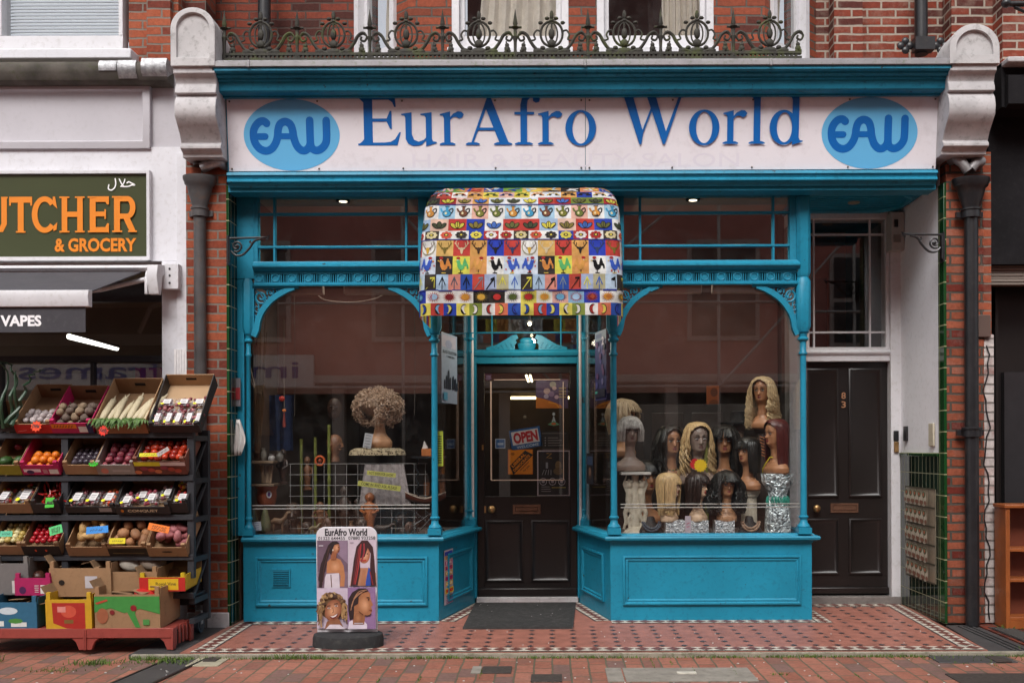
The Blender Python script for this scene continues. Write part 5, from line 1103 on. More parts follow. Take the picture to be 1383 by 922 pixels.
 pb = thing('price_card_stack', 'small white ribbed panel beside the dark post above the crates', 'panel', (X(250, -.16), -.16, Z(505, -.16)))
 b = MB(); wm = col('#e4e0e0')
 for i in range(7): b.box(X(236.5, -.16) + i * .0185, X(236.5, -.16) + i * .0185 + .016, -.175, -.16, Z(506, -.16), Z(470, -.16), wm)
 b.build('board', parent=pb)
 # sign
 s = thing('butcher_sign', 'olive green signboard with orange BUTCHER & GROCERY lettering', 'sign', (X(60, -.17), -.16, Z(345, -.17)))
 Y = -.17; xx = lambda p: X(p, Y); zz_ = lambda p: Z(p, Y)
 b = MB(); b.box(-7, xx(201), Y, Y + .02, zz_(345), zz_(233), paint('olive_sign_panel', (.058, .068, .034), .22, .06, 2, None, 0, 0)); b.build('panel', parent=s)
 b = MB(); b.box(-7, xx(204), Y - .02, Y + .03, zz_(233), zz_(229), WHITEW); b.box(-7, xx(204), Y - .02, Y + .03, zz_(350), zz_(345), WHITEW); b.box(xx(200.5), xx(204.5), Y - .021, Y + .03, zz_(350), zz_(229), WHITEW); b.build('sign_frame', parent=s)
 f = lambda a, c, k=0: Vector((xx(a), Y - .003 - k, zz_(c))); org = paint('sign_orange', (.75, .22, .012), .4, .03)
 b = MB(); A = Art(b, f, .0003); pw = 9.5
 def slab(x0, x1, y, up=1): A.poly([(x0, y), (x1, y), (x1, y - 2.2 * up), (x0, y - 2.2 * up)], org)
 T_, B_ = 263.5, 312
 # U (cut by the frame edge), T, C, H, E, R
 A.line([(-8, T_), (-8, 300), (-3, 308), (3, 308), (7, 300), (7, T_)], 7.5, org); slab(3, 12, T_, -1)
 A.rect(14, T_, 45, T_ + 8, org); A.rect(25.5, T_ + 8, 33.5, B_, org); A.rect(14, T_, 16.5, T_ + 12, org); A.rect(42.5, T_, 45, T_ + 12, org); slab(23, 36, B_)
 A.ring(62, 287.7, 17.5, 24.7, 9.8, 17.5, org, 24, 42, 318); A.poly([(73, T_), (76, T_), (79, 280), (73, 274)], org); A.poly([(73, 304), (79, 298), (78, 308), (74, 310)], org)
 A.rect(85, T_, 92.5, B_, org); A.rect(106, T_, 113.5, B_, org); A.rect(92.5, 284, 106, 291, org); slab(82, 95.5, T_, -1); slab(82, 95.5, B_); slab(103, 116, T_, -1); slab(103, 116, B_)
 A.rect(123, T_, 131, B_, org); A.rect(131, T_, 149, T_ + 7.5, org); A.rect(131, 284, 143, 290.5, org); A.rect(131, B_ - 7, 149, B_, org); A.poly([(149, T_), (149, T_ + 11), (146.5, T_ + 11), (144, T_ + 7)], org); A.poly([(149, B_ + 2), (149, B_ - 12), (146.5, B_ - 12), (144, B_ - 7)], org); A.rect(143, 281, 145, 294, org); slab(120.5, 131, T_, -1); slab(120.5, 131, B_)
 A.rect(156, T_, 164, B_, org); A.rect(164, T_, 175, T_ + 7, org); A.rect(164, 287, 174, 294, org); A.ring(174, 278.7, 11, 15.2, 3.6, 8.3, org, 16, -90, 90); A.poly([(168, 292), (176, 290), (186, B_), (177.5, B_)], org); slab(153.5, 167, T_, -1); slab(153.5, 167, B_); slab(175, 187, B_)
 b.text('& GROCERY', (75, 338, 185.5, 319.5), lambda a, c: f(a, c, .0008), org, .035)
 b.keep = True; b.build('lettering', parent=s, smooth=0)
 b = MB(); A = Art(b, f, .0004); wh = col('#f2f0ee')
 q = lambda *p: [(a / 4.32, 60 + c / 4.32) for a, c in p]; A.line(q((748, 800), (758, 794), (772, 801), (793, 812), (776, 813), (758, 820), (735, 822), (716, 821)), 1.7, wh, True, True); A.line(q((703, 778), (716, 806), (730, 821)), 1.6, wh, False, True); A.line(q((736, 780), (730, 800), (712, 822)), 1.5, wh, True, True)
 A.line([(163, 251.5), (166, 240)], 1.5, wh, False, True) if 0 else None
 A.line(q((680, 776), (683, 806), (675, 830), (656, 843), (640, 834), (643, 812)), 1.7, wh, True, True)
 b.keep = True; b.build('script_lettering', parent=s, smooth=0)
 # awning
 a = thing('retractable_awning', 'charcoal retractable awning with white cassette and a valance reading VAPES', 'awning', (X(60, -.5), -.6, 2.2))
 b = MB(); k1 = [(-.15, Z(356, -.2)), (-.30, Z(356, -.3)), (-.32, Z(360, -.3)), (-.30, Z(364, -.3)), (-.15, Z(364, -.2))]; b.prism_x(k1, -7, X(215, -.3), WHITEW); b.build('cassette', parent=a, bevel=.002)
 Yq = -1.05; b = MB(); fab = paint('charcoal_awning_cloth', (.055, .052, .060), .9, .12, 5, '#8a8a88', .12, .1)
 zf = Z(392, Yq); xe = X(121, Yq);
 b.loft([[(-7, -.3, Z(365, -.3)), (X(190, -.32), -.3, Z(365, -.3)), (X(190, -.32), -.3, Z(366, -.3) - .004), (-7, -.3, Z(366, -.3) - .004)], [(-7, Yq, zf), (xe, Yq, zf), (xe, Yq, zf - .006), (-7, Yq, zf - .006)]], fab); b.build('cloth', parent=a, smooth=0)
 b = MB(); b.prism_x([(Yq, Z(390, Yq)), (Yq - .05, Z(391, Yq)), (Yq - .06, Z(399, Yq)), (Yq - .045, Z(413, Yq)), (Yq, Z(413, Yq))], -7, xe + .02, WHITEW); b.build('front_bar', parent=a, bevel=.003)
 b = MB(); b.box(-7, X(119, Yq), Yq - .03, Yq - .024, Z(447, Yq), Z(412.5, Yq), fab)
 va = b.build('valance', parent=a)
 b = MB(); b.text('VAPES', (5, 439, 60, 424), lambda p, q: Vector((X(p, Yq), Yq - .0325, Z(q, Yq))), col('#f0eef0'), .04); b.keep = True; b.build('lettering', parent=va, smooth=0)
 b = MB(); b.box(X(222, -.2), X(243, -.2), -.22, -.16, Z(389, -.2), Z(355, -.2), WHITEW);
 for q in (361, 370, 380): b.sphere((X(230, -.22), -.222, Z(q, -.22)), .008, 8, IRON, 5)
 b.build('wall_bracket', parent=a, bevel=.003)
 b = MB(); b.tube([(X(212, -.3), -.3, Z(372, -.3)), (X(140, -.32), -.36, Z(391, -.3)), (X(20, -.9), -.9, Z(398, -.9))], .018, 8, WHITEW); b.prism_x([(-.2, Z(356, -.2)), (-.34, Z(357, -.3)), (-.36, Z(372, -.3)), (-.32, Z(396, -.3)), (-.28, Z(396, -.3)), (-.25, Z(370, -.3)), (-.2, Z(366, -.2))], X(203, -.3), X(217, -.3), WHITEW)
 b.prism_x([(-.3, Z(362, -.3)), (-.33, Z(375, -.3)), (-.33, Z(396, -.3)), (-.3, Z(396, -.3))], X(198, -.3), X(202, -.3), WHITEW)
 b.build('folding_arm', parent=a, bevel=.003)
butcher()

# ------------------------------------------------------------------ right-hand neighbour
def neighbour():
 t = thing('neighbour_shop', 'closed dark shop front with black hoarding and brick above, at the right edge', 'building', (4.2, 0, 0))
 Y = -.08; x = lambda p: X(p, Y); z = lambda p: Z(p, Y)
 b = MB(); b.box(3.10, 7, .42, .6, 3.5, 6.9, BRICKL); b.box(X(1352, .3), X(1400, .3), .25, .42, 3.7, 6.9, BRICKL); b.build('upper_wall', parent=t)
 b = MB(); b.box(3.16, 7, -.40, .42, Z(86, -.4), Z(78, -.4), STONE); b.build('stone_ledge', parent=t, bevel=.01)
 b = MB(); b.box(3.16, 7, -.30, .2, Z(147, -.3), Z(87, -.3), DARKBOARD); b.prism_x([(-.31, Z(150, -.3)), (-.36, Z(146, -.3)), (-.36, Z(108, -.3)), (-.31, Z(104, -.3))], 3.18, 7, DARKBOARD); b.build('cornice', parent=t)
 b = MB(); b.box(3.16, 7, Y, .2, z(359), z(147), DARKBOARD); b.build('hoarding', parent=t)
 b = MB(); sm = paint('brown_roller_shutter', (.19, .155, .13), .5, .1, 3)
 for i in range(7): b.box(3.16, 7, -.02 - .006 * (i % 2), .06, z(385) + i * .021, z(385) + .019 + i * .021, sm)
 b.build('roller_shutter', parent=t, bevel=.003)
 b = MB(); b.box(3.16, 7, .3, .35, 0, 2.6, BLACKW); b.box(X(1345, .2), X(1349, .2), .2, .3, 0, 2.5, BLACKW); b.box(X(1360, .2), X(1400, .2), .24, .3, z(690), z(500), paint('dim_glass_panel', (.03, .028, .03), .15)); b.build('dark_frontage', parent=t)
 bk = thing('bookshelf', 'orange-brown wooden bookshelf standing by the closed shop at the right edge', 'shelf', (X(1385, -.4), -.3, 0))
 wd = paint('varnished_orange_wood', (.30, .085, .022), .35, .25, 4, '#2a0f08', .4, .1, dscale=2); Y0, Y1 = -.38, -.20; xa = X(1358, Y0); xb = xa + .78; zt = Z(688, Y0)
 for x_ in (xa, xb - .03): b = MB(); b.box(x_, x_ + .03, Y0, Y1, 0, zt, wd); b.build('side_panel', parent=bk, bevel=.003)
 b = MB(); b.box(xa - .012, xb + .012, Y0 - .012, Y1, zt, zt + .025, wd); b.build('top', parent=bk, bevel=.004)
 b = MB(); b.box(xa + .03, xb - .03, Y1 - .012, Y1, 0.06, zt, paint('dark_wood_back', (.16, .04, .018), .5)); b.build('back_panel', parent=bk)
 for q in (745, 786, 838): zq = Z(q, Y0); b = MB(); b.box(xa + .03, xb - .03, Y0 + .01, Y1 - .012, zq - .01, zq + .012, wd); b.build('shelf', parent=bk, bevel=.002)
 b = MB(); b.box(xa + .03, xb - .03, Y0 + .005, Y0 + .02, 0, Z(838, Y0) - .01, wd); b.build('plinth', parent=bk)
 l = thing('lamp_bracket', 'black scrolled end of an iron lamp bracket high above the hoarding', 'bracket', (X(1370, -.5), -.5, Z(12, -.5)))
 b = MB(); q = lambda a, c: (X(a, -.5), -.5, Z(c, -.5)); b.tube([q(1363, 8), q(1400, 8)], .02, 10, IRON); b.sphere(q(1361, 7), (.035, .03, .03), 12, IRON); b.tube([q(1372, 12), q(1385, 18), q(1400, 14)], .012, 8, IRON); b.build('arm', parent=l)
neighbour()
# ------------------------------------------------------------------ the vegetable stall
CARD = paint('brown_corrugated_card', (.33, .19, .095), .85, .12, 5, '#3a2414', .3, .15, world=False)
CARDI = paint('inner_card', (.26, .155, .08), .9, .12, 5, '#3a2414', .3, .1, world=False)
CARDD = paint('dark_printed_card', (.025, .022, .022), .6, .2, 8, world=False)
def rack():
 t = thing('display_rack', 'dark grey steel display rack on castors holding rows of vegetable boxes', 'rack', (-3.3, -.55, 0))
 Yf, Yb = -.78, -.50; xs = (X(-60, Yf), X(87, Yf), X(257, Yf)); zf = [Z(p, Yf) for p in (583, 641, 694, 748)]
 for i, x in enumerate(xs):
  b = MB(); b.box(x - .022, x + .022, Yf, Yf + .04, .42, zf[0] + .01, DARKG); b.box(x - .022, x + .022, Yb, Yb + .04, .11, 1.39, DARKG); b.build('post', parent=t, bevel=.003)
  b = MB()
  for z in zf + [.30, .17]: b.box(x - .018, x + .018, Yf + .02, Yb, z - .05, z - .015, DARKG)
  for z0, z1 in ((zf[1], zf[0]), (zf[2], zf[1]), (zf[3], zf[2]), (.3, zf[3])):
   b.tube([(x, Yf + .03, z0 - .02), (x, Yb + .02, z1 - .04)], .012, 5, DARKG)
  b.build('side_frame', parent=t)
 for i, z in enumerate(zf + [.32]):
  b = MB(); b.box(xs[0], xs[2] + .02, Yf - .01, Yf + .02, z - .03, z + .006, DARKG); b.box(xs[0], xs[2], Yf, Yb, z - .03, z - .015, DARKG); b.build('shelf', parent=t, bevel=.002)
 b = MB(); b.box(xs[0], xs[2], Yb + .02, Yb + .03, .2, 1.38, paint('dark_back_sheet', (.045, .047, .053), .7)); b.build('back_sheet', parent=t)  # back sheet in an even dark grey
 for x in (X(268, -.42),):
  w = MB(); cy_, cz = -.42, .062; w.loft([[(x + dx, cy_ + r * math.cos(a), cz + r * math.sin(a)) for a in [2 * PI * i / 20 for i in range(20)]] for dx, r in ((-.016, .045), (-.016, .06), (.016, .06), (.016, .045))], paint('grey_blue_castor', (.05, .07, .10), .5)); wo = w.build('castor', parent=t)
  w = MB(); w.loft([[(x + dx, cy_ + r * math.cos(a), cz + r * math.sin(a)) for a in [2 * PI * i / 16 for i in range(16)]] for dx, r in ((-.02, .02), (-.02, .042), (.02, .042), (.02, .02))], DARKG); w.box(x - .022, x + .022, cy_ - .02, cy_ + .02, cz, cz + .09, paint('zinc_fork', (.5, .5, .5), .35, metal=.8)); w.build('fork', parent=wo)
rack()
def stool(x0, x1, lab):
 red = paint('red_plastic_crate', (.30, .055, .042), .45, .1, 8, '#3a1410', .3, .1) if 'red_plastic_crate' not in bpy.data.materials else bpy.data.materials['red_plastic_crate']
 Y0, Y1, zt = -1.0, -.66, .135; t = thing('plastic_tray', lab, 'tray', ((x0 + x1) / 2, -.8, 0))
 b = MB(); b.box(x0, x1, Y0, Y1, zt - .025, zt, red); b.box(x0, x1, Y0 - .005, Y0 + .015, zt - .06, zt + .002, red); b.box(x0, x1, Y1 - .01, Y1, zt - .06, zt, red); b.build('deck', parent=t, bevel=.003)
 for s, x in ((1, x0), (-1, x1)):
  for y in (Y0, Y1 - .03):
   b = MB(); pr = [(0, .0), (s * .03, 0), (s * .05, .05), (s * .09, .085), (s * .15, .10), (s * .15, zt - .03), (-s * .01, zt - .03)]
   b.prism_y([(x + a, c) for a, c in pr], y, y + .03, red); b.box(min(x, x - s * .012), max(x, x - s * .012), y - .01, y + .045, 0, zt, red); b.build('leg', parent=t, bevel=.002)
  b = MB()
  for k in range(5): y = Y0 + .05 + k * .062; b.box(min(x + s * .0, x - s * .008), max(x, x - s * .008), y, y + .02, .02, zt, red)
  b.build('end_rib', parent=t)
stool(X(118, -.95) - .78, X(118, -.95) - .004, 'red plastic tray stand under the blue and the yellow-red floor boxes'); stool(X(121, -.95), X(235, -.95), 'red plastic tray stand under the long green-printed box')

CRATES = {}
def crate(key, lab, px0, px1, py, Y, w_back=1.0, depth=.34, hgt=.12, tilt=32, outer=None, inner=None, hf=None, hb=None, cat='box', name='cardboard_box', yaw=0, holes=True, art=None):
 """an open box; front bottom edge runs px0..px1 at photo row py, depth Y; tilted forward so that its contents show"""
 outer = outer or CARD; inner = inner or CARDI
 x0, x1 = X(px0, Y), X(px1, Y); w = x1 - x0; z = Z(py, Y)
 o = thing(name, lab, cat, ((x0 + x1) / 2, Y, z)); o.rotation_euler = (math.radians(tilt), 0, math.radians(yaw))
 Mx = Matrix.Translation(((x0 + x1) / 2, Y, z)) @ Matrix.Rotation(math.radians(yaw), 4, 'Z') @ Matrix.Rotation(math.radians(tilt), 4, 'X')
 hf = hf if hf is not None else hgt * .75; hb = hb or hgt; th = .005; h = w / 2
 b = MB(); b.box(-h, h, 0, depth, 0, th, inner)
 b.loft([[(-h, 0, 0), (-h, depth, 0), (-h, depth, hb), (-h, .02, hf)], [(-h + th, 0, 0), (-h + th, depth, 0), (-h + th, depth, hb), (-h + th, .02, hf)]], outer)
 b.loft([[(h, 0, 0), (h, depth, 0), (h, depth, hb), (h, .02, hf)], [(h - th, 0, 0), (h - th, depth, 0), (h - th, depth, hb), (h - th, .02, hf)]], outer)
 b.box(-h, h, -.001, th, 0, hf * .86, outer); b.box(-h, h, depth - th, depth, 0, hb, inner if not callable(outer) else outer)
 b.box(-h + th, -h + .03, .0, .02, hf * .5, hf + .012, outer); b.box(h - .03, h - th, .0, .02, hf * .5, hf + .012, outer)
 b.build('tray', parent=o, local=True, smooth=0)
 if holes: b = MB(); b.box(-.035, .035, depth - th - .002, depth - th, hb * .55, hb * .72, paint('handle_slot', (.01, .008, .006), .9) if 'handle_slot' not in bpy.data.materials else bpy.data.materials['handle_slot']); b.build('hand_slot', parent=o, local=True)
 if art:
  b = MB(); f = lambda a, c, k=0: Vector((-h + a * w, -.003 - k, c * hf * .86)); art(Art(b, f, .0004)); b.keep = True; b.build('print', parent=o, local=True, smooth=0)
 CRATES[key] = (Mx, h, depth, hf, hb, o); return o
def blob(name, r, m, seed=0, stretch=(1, 1, 1), rough=.12, n=10, k=7, extra=None):
 R = random.Random(seed); b = MB(); b.sphere((0, 0, 0), (r * stretch[0], r * stretch[1], r * stretch[2]), n, m, k); off = Vector((R.random() * 9, R.random() * 9, 0))
 b.v = [v * (1 + rough * mnoise.noise(v / r * .9 + off)) for v in b.v]
 if extra: extra(b)
 o = b.build(name, local=True, smooth=180); return o
def heap(key, proto, lab, cat, group, n, r, layers=1, y0=.03, y1=None, z0=None, scale=(.85, 1.12), flat=False, seed=1, rot3=True, xs=(0, 1)):
 Mx, h, dep, hf, hb, o = CRATES[key]; y1 = y1 or dep * .75; z0 = z0 if z0 is not None else r * .9; R = random.Random(seed); out = []
 nx = max(1, int((2 * h * (xs[1] - xs[0]) - .02) / (1.8 * r))); ny = max(1, int((y1 - y0) / (1.75 * r))); spots = []
 for L_ in range(layers):
  for j in range(ny - L_ if ny > L_ else 1):
   for i in range(nx - (L_ % 2 if nx > 2 else 0)):
    x = -h + .01 + 2 * h * xs[0] + (2 * h * (xs[1] - xs[0]) - .02) * (i + .5 + .5 * (L_ % 2)) / nx; y = y0 + (y1 - y0) * (j + .5 + .3 * L_) / ny
    spots.append((x + R.uniform(-1, 1) * r * .22, y + R.uniform(-1, 1) * r * .22, z0 + L_ * r * 1.35 + R.uniform(0, r * .25)))
 # top layers first so that a short count keeps the visible ones
 spots = spots[::-1][:n]
 for i, p in enumerate(spots):
  c = proto[i % len(proto)] if isinstance(proto, list) else proto
  d = c if (not c.get('used')) else c.copy()
  if d is c: c['used'] = 1
  else: COL.objects.link(d); [copy_tree(ch, d) for ch in c.children]
  if 'used' in d.keys() and d is not c: del d['used']
  d.location = Mx @ Vector(p); s = R.uniform(*scale); d.scale = (s, s, s)
  d.rotation_euler = (R.uniform(0, 6), R.uniform(0, 6), R.uniform(0, 6)) if rot3 else (math.radians(R.uniform(20, 50)), R.uniform(-.3, .3), R.uniform(-.4, .4))
  tag(d, lab, cat, group); out.append(d)
 return out
def vm(n, c, rough=.5, var=.2, scale=25, dirt=None, amt=.4, bmp=.2, spec=.5): return paint(n, srgb(c), rough, var, scale, dirt, amt, bmp, world=False, spec=spec, dscale=14)
# prices and labels are loose cards standing in the boxes
def price(px, py, Y, w, h, c, lab, star=False, roll=0, ink='#3a2a2a', lines=1):
 s = (CAMD + Y) / FPX; x, z = X(px, Y), Z(py, Y); o = thing('price_tag', lab, 'price tag', (x, Y, z)); o.rotation_euler = (math.radians(-12), math.radians(roll), 0)
 b = MB(); m = col(c, .7); R = random.Random(int(px * 7 + py)); w2, h2 = w * s / 2, h * s / 2
 if star: pts = [((w2 if i % 2 else w2 * .72) * math.cos(i * PI / 10), (h2 if i % 2 else h2 * .72) * math.sin(i * PI / 10)) for i in range(20)]
 else: pts = [(-w2, -h2), (w2, -h2 * .9), (w2 * .97, h2), (-w2 * .98, h2 * .95)]
 b.prism_y(pts, -.001, .001, m); b.build('card', parent=o, local=True, smooth=0)
 b = MB(); A = Art(b, lambda a, c_, k=0: Vector((a, -.0016 - k, c_)), .0003)
 for j in range(lines):
  xx = -w2 * .6
  while xx < w2 * .6:
   dx = w2 * R.uniform(.12, .2); yy = (lines - 1) * h2 * .3 - j * h2 * .6
   A.line([(xx, yy - h2 * .3), (xx + dx * .5, yy + h2 * R.uniform(.1, .4)), (xx + dx, yy + h2 * R.uniform(-.3, .2))], max(.0022, h2 * .12), ink); xx += dx * 1.5
 b.keep = True; b.build('handwriting', parent=o, local=True, smooth=0); return o
YT = -.80
def fruitprint(c1, c2, c3):
 def a(A): A.rect(0, 0, 1, 1, c1); A.rect(.05, .3, .5, .62, c2); A.ell(.22, .3, .1, .22, c3, 12); A.rect(.72, .1, .96, .6, '#d8d4cc'); [A.line([(.56, .2 + i * .12), (.68, .2 + i * .12)], .03, '#e8e4dc') for i in range(4)]
 return a
# ---- top row
crate('leek', 'dark crate of aloe leaves at the left end of the top shelf', -20, 24, 580, YT, depth=.3, tilt=20, outer=CARDD, inner=CARDI)
crate('garlic', 'red-fronted box of white garlic bulbs on the top shelf', 23, 73, 582, YT, depth=.40, hgt=.11, tilt=38, art=lambda A: (A.rect(0, 0, 1, 1, '#b3201c'), A.line([(.05, .2), (.3, .35)], .03, '#e8a0a0')))
crate('beet', 'pink and navy box of brown beetroots on the top shelf', 72, 128, 582, YT - .005, depth=.37, hgt=.12, tilt=38, outer=col('#b8205a'), art=lambda A: (A.rect(0, 0, 1, 1, '#a81e50'), A.rect(.02, .5, .62, .95, '#e07a20'), A.rect(.66, .1, .86, .7, '#d8d4cc'), A.rect(.86, 0, 1, 1, '#20244a'), [A.line([(.08 + i * .07, .6), (.12 + i * .07, .85)], .02, '#7a3a14') for i in range(7)]))
crate('mooli', 'brown box of long white mooli radishes on the top shelf', 132, 201, 583, YT, depth=.43, hgt=.13, tilt=40)
crate('packet', 'black-edged box of shallot packets, the highest at the right end of the top shelf', 204, 272, 582, YT - .02, depth=.46, hgt=.10, tilt=45, outer=CARDD, inner=paint('pale_inner_card', (.42, .27, .15), .85, .08, 5, world=False))
# ---- second row
Y2 = YT
crate('avo', 'yellow box of avocados and berries, left end of the second shelf', -6, 31, 638, Y2, depth=.31, tilt=38, art=lambda A: A.rect(0, 0, 1, 1, '#8a8420'))
crate('orange', 'pink-fronted box of oranges on the second shelf', 32, 83, 638, Y2, depth=.31, tilt=38, outer=col('#b01e56'), art=fruitprint('#b01e56', '#e8d0d8', '#40204a'))
crate('plum', 'brown box of dark plums with a green star tag on the second shelf', 89, 133, 638, Y2, depth=.31, tilt=38)
crate('rhub', 'grey-printed box of purple-red beetroots on the second shelf', 133, 186, 638, Y2, depth=.31, tilt=38, outer=col('#8f8780'), art=lambda A: (A.rect(0, 0, 1, 1, '#8f857d'), A.ell(.2, .4, .1, .3, '#b86a58', 12), A.rect(.4, .3, .85, .5, '#a89c94')))
crate('tom', 'printed tomato box with a yellow label on the second shelf', 184, 254, 638, Y2, depth=.31, tilt=38, hf=.12, outer=col('#7a4a3a'), art=lambda A: (A.rect(0, 0, 1, 1, '#6a3428'), A.rect(.02, .68, .52, 1, '#d8cc28'), A.rect(.52, .7, 1, .98, '#d8c4c0'), [A.ell(.06 + (i * .13) % .9, .18 + (i * .29) % .4, .07, .16, ['#a8402c', '#c06a40', '#8a2c3a'][i % 3], 9) for i in range(13)]))
# ---- third row
Y3 = YT
crate('pep', 'dark box of mixed pepper packs, left end of the third shelf', -8, 45, 690, Y3, depth=.31, tilt=36, outer=CARDI)
crate('chili', 'black-sided box of red chillies with a green card, third shelf', 46, 83, 690, Y3, depth=.31, tilt=36, outer=CARDD)
crate('pack', 'wide black-edged box of grape and tomato packs on the third shelf', 90, 157, 690, Y3, depth=.31, tilt=36, outer=CARDD, hf=.06, art=lambda A: (A.rect(.68, .2, .93, .85, '#8f8886'),))
def conq(A): A.text('CONQUET', (.22, .28, .78, .68), '#d8c8a8', .02); A.ell(.12, .5, .03, .2, '#c87a28', 8)
crate('pack2', 'black box lettered CONQUET with clear packs of radishes, third shelf', 158, 231, 692, Y3 - .01, depth=.31, tilt=36, outer=CARDD, hf=.07, art=conq)
crate('bag', 'narrow box of bagged red and yellow peppers at the right end of the third shelf', 229, 255, 690, Y3, depth=.31, tilt=36, outer=CARDD)
# ---- fourth row
Y4 = YT
crate('kum', 'brown box of small yellow onions, left end of the fourth shelf', -8, 34, 746, Y4, depth=.31, hgt=.12, tilt=38)
crate('radish', 'dark-fronted box of bright red radishes on the fourth shelf', 33, 84, 746, Y4, depth=.31, hgt=.12, tilt=38, outer=CARDI, art=lambda A: (A.rect(0, 0, 1, 1, '#241c1a'), A.ell(.35, .5, .03, .12, '#d8502a', 8), A.ell(.62, .5, .03, .12, '#d8502a', 8)))
crate('yam', 'brown box of pale ginger-like yams with a blue tag on the fourth shelf', 93, 148, 748, Y4, depth=.31, hgt=.12, tilt=38)
crate('pot', 'dark-fronted box of brown potatoes with a yellow tag on the fourth shelf', 148, 201, 747, Y4, depth=.31, hgt=.12, tilt=38, art=lambda A: (A.rect(0, 0, 1, .8, '#2c241c'), A.rect(.1, .2, .9, .3, '#6a5a3a')))
crate('sweet', 'brown box of pink sweet potatoes with an orange tag on the fourth shelf', 201, 254, 749, Y4, depth=.31, hgt=.12, tilt=38, art=lambda A: (A.ell(.5, .55, .14, .08, '#1c120a', 10),))
# ---- lower shelf and floor boxes
def upright(key, lab, px0, px1, py0, py1, Y, dep, outer, art=None, flaps=True, yaw=0, tilt=4, inner=None):
 h = (py0 - py1) * (CAMD + Y) / FPX; o = crate(key, lab, px0, px1, py0, Y, depth=dep, hgt=h, tilt=tilt, hf=h * 1.1, hb=h * 1.05, outer=outer, inner=inner, art=art, yaw=yaw, holes=False)
 if flaps:
  Mx, hw, d, hf, hb, _ = CRATES[key]; b = MB();
  b.loft([[(-hw, 0, hf), (-hw - .03, -.0, hf + .05), (-hw - .03, d * .8, hb + .05), (-hw, d, hb)], [(-hw + .004, 0, hf), (-hw - .026, 0, hf + .05), (-hw - .026, d * .8, hb + .05), (-hw + .004, d, hb)]], CARDI)
  b.loft([[(-hw, d, hb), (hw, d, hb), (hw * .9, d + .05, hb + .06), (-hw * .9, d + .05, hb + .06)], [(-hw, d + .004, hb), (hw, d + .004, hb), (hw * .9, d + .054, hb + .06), (-hw * .9, d + .054, hb + .06)]], CARDI)
  b.build('flap', parent=o, local=True, smooth=0)
 return o
upright('grey', 'grey box with a white corner label, low at the left edge of the stall', -6, 39, 800, 755, -.84, .3, col('#77736f'), lambda A: (A.rect(0, 0, 1, 1, '#6f6c6a'), A.rect(.5, .05, .96, .45, '#c8c4c0')), False)
upright('pink', 'magenta box with an upright white flap, low on the stall beside the grey box', 20, 68, 801, 776, -.88, .28, col('#a81c58'), fruitprint('#a81c58', '#a81c58', '#4a1a4a'), False)
upright('bigl', 'plain brown box with a white label, behind the yellow-and-red floor box', 67, 150, 803, 762, -.86, .34, CARD, lambda A: (A.rect(.58, .3, .78, .72, '#bcb8bc'), A.ell(.2, .5, .05, .1, '#1c120a', 8)))
upright('bigr', 'open brown box holding a white sack, low in the middle of the stall', 128, 212, 796, 768, -.84, .34, CARD)
upright('yel', 'small red and yellow fruit box, low at the right end of the stall', 188, 250, 796, 776, -.87, .30, col('#c8a81c'), lambda A: (A.rect(0, 0, 1, 1, '#b8241c'), A.rect(.2, .1, .85, .9, '#d8b020'), A.text('Royal Vine', (.36, .35, .8, .65), '#3a3020', .01)), True)
upright('blue', 'blue printed box of folded card at the lower left on the red tray', -14, 50, 846, 808, -.99, .33, col('#2a5e7a'), lambda A: (A.rect(0, 0, 1, 1, '#2c6482'), A.ell(.4, .68, .2, .14, '#c8d4da', 14), A.rect(.02, .1, .3, .3, '#d8dcd8'), A.rect(.45, .08, .78, .25, '#d8dcd8'), A.ell(.55, .3, .16, .1, '#4a8a3a', 8)), False)
upright('red', 'yellow and red fruit box in the middle of the floor row', 62, 124, 849, 804, -1.0, .33, col('#c8a024'), lambda A: (A.rect(0, 0, 1, 1, '#c89a20'), A.poly([(.14, .9), (.16, .25), (.45, .08), (.86, .05), (.86, .9)], '#a8281e'), A.ell(.5, .62, .17, .2, '#c8503a', 14), A.rect(.4, .24, .6, .36, '#7a5a2a'), A.rect(.26, .6, .44, .78, '#d88a80')))
upright('green', 'long brown box printed green with tree shapes, at the right of the floor row', 128, 216, 848, 797, -1.0, .34, CARD, lambda A: (A.poly([(0, .95), (0, .5), (.25, .62), (.45, .48), (.7, .6), (1, .45), (1, .95)], '#3f8a3e'), A.poly([(.42, .95), (.5, .5), (.62, .08), (.70, .06), (.62, .45), (.66, .95)], '#3f8a3e'), A.ell(.12, .4, .09, .22, '#9a5a3c', 12), A.ell(.27, .5, .04, .07, '#7a1c20', 8), A.ell(.60, .62, .05, .09, '#8a1420', 10), A.line([(.03, .75), (.2, .85)], .05, '#b8402e'), A.rect(.74, .14, .84, .3, '#4a8a44')))
# crumpled contents
for key, c, n in (('blue', CARDI, 7), ('red', CARDI, 4), ('green', CARDI, 5), ('bigl', CARDI, 4), ('grey', CARD, 3)):
 Mx, h, d, hf, hb, o = CRATES[key]; R = random.Random(len(key) + n); b = MB()
 for i in range(n):
  x = -h * .8 + 1.5 * h * i / n; y = R.uniform(.05, d - .12); z = hf * R.uniform(.6, .9); q = [Vector((x + R.uniform(-.03, .03), y + R.uniform(-.03, .03), z + R.uniform(-.02, .03))) for _ in range(1)][0]
  a, c2 = Vector((R.uniform(.08, .13), R.uniform(-.04, .04), R.uniform(-.03, .05))), Vector((R.uniform(-.03, .03), R.uniform(.06, .12), R.uniform(-.02, .04))); nrm = a.cross(c2).normalized() * .004
  b.loft([[q, q + a, q + a + c2, q + c2], [q + nrm, q + a + nrm, q + a + c2 + nrm, q + c2 + nrm]], c)
 b.build('folded_card', parent=o, local=True, smooth=0)
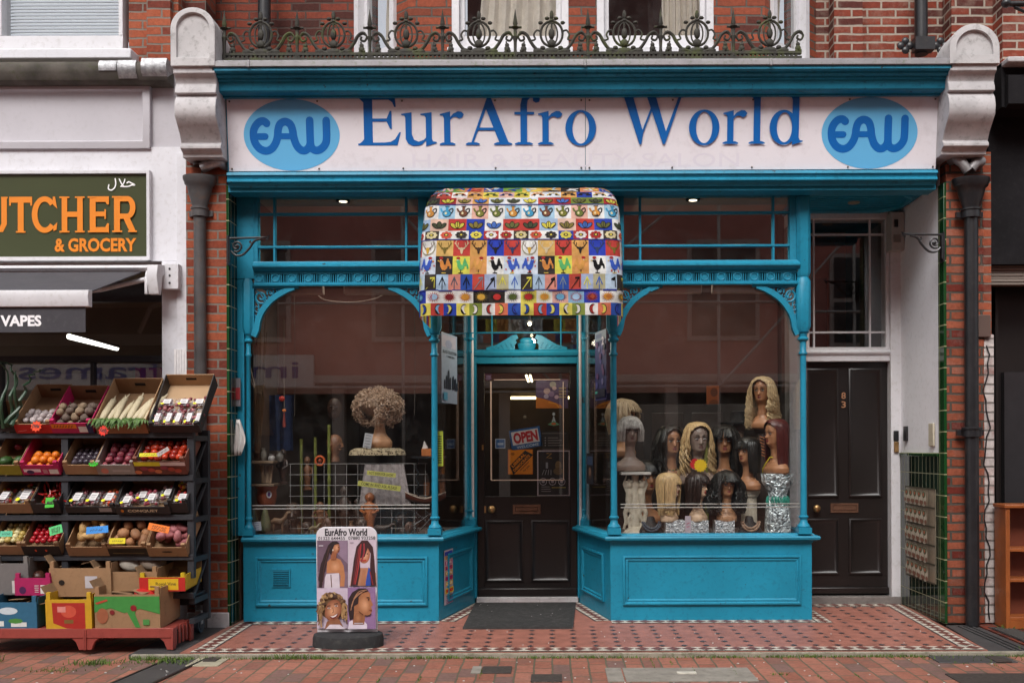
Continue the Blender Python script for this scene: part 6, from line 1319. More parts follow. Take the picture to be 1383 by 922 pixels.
# white sack, red net bag, stacked flap
def lump(key, p, r, m, name, lab, cat, seed=3, rough=.5):
 Mx = CRATES[key][0]; o = blob(name, 1, m, seed, r, rough, 16, 12); o.location = Mx @ Vector(p); o.rotation_euler = (.4, .2, .5); tag(o, lab, cat); return o
lump('bigr', (-.02, .16, .16), (.10, .12, .06), paint('white_sack_cloth', (.42, .38, .32), .8, .2, 8, '#4a4038', .4, .8, world=False), 'cloth_sack', 'crumpled off-white sack in the open brown box', 'sack')
lump('bigr', (.10, .18, .17), (.08, .10, .05), paint('brown_sack_cloth', (.22, .17, .13), .85, .2, 8, '#2a2018', .4, .8, world=False), 'cloth_sack', 'crumpled grey-brown sack beside the white one', 'sack', 8)
lump('green', (.06, .14, .20), (.075, .05, .03), vm('red_net', '#b8201c', .5), 'net_bag', 'bright red net bag lying on top of the long green-printed box', 'bag', 5)
lump('pink', (-.02, .12, .10), (.05, .05, .04), vm('aubergine_brown', '#4a2a20', .4), 'aubergine', 'dark brown aubergine in the magenta box', 'aubergine', 6, .2)
lump('bigl', (.03, .24, .18), (.06, .05, .045), vm('swede_skin', '#7a6248', .7, dirt='#3a2a20'), 'swede', 'single brown swede peeping from the plain brown box', 'swede', 7, .2)
# ---- produce
pr = blob('garlic_bulb', .024, vm('garlic_skin', '#b8acaa', .6, .15, 20, '#7a5a68', .5), 1, (1, 1, .85), .25); heap('garlic', pr, 'white garlic bulb lying in the red-fronted box', 'garlic', 'garlic bulbs in the red-fronted box', 26, .023, 2, y1=.20)
def crown(b): b.lathe([(.008, .027), (.005, .037), (.007, .039)], (0, 0, 0), 7, bpy.data.materials['beet_skin'])
vm('beet_skin', '#6a5a50', .8, .35, 30, '#2a2220', .6); m = bpy.data.materials['beet_skin']; vm('beet_top', '#8f7a62', .8, .3, 30, '#4a3a30', .6)
pr = [blob('beetroot', .030, m, 2, (1, 1, .92), .15, extra=crown), blob('beetroot', .028, bpy.data.materials['beet_top'], 3, (1, 1, .95), .15)]; heap('beet', pr, 'round earthy beetroot piled in the pink and navy box', 'beetroot', 'earthy beetroots in the pink and navy box', 34, .028, 3, y1=.25)
pr = blob('orange', .027, vm('orange_peel', '#d8741a', .45, .12, 40, None, 0, .3), 4, (1, 1, .96), .04); heap('orange', pr, 'orange lying in the pink-fronted box', 'orange', 'oranges in the pink-fronted box', 20, .026, 2, y1=.18)
pr = blob('avocado', .034, vm('avocado_skin', '#2c4a1c', .5, .3, 40), 5, (1, 1.4, .95), .06); heap('avo', pr, 'dark green avocado in the yellow box', 'avocado', 'avocados in the yellow box', 6, .034, 1, y1=.14)
t_ = blob('berry_pack', .05, vm('berry_red', '#8a1c34', .3), 6, (.7, .8, .5), .5); heap('avo', t_, 'clear pack of red berries behind the avocados', 'pack', 'berry packs behind the avocados', 2, .045, 1, y0=.15, y1=.26, z0=.05)
pr = blob('plum', .021, vm('plum_skin', '#3a3038', .3, .4, 15, '#7a7488', .5), 7, (1, 1.15, 1), .06); heap('plum', pr, 'small dark bloomy plum in the brown box', 'plum', 'dark plums in the box with a green star tag', 34, .020, 2, y1=.24)
pr = [blob('red_beetroot', .029, vm('red_beet_skin', '#6a2434', .45, .3, 20, '#2a1420', .4), 8, (1, 1.25, .95), .12), blob('red_beetroot', .027, vm('red_beet_cut', '#92404a', .5, .3, 20), 9, (1, 1, .9), .2)]; heap('rhub', pr, 'purple-red beetroot heaped in the grey-printed box', 'beetroot', 'purple-red beetroots in the grey-printed box', 34, .027, 2, y1=.27)
pr = [blob('tomato', .025, vm('tomato_skin', '#b4381c', .25, .25, 12), 10, (1, 1.2, .95), .1), blob('tomato', .025, vm('tomato_skin_dark', '#8a2418', .25, .3, 12), 11, (1.1, 1.2, .95), .2)]; heap('tom', pr, 'deep red tomato in the printed box with the yellow label', 'tomato', 'tomatoes in the printed box', 42, .025, 2, y1=.26, z0=.05)
pr = blob('radish', .0185, vm('radish_skin', '#a01420', .3, .25, 12), 12, (1, 1, 1), .08); heap('radish', pr, 'small bright red radish in the dark-fronted box', 'radish', 'radishes in the dark-fronted box', 46, .0185, 2, y1=.24, z0=.04)
pr = [blob('small_onion', .0195, vm('onion_skin', '#b39a52', .4, .2, 12, '#6a5420', .4), 13, (1, 1, .95), .08), blob('small_onion', .019, vm('onion_skin_pale', '#c8bc8a', .4, .15, 12), 14)]; heap('kum', pr, 'small yellow onion heaped in the brown box at the left', 'onion', 'small yellow onions on the fourth shelf', 44, .0195, 2, y1=.25, z0=.04)
pr = [blob('yam', .036, vm('yam_skin', '#a07c4a', .7, .25, 12, '#5a3e20', .5), 15, (.85, 1.5, .8), .35), blob('yam', .03, vm('yam_skin2', '#b89560', .7, .2, 12, '#6a4a28', .5), 16, (.9, 1.9, .85), .4)]; heap('yam', pr, 'knobbly pale yam in the box with the blue tag', 'yam', 'yams in the box with the blue tag', 15, .034, 2, y1=.27, z0=.045)
pr = [blob('potato', .040, vm('potato_skin', '#8f6444', .7, .2, 12, '#4a2e1c', .5), 17, (.9, 1.25, .85), .15), blob('potato', .036, vm('potato_skin2', '#a4744e', .7, .2, 12, '#5a3a24', .5), 18, (1, 1.1, .85), .15)]; heap('pot', pr, 'brown baking potato in the dark-fronted box', 'potato', 'potatoes in the box with the yellow tag', 15, .037, 2, y1=.28, z0=.045)
pr = [blob('sweet_potato', .032, vm('sweet_skin', '#8f4e50', .65, .2, 12, '#4a2a2c', .4), 19, (.85, 1.6, .8), .25), blob('sweet_potato', .030, vm('sweet_skin2', '#a8686a', .65, .2, 12), 20, (1, 1.4, .9), .25)]; heap('sweet', pr, 'pink sweet potato in the box with the orange tag', 'sweet potato', 'sweet potatoes in the box with the orange tag', 15, .032, 2, y1=.25, z0=.045)
# mooli: long tapering roots with leafy ends to the front
def mooli(i, x, L_, bend, r):
 Mx = CRATES['mooli'][0]; t = thing('mooli', 'long white mooli radish with a green leafy end, lying up the brown box', 'radish', (0, 0, 0), group='mooli radishes on the top shelf'); R = random.Random(i); t.location = Mx @ Vector((x, .035, .062)); t.rotation_euler = Mx.to_euler(); q = 'lead'
 pts = catmull([(0, 0, .0), (bend * .3, L_ * .3, .006), (bend * .7, L_ * .65, .012), (bend, L_ * .88, .014), (bend * 1.4, L_, .03)], 3); k = len(pts)
 b = MB(); b.tube(pts, [r * (.7 + .5 * min(1, j / 3)) * (1 - .55 * max(0, (j / k - .25)) ** 1.1) if j < k - 3 else r * .22 * (k - j) / 2 for j in range(k)], 9, MOOLI); b.build('root', parent=t, local=True)
 b = MB()
 for j in range(16):
  a = R.uniform(-1.4, 1.4); l = R.uniform(.04, .09); z0 = R.uniform(.01, .045); x0 = R.uniform(-.018, .018); w_ = .009
  b.face([(x0, .0, z0), (x0 + a * .02 - w_, -l * .5, z0 + .012), (x0 + a * .03, -l, z0 + R.uniform(-.02, .012)), (x0 + a * .02 + w_, -l * .5, z0 + .008)], LEAFG)
 b.tube([(0, 0, .005), (a * .01, -.03, .0)], .003, 5, LEAFG); b.keep = True; b.build('leaves', parent=t, local=True, smooth=0)
MOOLI = vm('mooli_skin', '#c4b798', .55, .1, 8, '#8a7a58', .5); LEAFG = vm('leaf_green', '#4a6a28', .6, .4, 30)
for i, (x, l, bd, r) in enumerate(((-.145, .25, .02, .020), (-.10, .27, .05, .018), (-.055, .26, .0, .017), (-.02, .20, .03, .016), (.03, .28, .02, .020), (.06, .24, .07, .018), (.10, .25, .04, .020), (.14, .27, .06, .021))): mooli(i, x, l, bd, r)
# aloe leaves
t = thing('aloe_plant', 'tall dark green aloe leaves leaning out at the left end of the top shelf', 'plant', (X(10, -.8), -.8, 1.37)); al = vm('aloe_skin', '#2f4a34', .4, .2, 10)
for pts in ([(2, 575), (5, 540), (8, 505), (4, 486)], [(12, 570), (16, 540), (20, 510), (14, 490), (2, 486)], [(8, 572), (26, 545), (36, 518), (45, 502), (58, 497)], [(-4, 570), (-2, 540), (-5, 500), (-12, 480)], [(18, 572), (22, 540), (24, 515), (22, 498)]):
 b = MB(); P = [(X(a, -.85), -.85 + .03 * math.sin(a), Z(c, -.85)) for a, c in catmull(pts, 4)]; n = len(P); b.tube(P, [.015 * (1 - .93 * (i / n)) for i in range(n)], 7, al); b.build('leaf', parent=t)
# clear packs: shallots, radishes, grapes, peppers
def pack(key, p, size, cols, lab, grp, labc='#dedad8', dot='#e0e020', seed=1, cat='pack'):
 Mx = CRATES[key][0]; R = random.Random(seed); t = thing('produce_pack', lab, cat, tuple(Mx @ Vector(p)), group=grp); t.rotation_euler = Mx.to_euler(); w, d, h = size
 for i in range(max(5, int(w * d / .0006))):
  m = vm('pack_%s' % cols[i % len(cols)][1:], cols[i % len(cols)], .3) if 'pack_%s' % cols[i % len(cols)][1:] not in bpy.data.materials else bpy.data.materials['pack_%s' % cols[i % len(cols)][1:]]
  if i == 0: groups = {}
  groups.setdefault(m.name, (MB(), m)); groups[m.name][0].sphere((R.uniform(-w, w) / 2 * .85, R.uniform(0, d), R.uniform(.3, .9) * h), (R.uniform(.011, .016),) * 3, 7, m, 5)
 for k_, (b, m) in groups.items(): b.build('vegetables', parent=t, local=True)
 b = MB(); b.loft([[(-w / 2, 0, 0), (w / 2, 0, 0), (w / 2, 0, h), (-w / 2, 0, h * .8)], [(-w / 2 * .95, d * .5, 0), (w / 2, d * .5, 0), (w / 2, d * .5, h * 1.15), (-w / 2, d * .5, h * 1.1)], [(-w / 2, d, 0), (w / 2 * .9, d, 0), (w / 2 * .9, d, h * .7), (-w / 2, d, h * .7)]], FILM); b.build('film', parent=t, local=True, smooth=0)
 b = MB(); zt = h * 1.17; f = lambda a, c, k=0: Vector((a * w, c * d, zt + k)); A = Art(b, f, .0006); x0 = R.uniform(-.35, -.15); A.rect(x0, .1, x0 + .55, .62, labc); [A.line([(x0 + .08, .2 + i * .12), (x0 + .45, .2 + i * .12)], .03, '#8a8a90') for i in range(3)]; A.ell(x0, .08, .14, .09, dot, 9); b.keep = True; b.build('label', parent=t, local=True, smooth=0)
def film():
 m, nt, b = new_mat('clear_film'); b.inputs['Base Color'].default_value = (.8, .8, .82, 1); b.inputs['Roughness'].default_value = .12
 out = nt.nodes['Material Output']; tr = N(nt, 'ShaderNodeBsdfTransparent'); mxs = N(nt, 'ShaderNodeMixShader')
 nn = noise(nt, coords(nt, False), 60, 4, .7); r = ramp(nt, nn, [(.45, (.06,) * 3), (.7, (.5,) * 3)]); L(nt, r.outputs[0], mxs.inputs[0]); L(nt, tr.outputs[0], mxs.inputs[1]); L(nt, b.outputs[0], mxs.inputs[2]); L(nt, mxs.outputs[0], out.inputs[0]); bump(nt, b, nn, .8, .01); return m
FILM = film()
for i in range(5): pack('packet', (-.13 + i * .066, .035, .012), (.055, .15, .035), ['#7a3038', '#a86a6a', '#5a2028'], 'narrow clear packet of pink shallots in the black-edged box', 'shallot packets on the top shelf', seed=i)
for i in range(3): pack('packet', (-.10 + i * .10, .20, .012), (.09, .08, .045), ['#7a3038', '#a86a6a', '#5a2028'], 'clear packet of pink shallots at the back of the black-edged box', 'back row of shallot packets', seed=i + 9)
for i, cc in enumerate((['#5a2428', '#7a3a40'], ['#5a2a34', '#8a4a50'], ['#c8481c', '#d86a24'])): pack('pack', (-.10 + i * .10, .03, .01), (.088, .15, .05), cc, ['clear pack of dark grapes with a white label', 'clear pack of plum-coloured grapes in the middle', 'clear pack of orange cherry tomatoes'][i] + ' in the wide third-shelf box', 'packs in the wide third-shelf box', seed=i + 20)
for i in range(4): pack('pack2', (-.13 + i * .085, .03 + .05 * (i % 2), .01 + .02 * (i > 1)), (.08, .13, .045), ['#8a2838', '#a04a58', '#c8b0b0'], 'clear pack of pink radishes in the black lettered box', 'packs of pink radishes', seed=i + 30)
pack('pep', (-.09, .04, .01), (.09, .16, .05), ['#a81c1c', '#c8a01c'], 'pack of red and yellow peppers at the left end of the third shelf', 'pepper packs', seed=41)
pack('pep', (.04, .04, .01), (.10, .2, .05), ['#a81c1c', '#c8901c', '#2c6a24'], 'traffic-light pack of peppers beside the chilli box', 'pepper packs', seed=42)
pack('bag', (0, .03, .01), (.09, .13, .05), ['#b8201c', '#b8201c', '#d8a81c'], 'lower bag of red and yellow peppers at the right end of the third shelf', 'pepper bags', seed=43)
pack('bag', (0, .17, .03), (.09, .1, .06), ['#b8201c', '#d8a81c'], 'upper bag of red and yellow peppers at the right end of the third shelf', 'pepper bags', seed=44)
Mx = CRATES['chili'][0]; R = random.Random(8); cm = vm('chilli_skin', '#a81818', .3); cg = vm('chilli_stem', '#3a5a1c', .5)
for i in range(34):
 o = None
 if i == 0:
  c0 = thing('chilli', 'slim red chilli in the black-sided box', 'chilli', (0, 0, 0), group='red chillies on the third shelf'); b = MB(); b.tube([(0, 0, 0), (.012, .004, 0), (.028, .002, .003), (.045, -.004, .002), (.055, -.01, 0)], [.005, .0075, .007, .004, .001], 6, cm); b.build('pod', parent=c0, local=True); b = MB(); b.tube([(0, 0, 0), (-.012, .001, .002)], .0022, 5, cg); b.build('stem', parent=c0, local=True); o = c0
 else: o = copy_tree(c0)
 o.location = Mx @ Vector((R.uniform(-.07, .07), R.uniform(.04, .2), R.uniform(.03, .07))); o.rotation_euler = (R.uniform(0, 6), R.uniform(0, 6), R.uniform(0, 6))
# price tags
price(49, 573, -.86, 16, 16, '#e8481c', 'orange-red star tag on the garlic box', True, lines=1); price(140, 579, -.88, 14, 16, '#e0301c', 'red star tag dangling at the left corner of the mooli box', True, 20)
price(126, 624, -.86, 14, 8, '#3ac828', 'bright green star tag on the plums', True); price(67, 676, -.84, 12, 14, '#48b83a', 'plain green card folded over the corner of the chilli box', lines=1)
price(8, 718, -.88, 17, 8, '#5ab894', 'mint green price card on the yellow onions'); price(75, 713, -.9, 18, 12, '#5ac87a', 'slanted light green price card on the radishes', roll=-15, lines=2); price(131, 713, -.92, 30, 10, '#3a8cd8', 'blue price card on the yams', roll=-4)
price(158, 728, -.92, 22, 8, '#d8c820', 'yellow price card on the potatoes'); price(214, 711, -.92, 29, 10, '#e87a28', 'orange price card on the sweet potatoes', roll=12, lines=2)
price(203, 612, -.9, 30, 5, '#d8d028', 'long yellow paper slip on the tomato box')
price(220, 608, -.92, 18, 6, '#a8a09c', 'torn clear label lying on the tomatoes', roll=-30)
# ------------------------------------------------------------------ mannequin heads and wigs
def skinm(n, c): return paint('skin_' + n, srgb(c), .42, .06, 8, None, 0, .05, world=False)
SK = {'grey': skinm('taupe', '#857268'), 'brown': skinm('brown', '#a3714f'), 'dark': skinm('dark', '#7c5440'), 'pale': skinm('pale', '#d4b294'), 'tan': skinm('tan', '#b08260')}
def hairm(n, c, v=.45):
 m, nt, b = new_mat('hair_' + n); C = srgb(c); vv = coords(nt, False)
 mp = N(nt, 'ShaderNodeMapping'); mp.inputs['Scale'].default_value = (90, 90, 9); L(nt, vv, mp.inputs[0]); nn = noise(nt, mp.outputs[0], 1.6, 4)
 L(nt, ramp(nt, nn, [(.3, tuple(x * (1 - v) for x in C)), (.7, tuple(min(1, x * (1 + v)) for x in C))]).outputs[0], b.inputs['Base Color']); b.inputs['Roughness'].default_value = .42; bump(nt, b, nn, .5, .002); return m
HR = {'silver': hairm('silver', '#a8a4a0'), 'black': hairm('black', '#17130f'), 'blonde': hairm('blonde', '#b89a6e'), 'ash': hairm('ash', '#c8ae86'), 'auburn': hairm('auburn', '#4a1410'), 'brown': hairm('brown', '#2c1c16'), 'rose': hairm('rose', '#a88c76'), 'cream': hairm('cream', '#b8a488')}
PROF = [(0, .125, .062, 0), (.012, .14, .07, 0), (.045, .142, .072, 0), (.072, .118, .064, 0), (.092, .076, .052, 0), (.112, .046, .043, 0), (.155, .037, .039, -.002), (.195, .038, .042, -.004), (.212, .041, .050, -.010), (.228, .040, .060, -.020), (.24, .048, .066, -.018), (.262, .056, .073, -.010), (.285, .062, .080, -.004), (.31, .067, .086, 0), (.335, .070, .090, .002), (.36, .069, .089, .004), (.382, .061, .080, .005), (.402, .045, .060, .006), (.414, .024, .034, .006), (.418, .003, .005, .006)]
def prof_at(z):
 for a, b in zip(PROF, PROF[1:]):
  if z <= b[0]:
   k = (z - a[0]) / (b[0] - a[0]); k = k * k * (3 - 2 * k) if z < .1 else k; return [a[i] + (b[i] - a[i]) * k for i in (1, 2, 3)]
 return list(PROF[-1][1:])
def bust_mesh(skin, shoulders=1.0):
 b = MB(); rings = []; n = 44; zs = [.418 * i / 78 for i in range(79)]; G = lambda d, s: math.exp(-(d / s) ** 2)
 for z in zs:
  rx, ry, cy_ = prof_at(z)
  if z < .11: rx = .045 + (rx - .045) * shoulders
  r = []
  for i in range(n):
   a = 2 * PI * i / n; x = rx * math.sin(a); y = cy_ - ry * math.cos(a)
   if math.cos(a) > 0 and z > .2:
    fr = math.cos(a)
    nose = .026 * G(x, .0095) * (G(z - .283, .010) if z < .283 else max(0, 1 - (z - .283) / .045) ** 1.2)
    y -= nose * fr; y += .007 * (G(x - .027, .013) + G(x + .027, .013)) * G(z - .314, .010); y -= .006 * G(x, .017) * (G(z - .262, .0045) + .9 * G(z - .253, .0045)); y += .003 * G(x, .02) * G(z - .2575, .0016)
    y -= .006 * G(x, .016) * G(z - .236, .008); y -= .004 * G(abs(x) - .026, .018) * G(z - .329, .006); y -= .003 * G(abs(x) - .04, .014) * G(z - .285, .014)
   if z < .10: y -= .012 * G(abs(x) - .06, .045) * G(z - .03, .03) * (1 if math.cos(a) > 0 else 0)
   r.append((x, y, z))
  rings.append(r)
 b.loft(rings, skin); return b
def face_bits(o, skin_key, lips='#7a2a2a', light=False):
 b = MB();
 for s in (-1, 1): b.sphere((s * .027, -.0815, .312), (.0125, .006, .0055), 10, col('#d8d0c8' if light else '#c8c0b8', .3), 6)
 b.build('eye', parent=o, local=True)
 b = MB()
 for s in (-1, 1):
  b.sphere((s * .027, -.0865, .312), (.0052, .0032, .0052), 8, col('#1c1410' if not light else '#8a8a90', .2), 5)
  b.tube([(s * .012, -.088, .318), (s * .027, -.0895, .321), (s * .041, -.082, .317)], .0022, 5, col('#1c120e'))
  b.tube([(s * .010, -.092, .333), (s * .027, -.0935, .339), (s * .045, -.083, .334)], [.0025, .003, .0015], 5, col('#2a1a12' if skin_key != 'pale' else '#5a3a28'))
 b.build('eye_makeup', parent=o, local=True)
 b = MB(); b.sphere((0, -.0865, .2615), (.0175, .0052, .0042), 12, col(lips, .35), 6); b.sphere((0, -.0862, .2535), (.015, .0052, .0048), 12, col(lips, .35), 6); b.build('lips', parent=o, local=True)
def wig(o, style, hair, length=.30, vol=.02, curl=.0, n=120, fringe=True, seed=1, part=0, front=42):
 R = random.Random(seed); b = MB(); m = HR[hair]
 # cap
 rows = [.30 + .1195 * i / 20 for i in range(21)]; K = 60
 for i in range(20):
  for j in range(K):
   a0, a1 = 2 * PI * j / K, 2 * PI * (j + 1) / K; am = math.degrees(min((a0 + a1) / 2, 2 * PI - (a0 + a1) / 2)); z0, z1 = rows[i], rows[i + 1]
   if am < front + 14 and z0 < .392 - .085 * (am / (front + 14)) ** 2.2: continue
   def p(a, z):
    rx, ry, c = prof_at(min(z - .008, .4175)); g = .012 + vol * .25; return ((rx + g) * math.sin(a), c - (ry + g) * math.cos(a), z + .006)
   b.face([p(a0, z0), p(a1, z0), p(a1, z1), p(a0, z1)], m)
 thin = style in ('curly', 'wave')
 for k in range(int(n * (2.1 if thin else 1.9))):
  is_f = fringe and k < n * .5
  if is_f: az = math.radians(R.uniform(-front - 6, front + 6))
  else:
   az = math.radians(R.uniform(front, 360 - front));
  lay = R.random(); g = .008 + vol * (.25 + .75 * lay); s = math.sin(az); c = -math.cos(az); pts = [(part * .4 + R.uniform(-.008, .008), .006 + R.uniform(-.01, .01), .422 + vol * .2)]
  for z, kg in ((.414, .15), (.40, .3), (.38, .42), (.355, .55)):
   rx, ry, cy_ = prof_at(z); gg = .008 + (g - .008) * kg; pts.append(((rx + gg) * s, cy_ + (ry + gg) * c, z + .006 + vol * .08))
  if is_f:
   for z in (.348, R.uniform(.325, .34)): rx, ry, cy_ = prof_at(z); pts.append(((rx + g) * s + R.uniform(-.004, .004), cy_ + (ry + g * .8) * c - .003, z))
   w0 = .0038
  else:
   L_ = length * R.uniform(.88, 1.04); z = .335; ph = R.uniform(0, 6.3); w0 = .0041 if thin else .0048
   rx, ry, cy_ = prof_at(.33); base = Vector((((rx + g) * s), cy_ + (ry + g) * c, 0)); st = 12 if curl else 6; out = vol * .5 if style in ('curly', 'wave') else .0
   for i in range(1, st + 1):
    t = i / st; z = .335 - L_ * t; cu = curl * min(1, t * 1.6) * (.7 + .9 * R.random()); fr = 3.2 if style == 'curly' else 1.9
    # hair sides drape over the shoulders, never over the face
    sp = 1 + out * 14 * t * (1 - t) + (.10 * t if z < .1 else 0)
    pts.append((base.x * sp + cu * math.cos(ph + t * fr * 2 * PI), base.y * (1 - .25 * t) * 1 + cu * math.sin(ph + t * fr * 2 * PI), z))
  q = catmull(pts, 2 if not (curl and not is_f) else 2); kk = len(q)
  b.tube(q, [w0 * (1 - .55 * (i / kk) ** 2) for i in range(kk)], 5, m)
 return b.build('wig', parent=o, local=True, smooth=60)
_meshes = {}
def mannequin(px, py_base, Y, hpx, yaw, skin, lab, wigargs, lips='#7a2a2a', shoulders=1.0, light=False, tilt=0):
 """hpx = height of the bust in photo pixels"""
 o = thing('mannequin_head', lab, 'mannequin', (X(px, Y), Y, Z(py_base, Y))); s = hpx * (CAMD + Y) / FPX / .425; o.scale = (s, s, s); o.rotation_euler = (0, math.radians(tilt), math.radians(yaw))
 bust_mesh(SK[skin], shoulders).build('bust', parent=o, local=True, smooth=180); face_bits(o, skin, lips, light)
 if wigargs: wig(o, **wigargs)
 return o
mannequin(851, 637, .32, 74, 8, 'grey', 'grey mannequin head in a short silver bob wig on the cherub stand', dict(style='straight', hair='silver', length=.10, vol=.03, n=150, seed=1, front=34), '#5a3c38', .78)
mannequin(842, 618, .75, 78, 60, 'tan', 'mannequin in a pale cream wig, half hidden behind the silver bob', dict(style='straight', hair='cream', length=.16, vol=.05, n=120, seed=2), '#7a4a3a', .8)
mannequin(872, 708, .60, 86, 20, 'brown', 'dark brown mannequin with a cropped black wig behind the cherub stand', dict(style='straight', hair='black', length=.07, vol=.015, n=120, seed=3), shoulders=.8)
mannequin(906, 655, .62, 80, 12, 'brown', 'brown mannequin in a long wavy black wig with a beaded choker', dict(style='wave', hair='black', length=.30, vol=.05, curl=.010, n=150, seed=4, fringe=False, front=38))
mannequin(942, 655, .52, 84, 8, 'grey', 'grey mannequin with pale eyes in a wavy blonde wig behind the red and yellow star', dict(style='wave', hair='blonde', length=.27, vol=.028, curl=.018, n=110, seed=5, fringe=False, front=52), '#6a4a44', light=True)
mannequin(978, 655, .66, 80, -6, 'brown', 'brown mannequin in a long wavy black wig with side fringe, beside the tall brown column', dict(style='wave', hair='black', length=.32, vol=.05, curl=.012, n=150, seed=6, front=34))
mannequin(1010, 663, .34, 72, -48, 'brown', 'brown mannequin in a blunt black bob facing left on the cream fluted column', dict(style='straight', hair='black', length=.19, vol=.02, n=170, seed=7, front=40), '#8a4038', .72)
mannequin(1030, 580, .62, 70, -30, 'brown', 'mannequin in a big curly platinum blonde wig, highest of the wigs', dict(style='curly', hair='ash', length=.33, vol=.038, curl=.022, n=150, seed=8, fringe=False, front=46), shoulders=.7)
mannequin(1048, 641, .26, 74, -62, 'brown', 'brown mannequin in dark red braids and a yellow strap on the silver vase', dict(style='braid', hair='auburn', length=.34, vol=.012, n=150, seed=9, fringe=False, front=58), '#8a3838', .85)
mannequin(903, 705, .16, 66, 62, 'pale', 'pale mannequin head in a long straight blonde wig facing right on a foil box', dict(style='straight', hair='blonde', length=.27, vol=.022, n=200, seed=10, front=30), '#a85848', .42)
mannequin(942, 705, .16, 66, 42, 'pale', 'pale mannequin head in a dark brown shoulder wig on a foil box', dict(style='straight', hair='brown', length=.20, vol=.03, n=170, seed=11, front=34), '#a84840', .42)
mannequin(981, 705, .16, 68, 4, 'tan', 'tan mannequin head in a tight curly black wig on a foil box', dict(style='curly', hair='black', length=.26, vol=.07, curl=.014, n=190, seed=12, front=36), '#8a4238', .42)
# stands and ornaments in the wig window
def crinkle_glints(name, lo, hi, sc, met=.45):
 m, nt, b = new_mat(name); v = coords(nt, False); vr = N(nt, 'ShaderNodeTexVoronoi', i_Scale=sc); nz = N(nt, 'ShaderNodeTexNoise', i_Scale=sc * .7, i_Detail=3.0); L(nt, v, nz.inputs['Vector']); L(nt, nz.outputs['Color'], vr.inputs['Vector'])
 vr.inputs['Scale'].default_value = 9; L(nt, ramp(nt, vr.outputs['Distance'], [(.1, lo), (.55, hi)]).outputs[0], b.inputs['Base Color']); b.inputs['Metallic'].default_value = met; b.inputs['Roughness'].default_value = .3  # pale and dark facets in the base colour stand in for glints
 bump(nt, b, vr.outputs['Distance'], 1, .02); return m
FOILC = crinkle_glints('crinkled_silver_foil', (.35, .35, .37), (.85, .85, .87), 22)
for p0, p1, lab in ((899, 925, 'crinkled silver foil box under the straight blonde wig'), (933, 957, 'crinkled silver foil box under the dark brown wig'), (966, 992, 'crinkled silver foil box under the curly black wig, rightmost of the three')):
 t = thing('foil_box', lab, 'box', (X((p0 + p1) / 2, .12), .16, .6)); b = MB(); b.box(X(p0, .1), X(p1, .1), .10, .24, .60, Z(703, .12), FOILC); b.build('foil', parent=t, bevel=.004)
t = thing('cherub_stand', 'cream plaster stand of two cherubs holding up a white shelf', 'statue', (X(857, .3), .3, .6)); PL = paint('cream_plaster', (.55, .48, .38), .7, .12, 12, '#6a5a44', .5, .3, world=False)
b = MB(); px_ = lambda p: X(p, .3)
for s, cx_ in ((1, 849), (-1, 867)):
 q = lambda a, c, y=0: (px_(cx_ + s * a), .3 + y, Z(c, .3))
 b.sphere(q(0, 655), (.028, .028, .030), 12, PL); [b.sphere(q(R_[0], R_[1], R_[2]), .011, 7, PL, 5) for R_ in ((-3, 651, -.02), (3, 650, -.02), (0, 648, -.01), (-5, 654, 0), (5, 655, .01), (0, 650, .02))]
 b.tube([q(0, 660), q(1, 666), q(0, 676), q(1, 684)], [.018, .028, .027, .026], 10, PL)
 b.tube([q(1, 682), q(4, 694), q(0, 703), q(1, 715)], [.022, .018, .013, .010], 8, PL); b.tube([q(-1, 682), q(-5, 693), q(-4, 704), q(-7, 715)], [.022, .018, .013, .010], 8, PL)
 b.tube([q(-3, 664), q(-7, 654), q(-3, 642)], [.010, .009, .007], 7, PL); b.tube([q(4, 665), q(8, 672), q(9, 680)], [.010, .009, .007], 7, PL)
b.tube([(px_(858), .3, .62), (px_(857), .3, Z(690, .3)), (px_(858), .31, Z(640, .3))], [.045, .02, .03], 8, PL); b.lathe([(.10, .60), (.10, .62), (.07, .64), (.05, .66)], (px_(858), .3, 0), 14, PL)
o = b.build('cherubs', parent=t); rm = o.modifiers.new('remesh', 'REMESH'); rm.mode = 'VOXEL'; rm.voxel_size = .005; rm.use_smooth_shade = True
b = MB(); b.box(px_(838), px_(878), .22, .40, Z(641, .3), Z(637.5, .3), col('#c8c4be', .4)); b.build('shelf', parent=t, bevel=.003)
t = thing('silver_vase', 'tall crumpled silver vase with a green fringe round its neck', 'vase', (X(1050, .25), .25, .6)); b = MB()
SV = crinkle_glints('crumpled_silver_paint', (.10, .14, .16), (.72, .78, .80), 13)
cx_ = X(1050, .25); pr = [(.095, .60), (.10, .64), (.098, .72), (.09, .80), (.075, .86), (.068, .90), (.075, .93), (.10, .975), (.115, 1.0), (.118, Z(640, .25)), (.09, Z(641, .25))]
rings = []
for r, z in pr: rings.append([(cx_ + (r + .008 * mnoise.noise(Vector((math.cos(a) * 3, math.sin(a) * 3, z * 9)))) * math.cos(a) * (1 + .05 * math.cos(a * 12) * (z > .93)), .25 + (r + .008 * mnoise.noise(Vector((math.cos(a) * 3, math.sin(a) * 3, z * 9)))) * math.sin(a) * .8, z) for a in [2 * PI * i / 48 for i in range(48)]])
b.loft(rings, SV); b.build('body', parent=t)
b = MB(); R = random.Random(6); gm = paint('green_fringe', (.04, .30, .22), .7, .3, 40, world=False)
for i in range(70): a = R.uniform(PI, 2 * PI); z = .885 + R.uniform(-.012, .012); b.tube([(cx_ + .077 * math.cos(a), .25 + .066 * math.sin(a), z), (cx_ + .088 * math.cos(a), .25 + .076 * math.sin(a), z - .02), (cx_ + .084 * math.cos(a + .1), .25 + .072 * math.sin(a + .1), z - R.uniform(.03, .055))], .003, 4, gm)
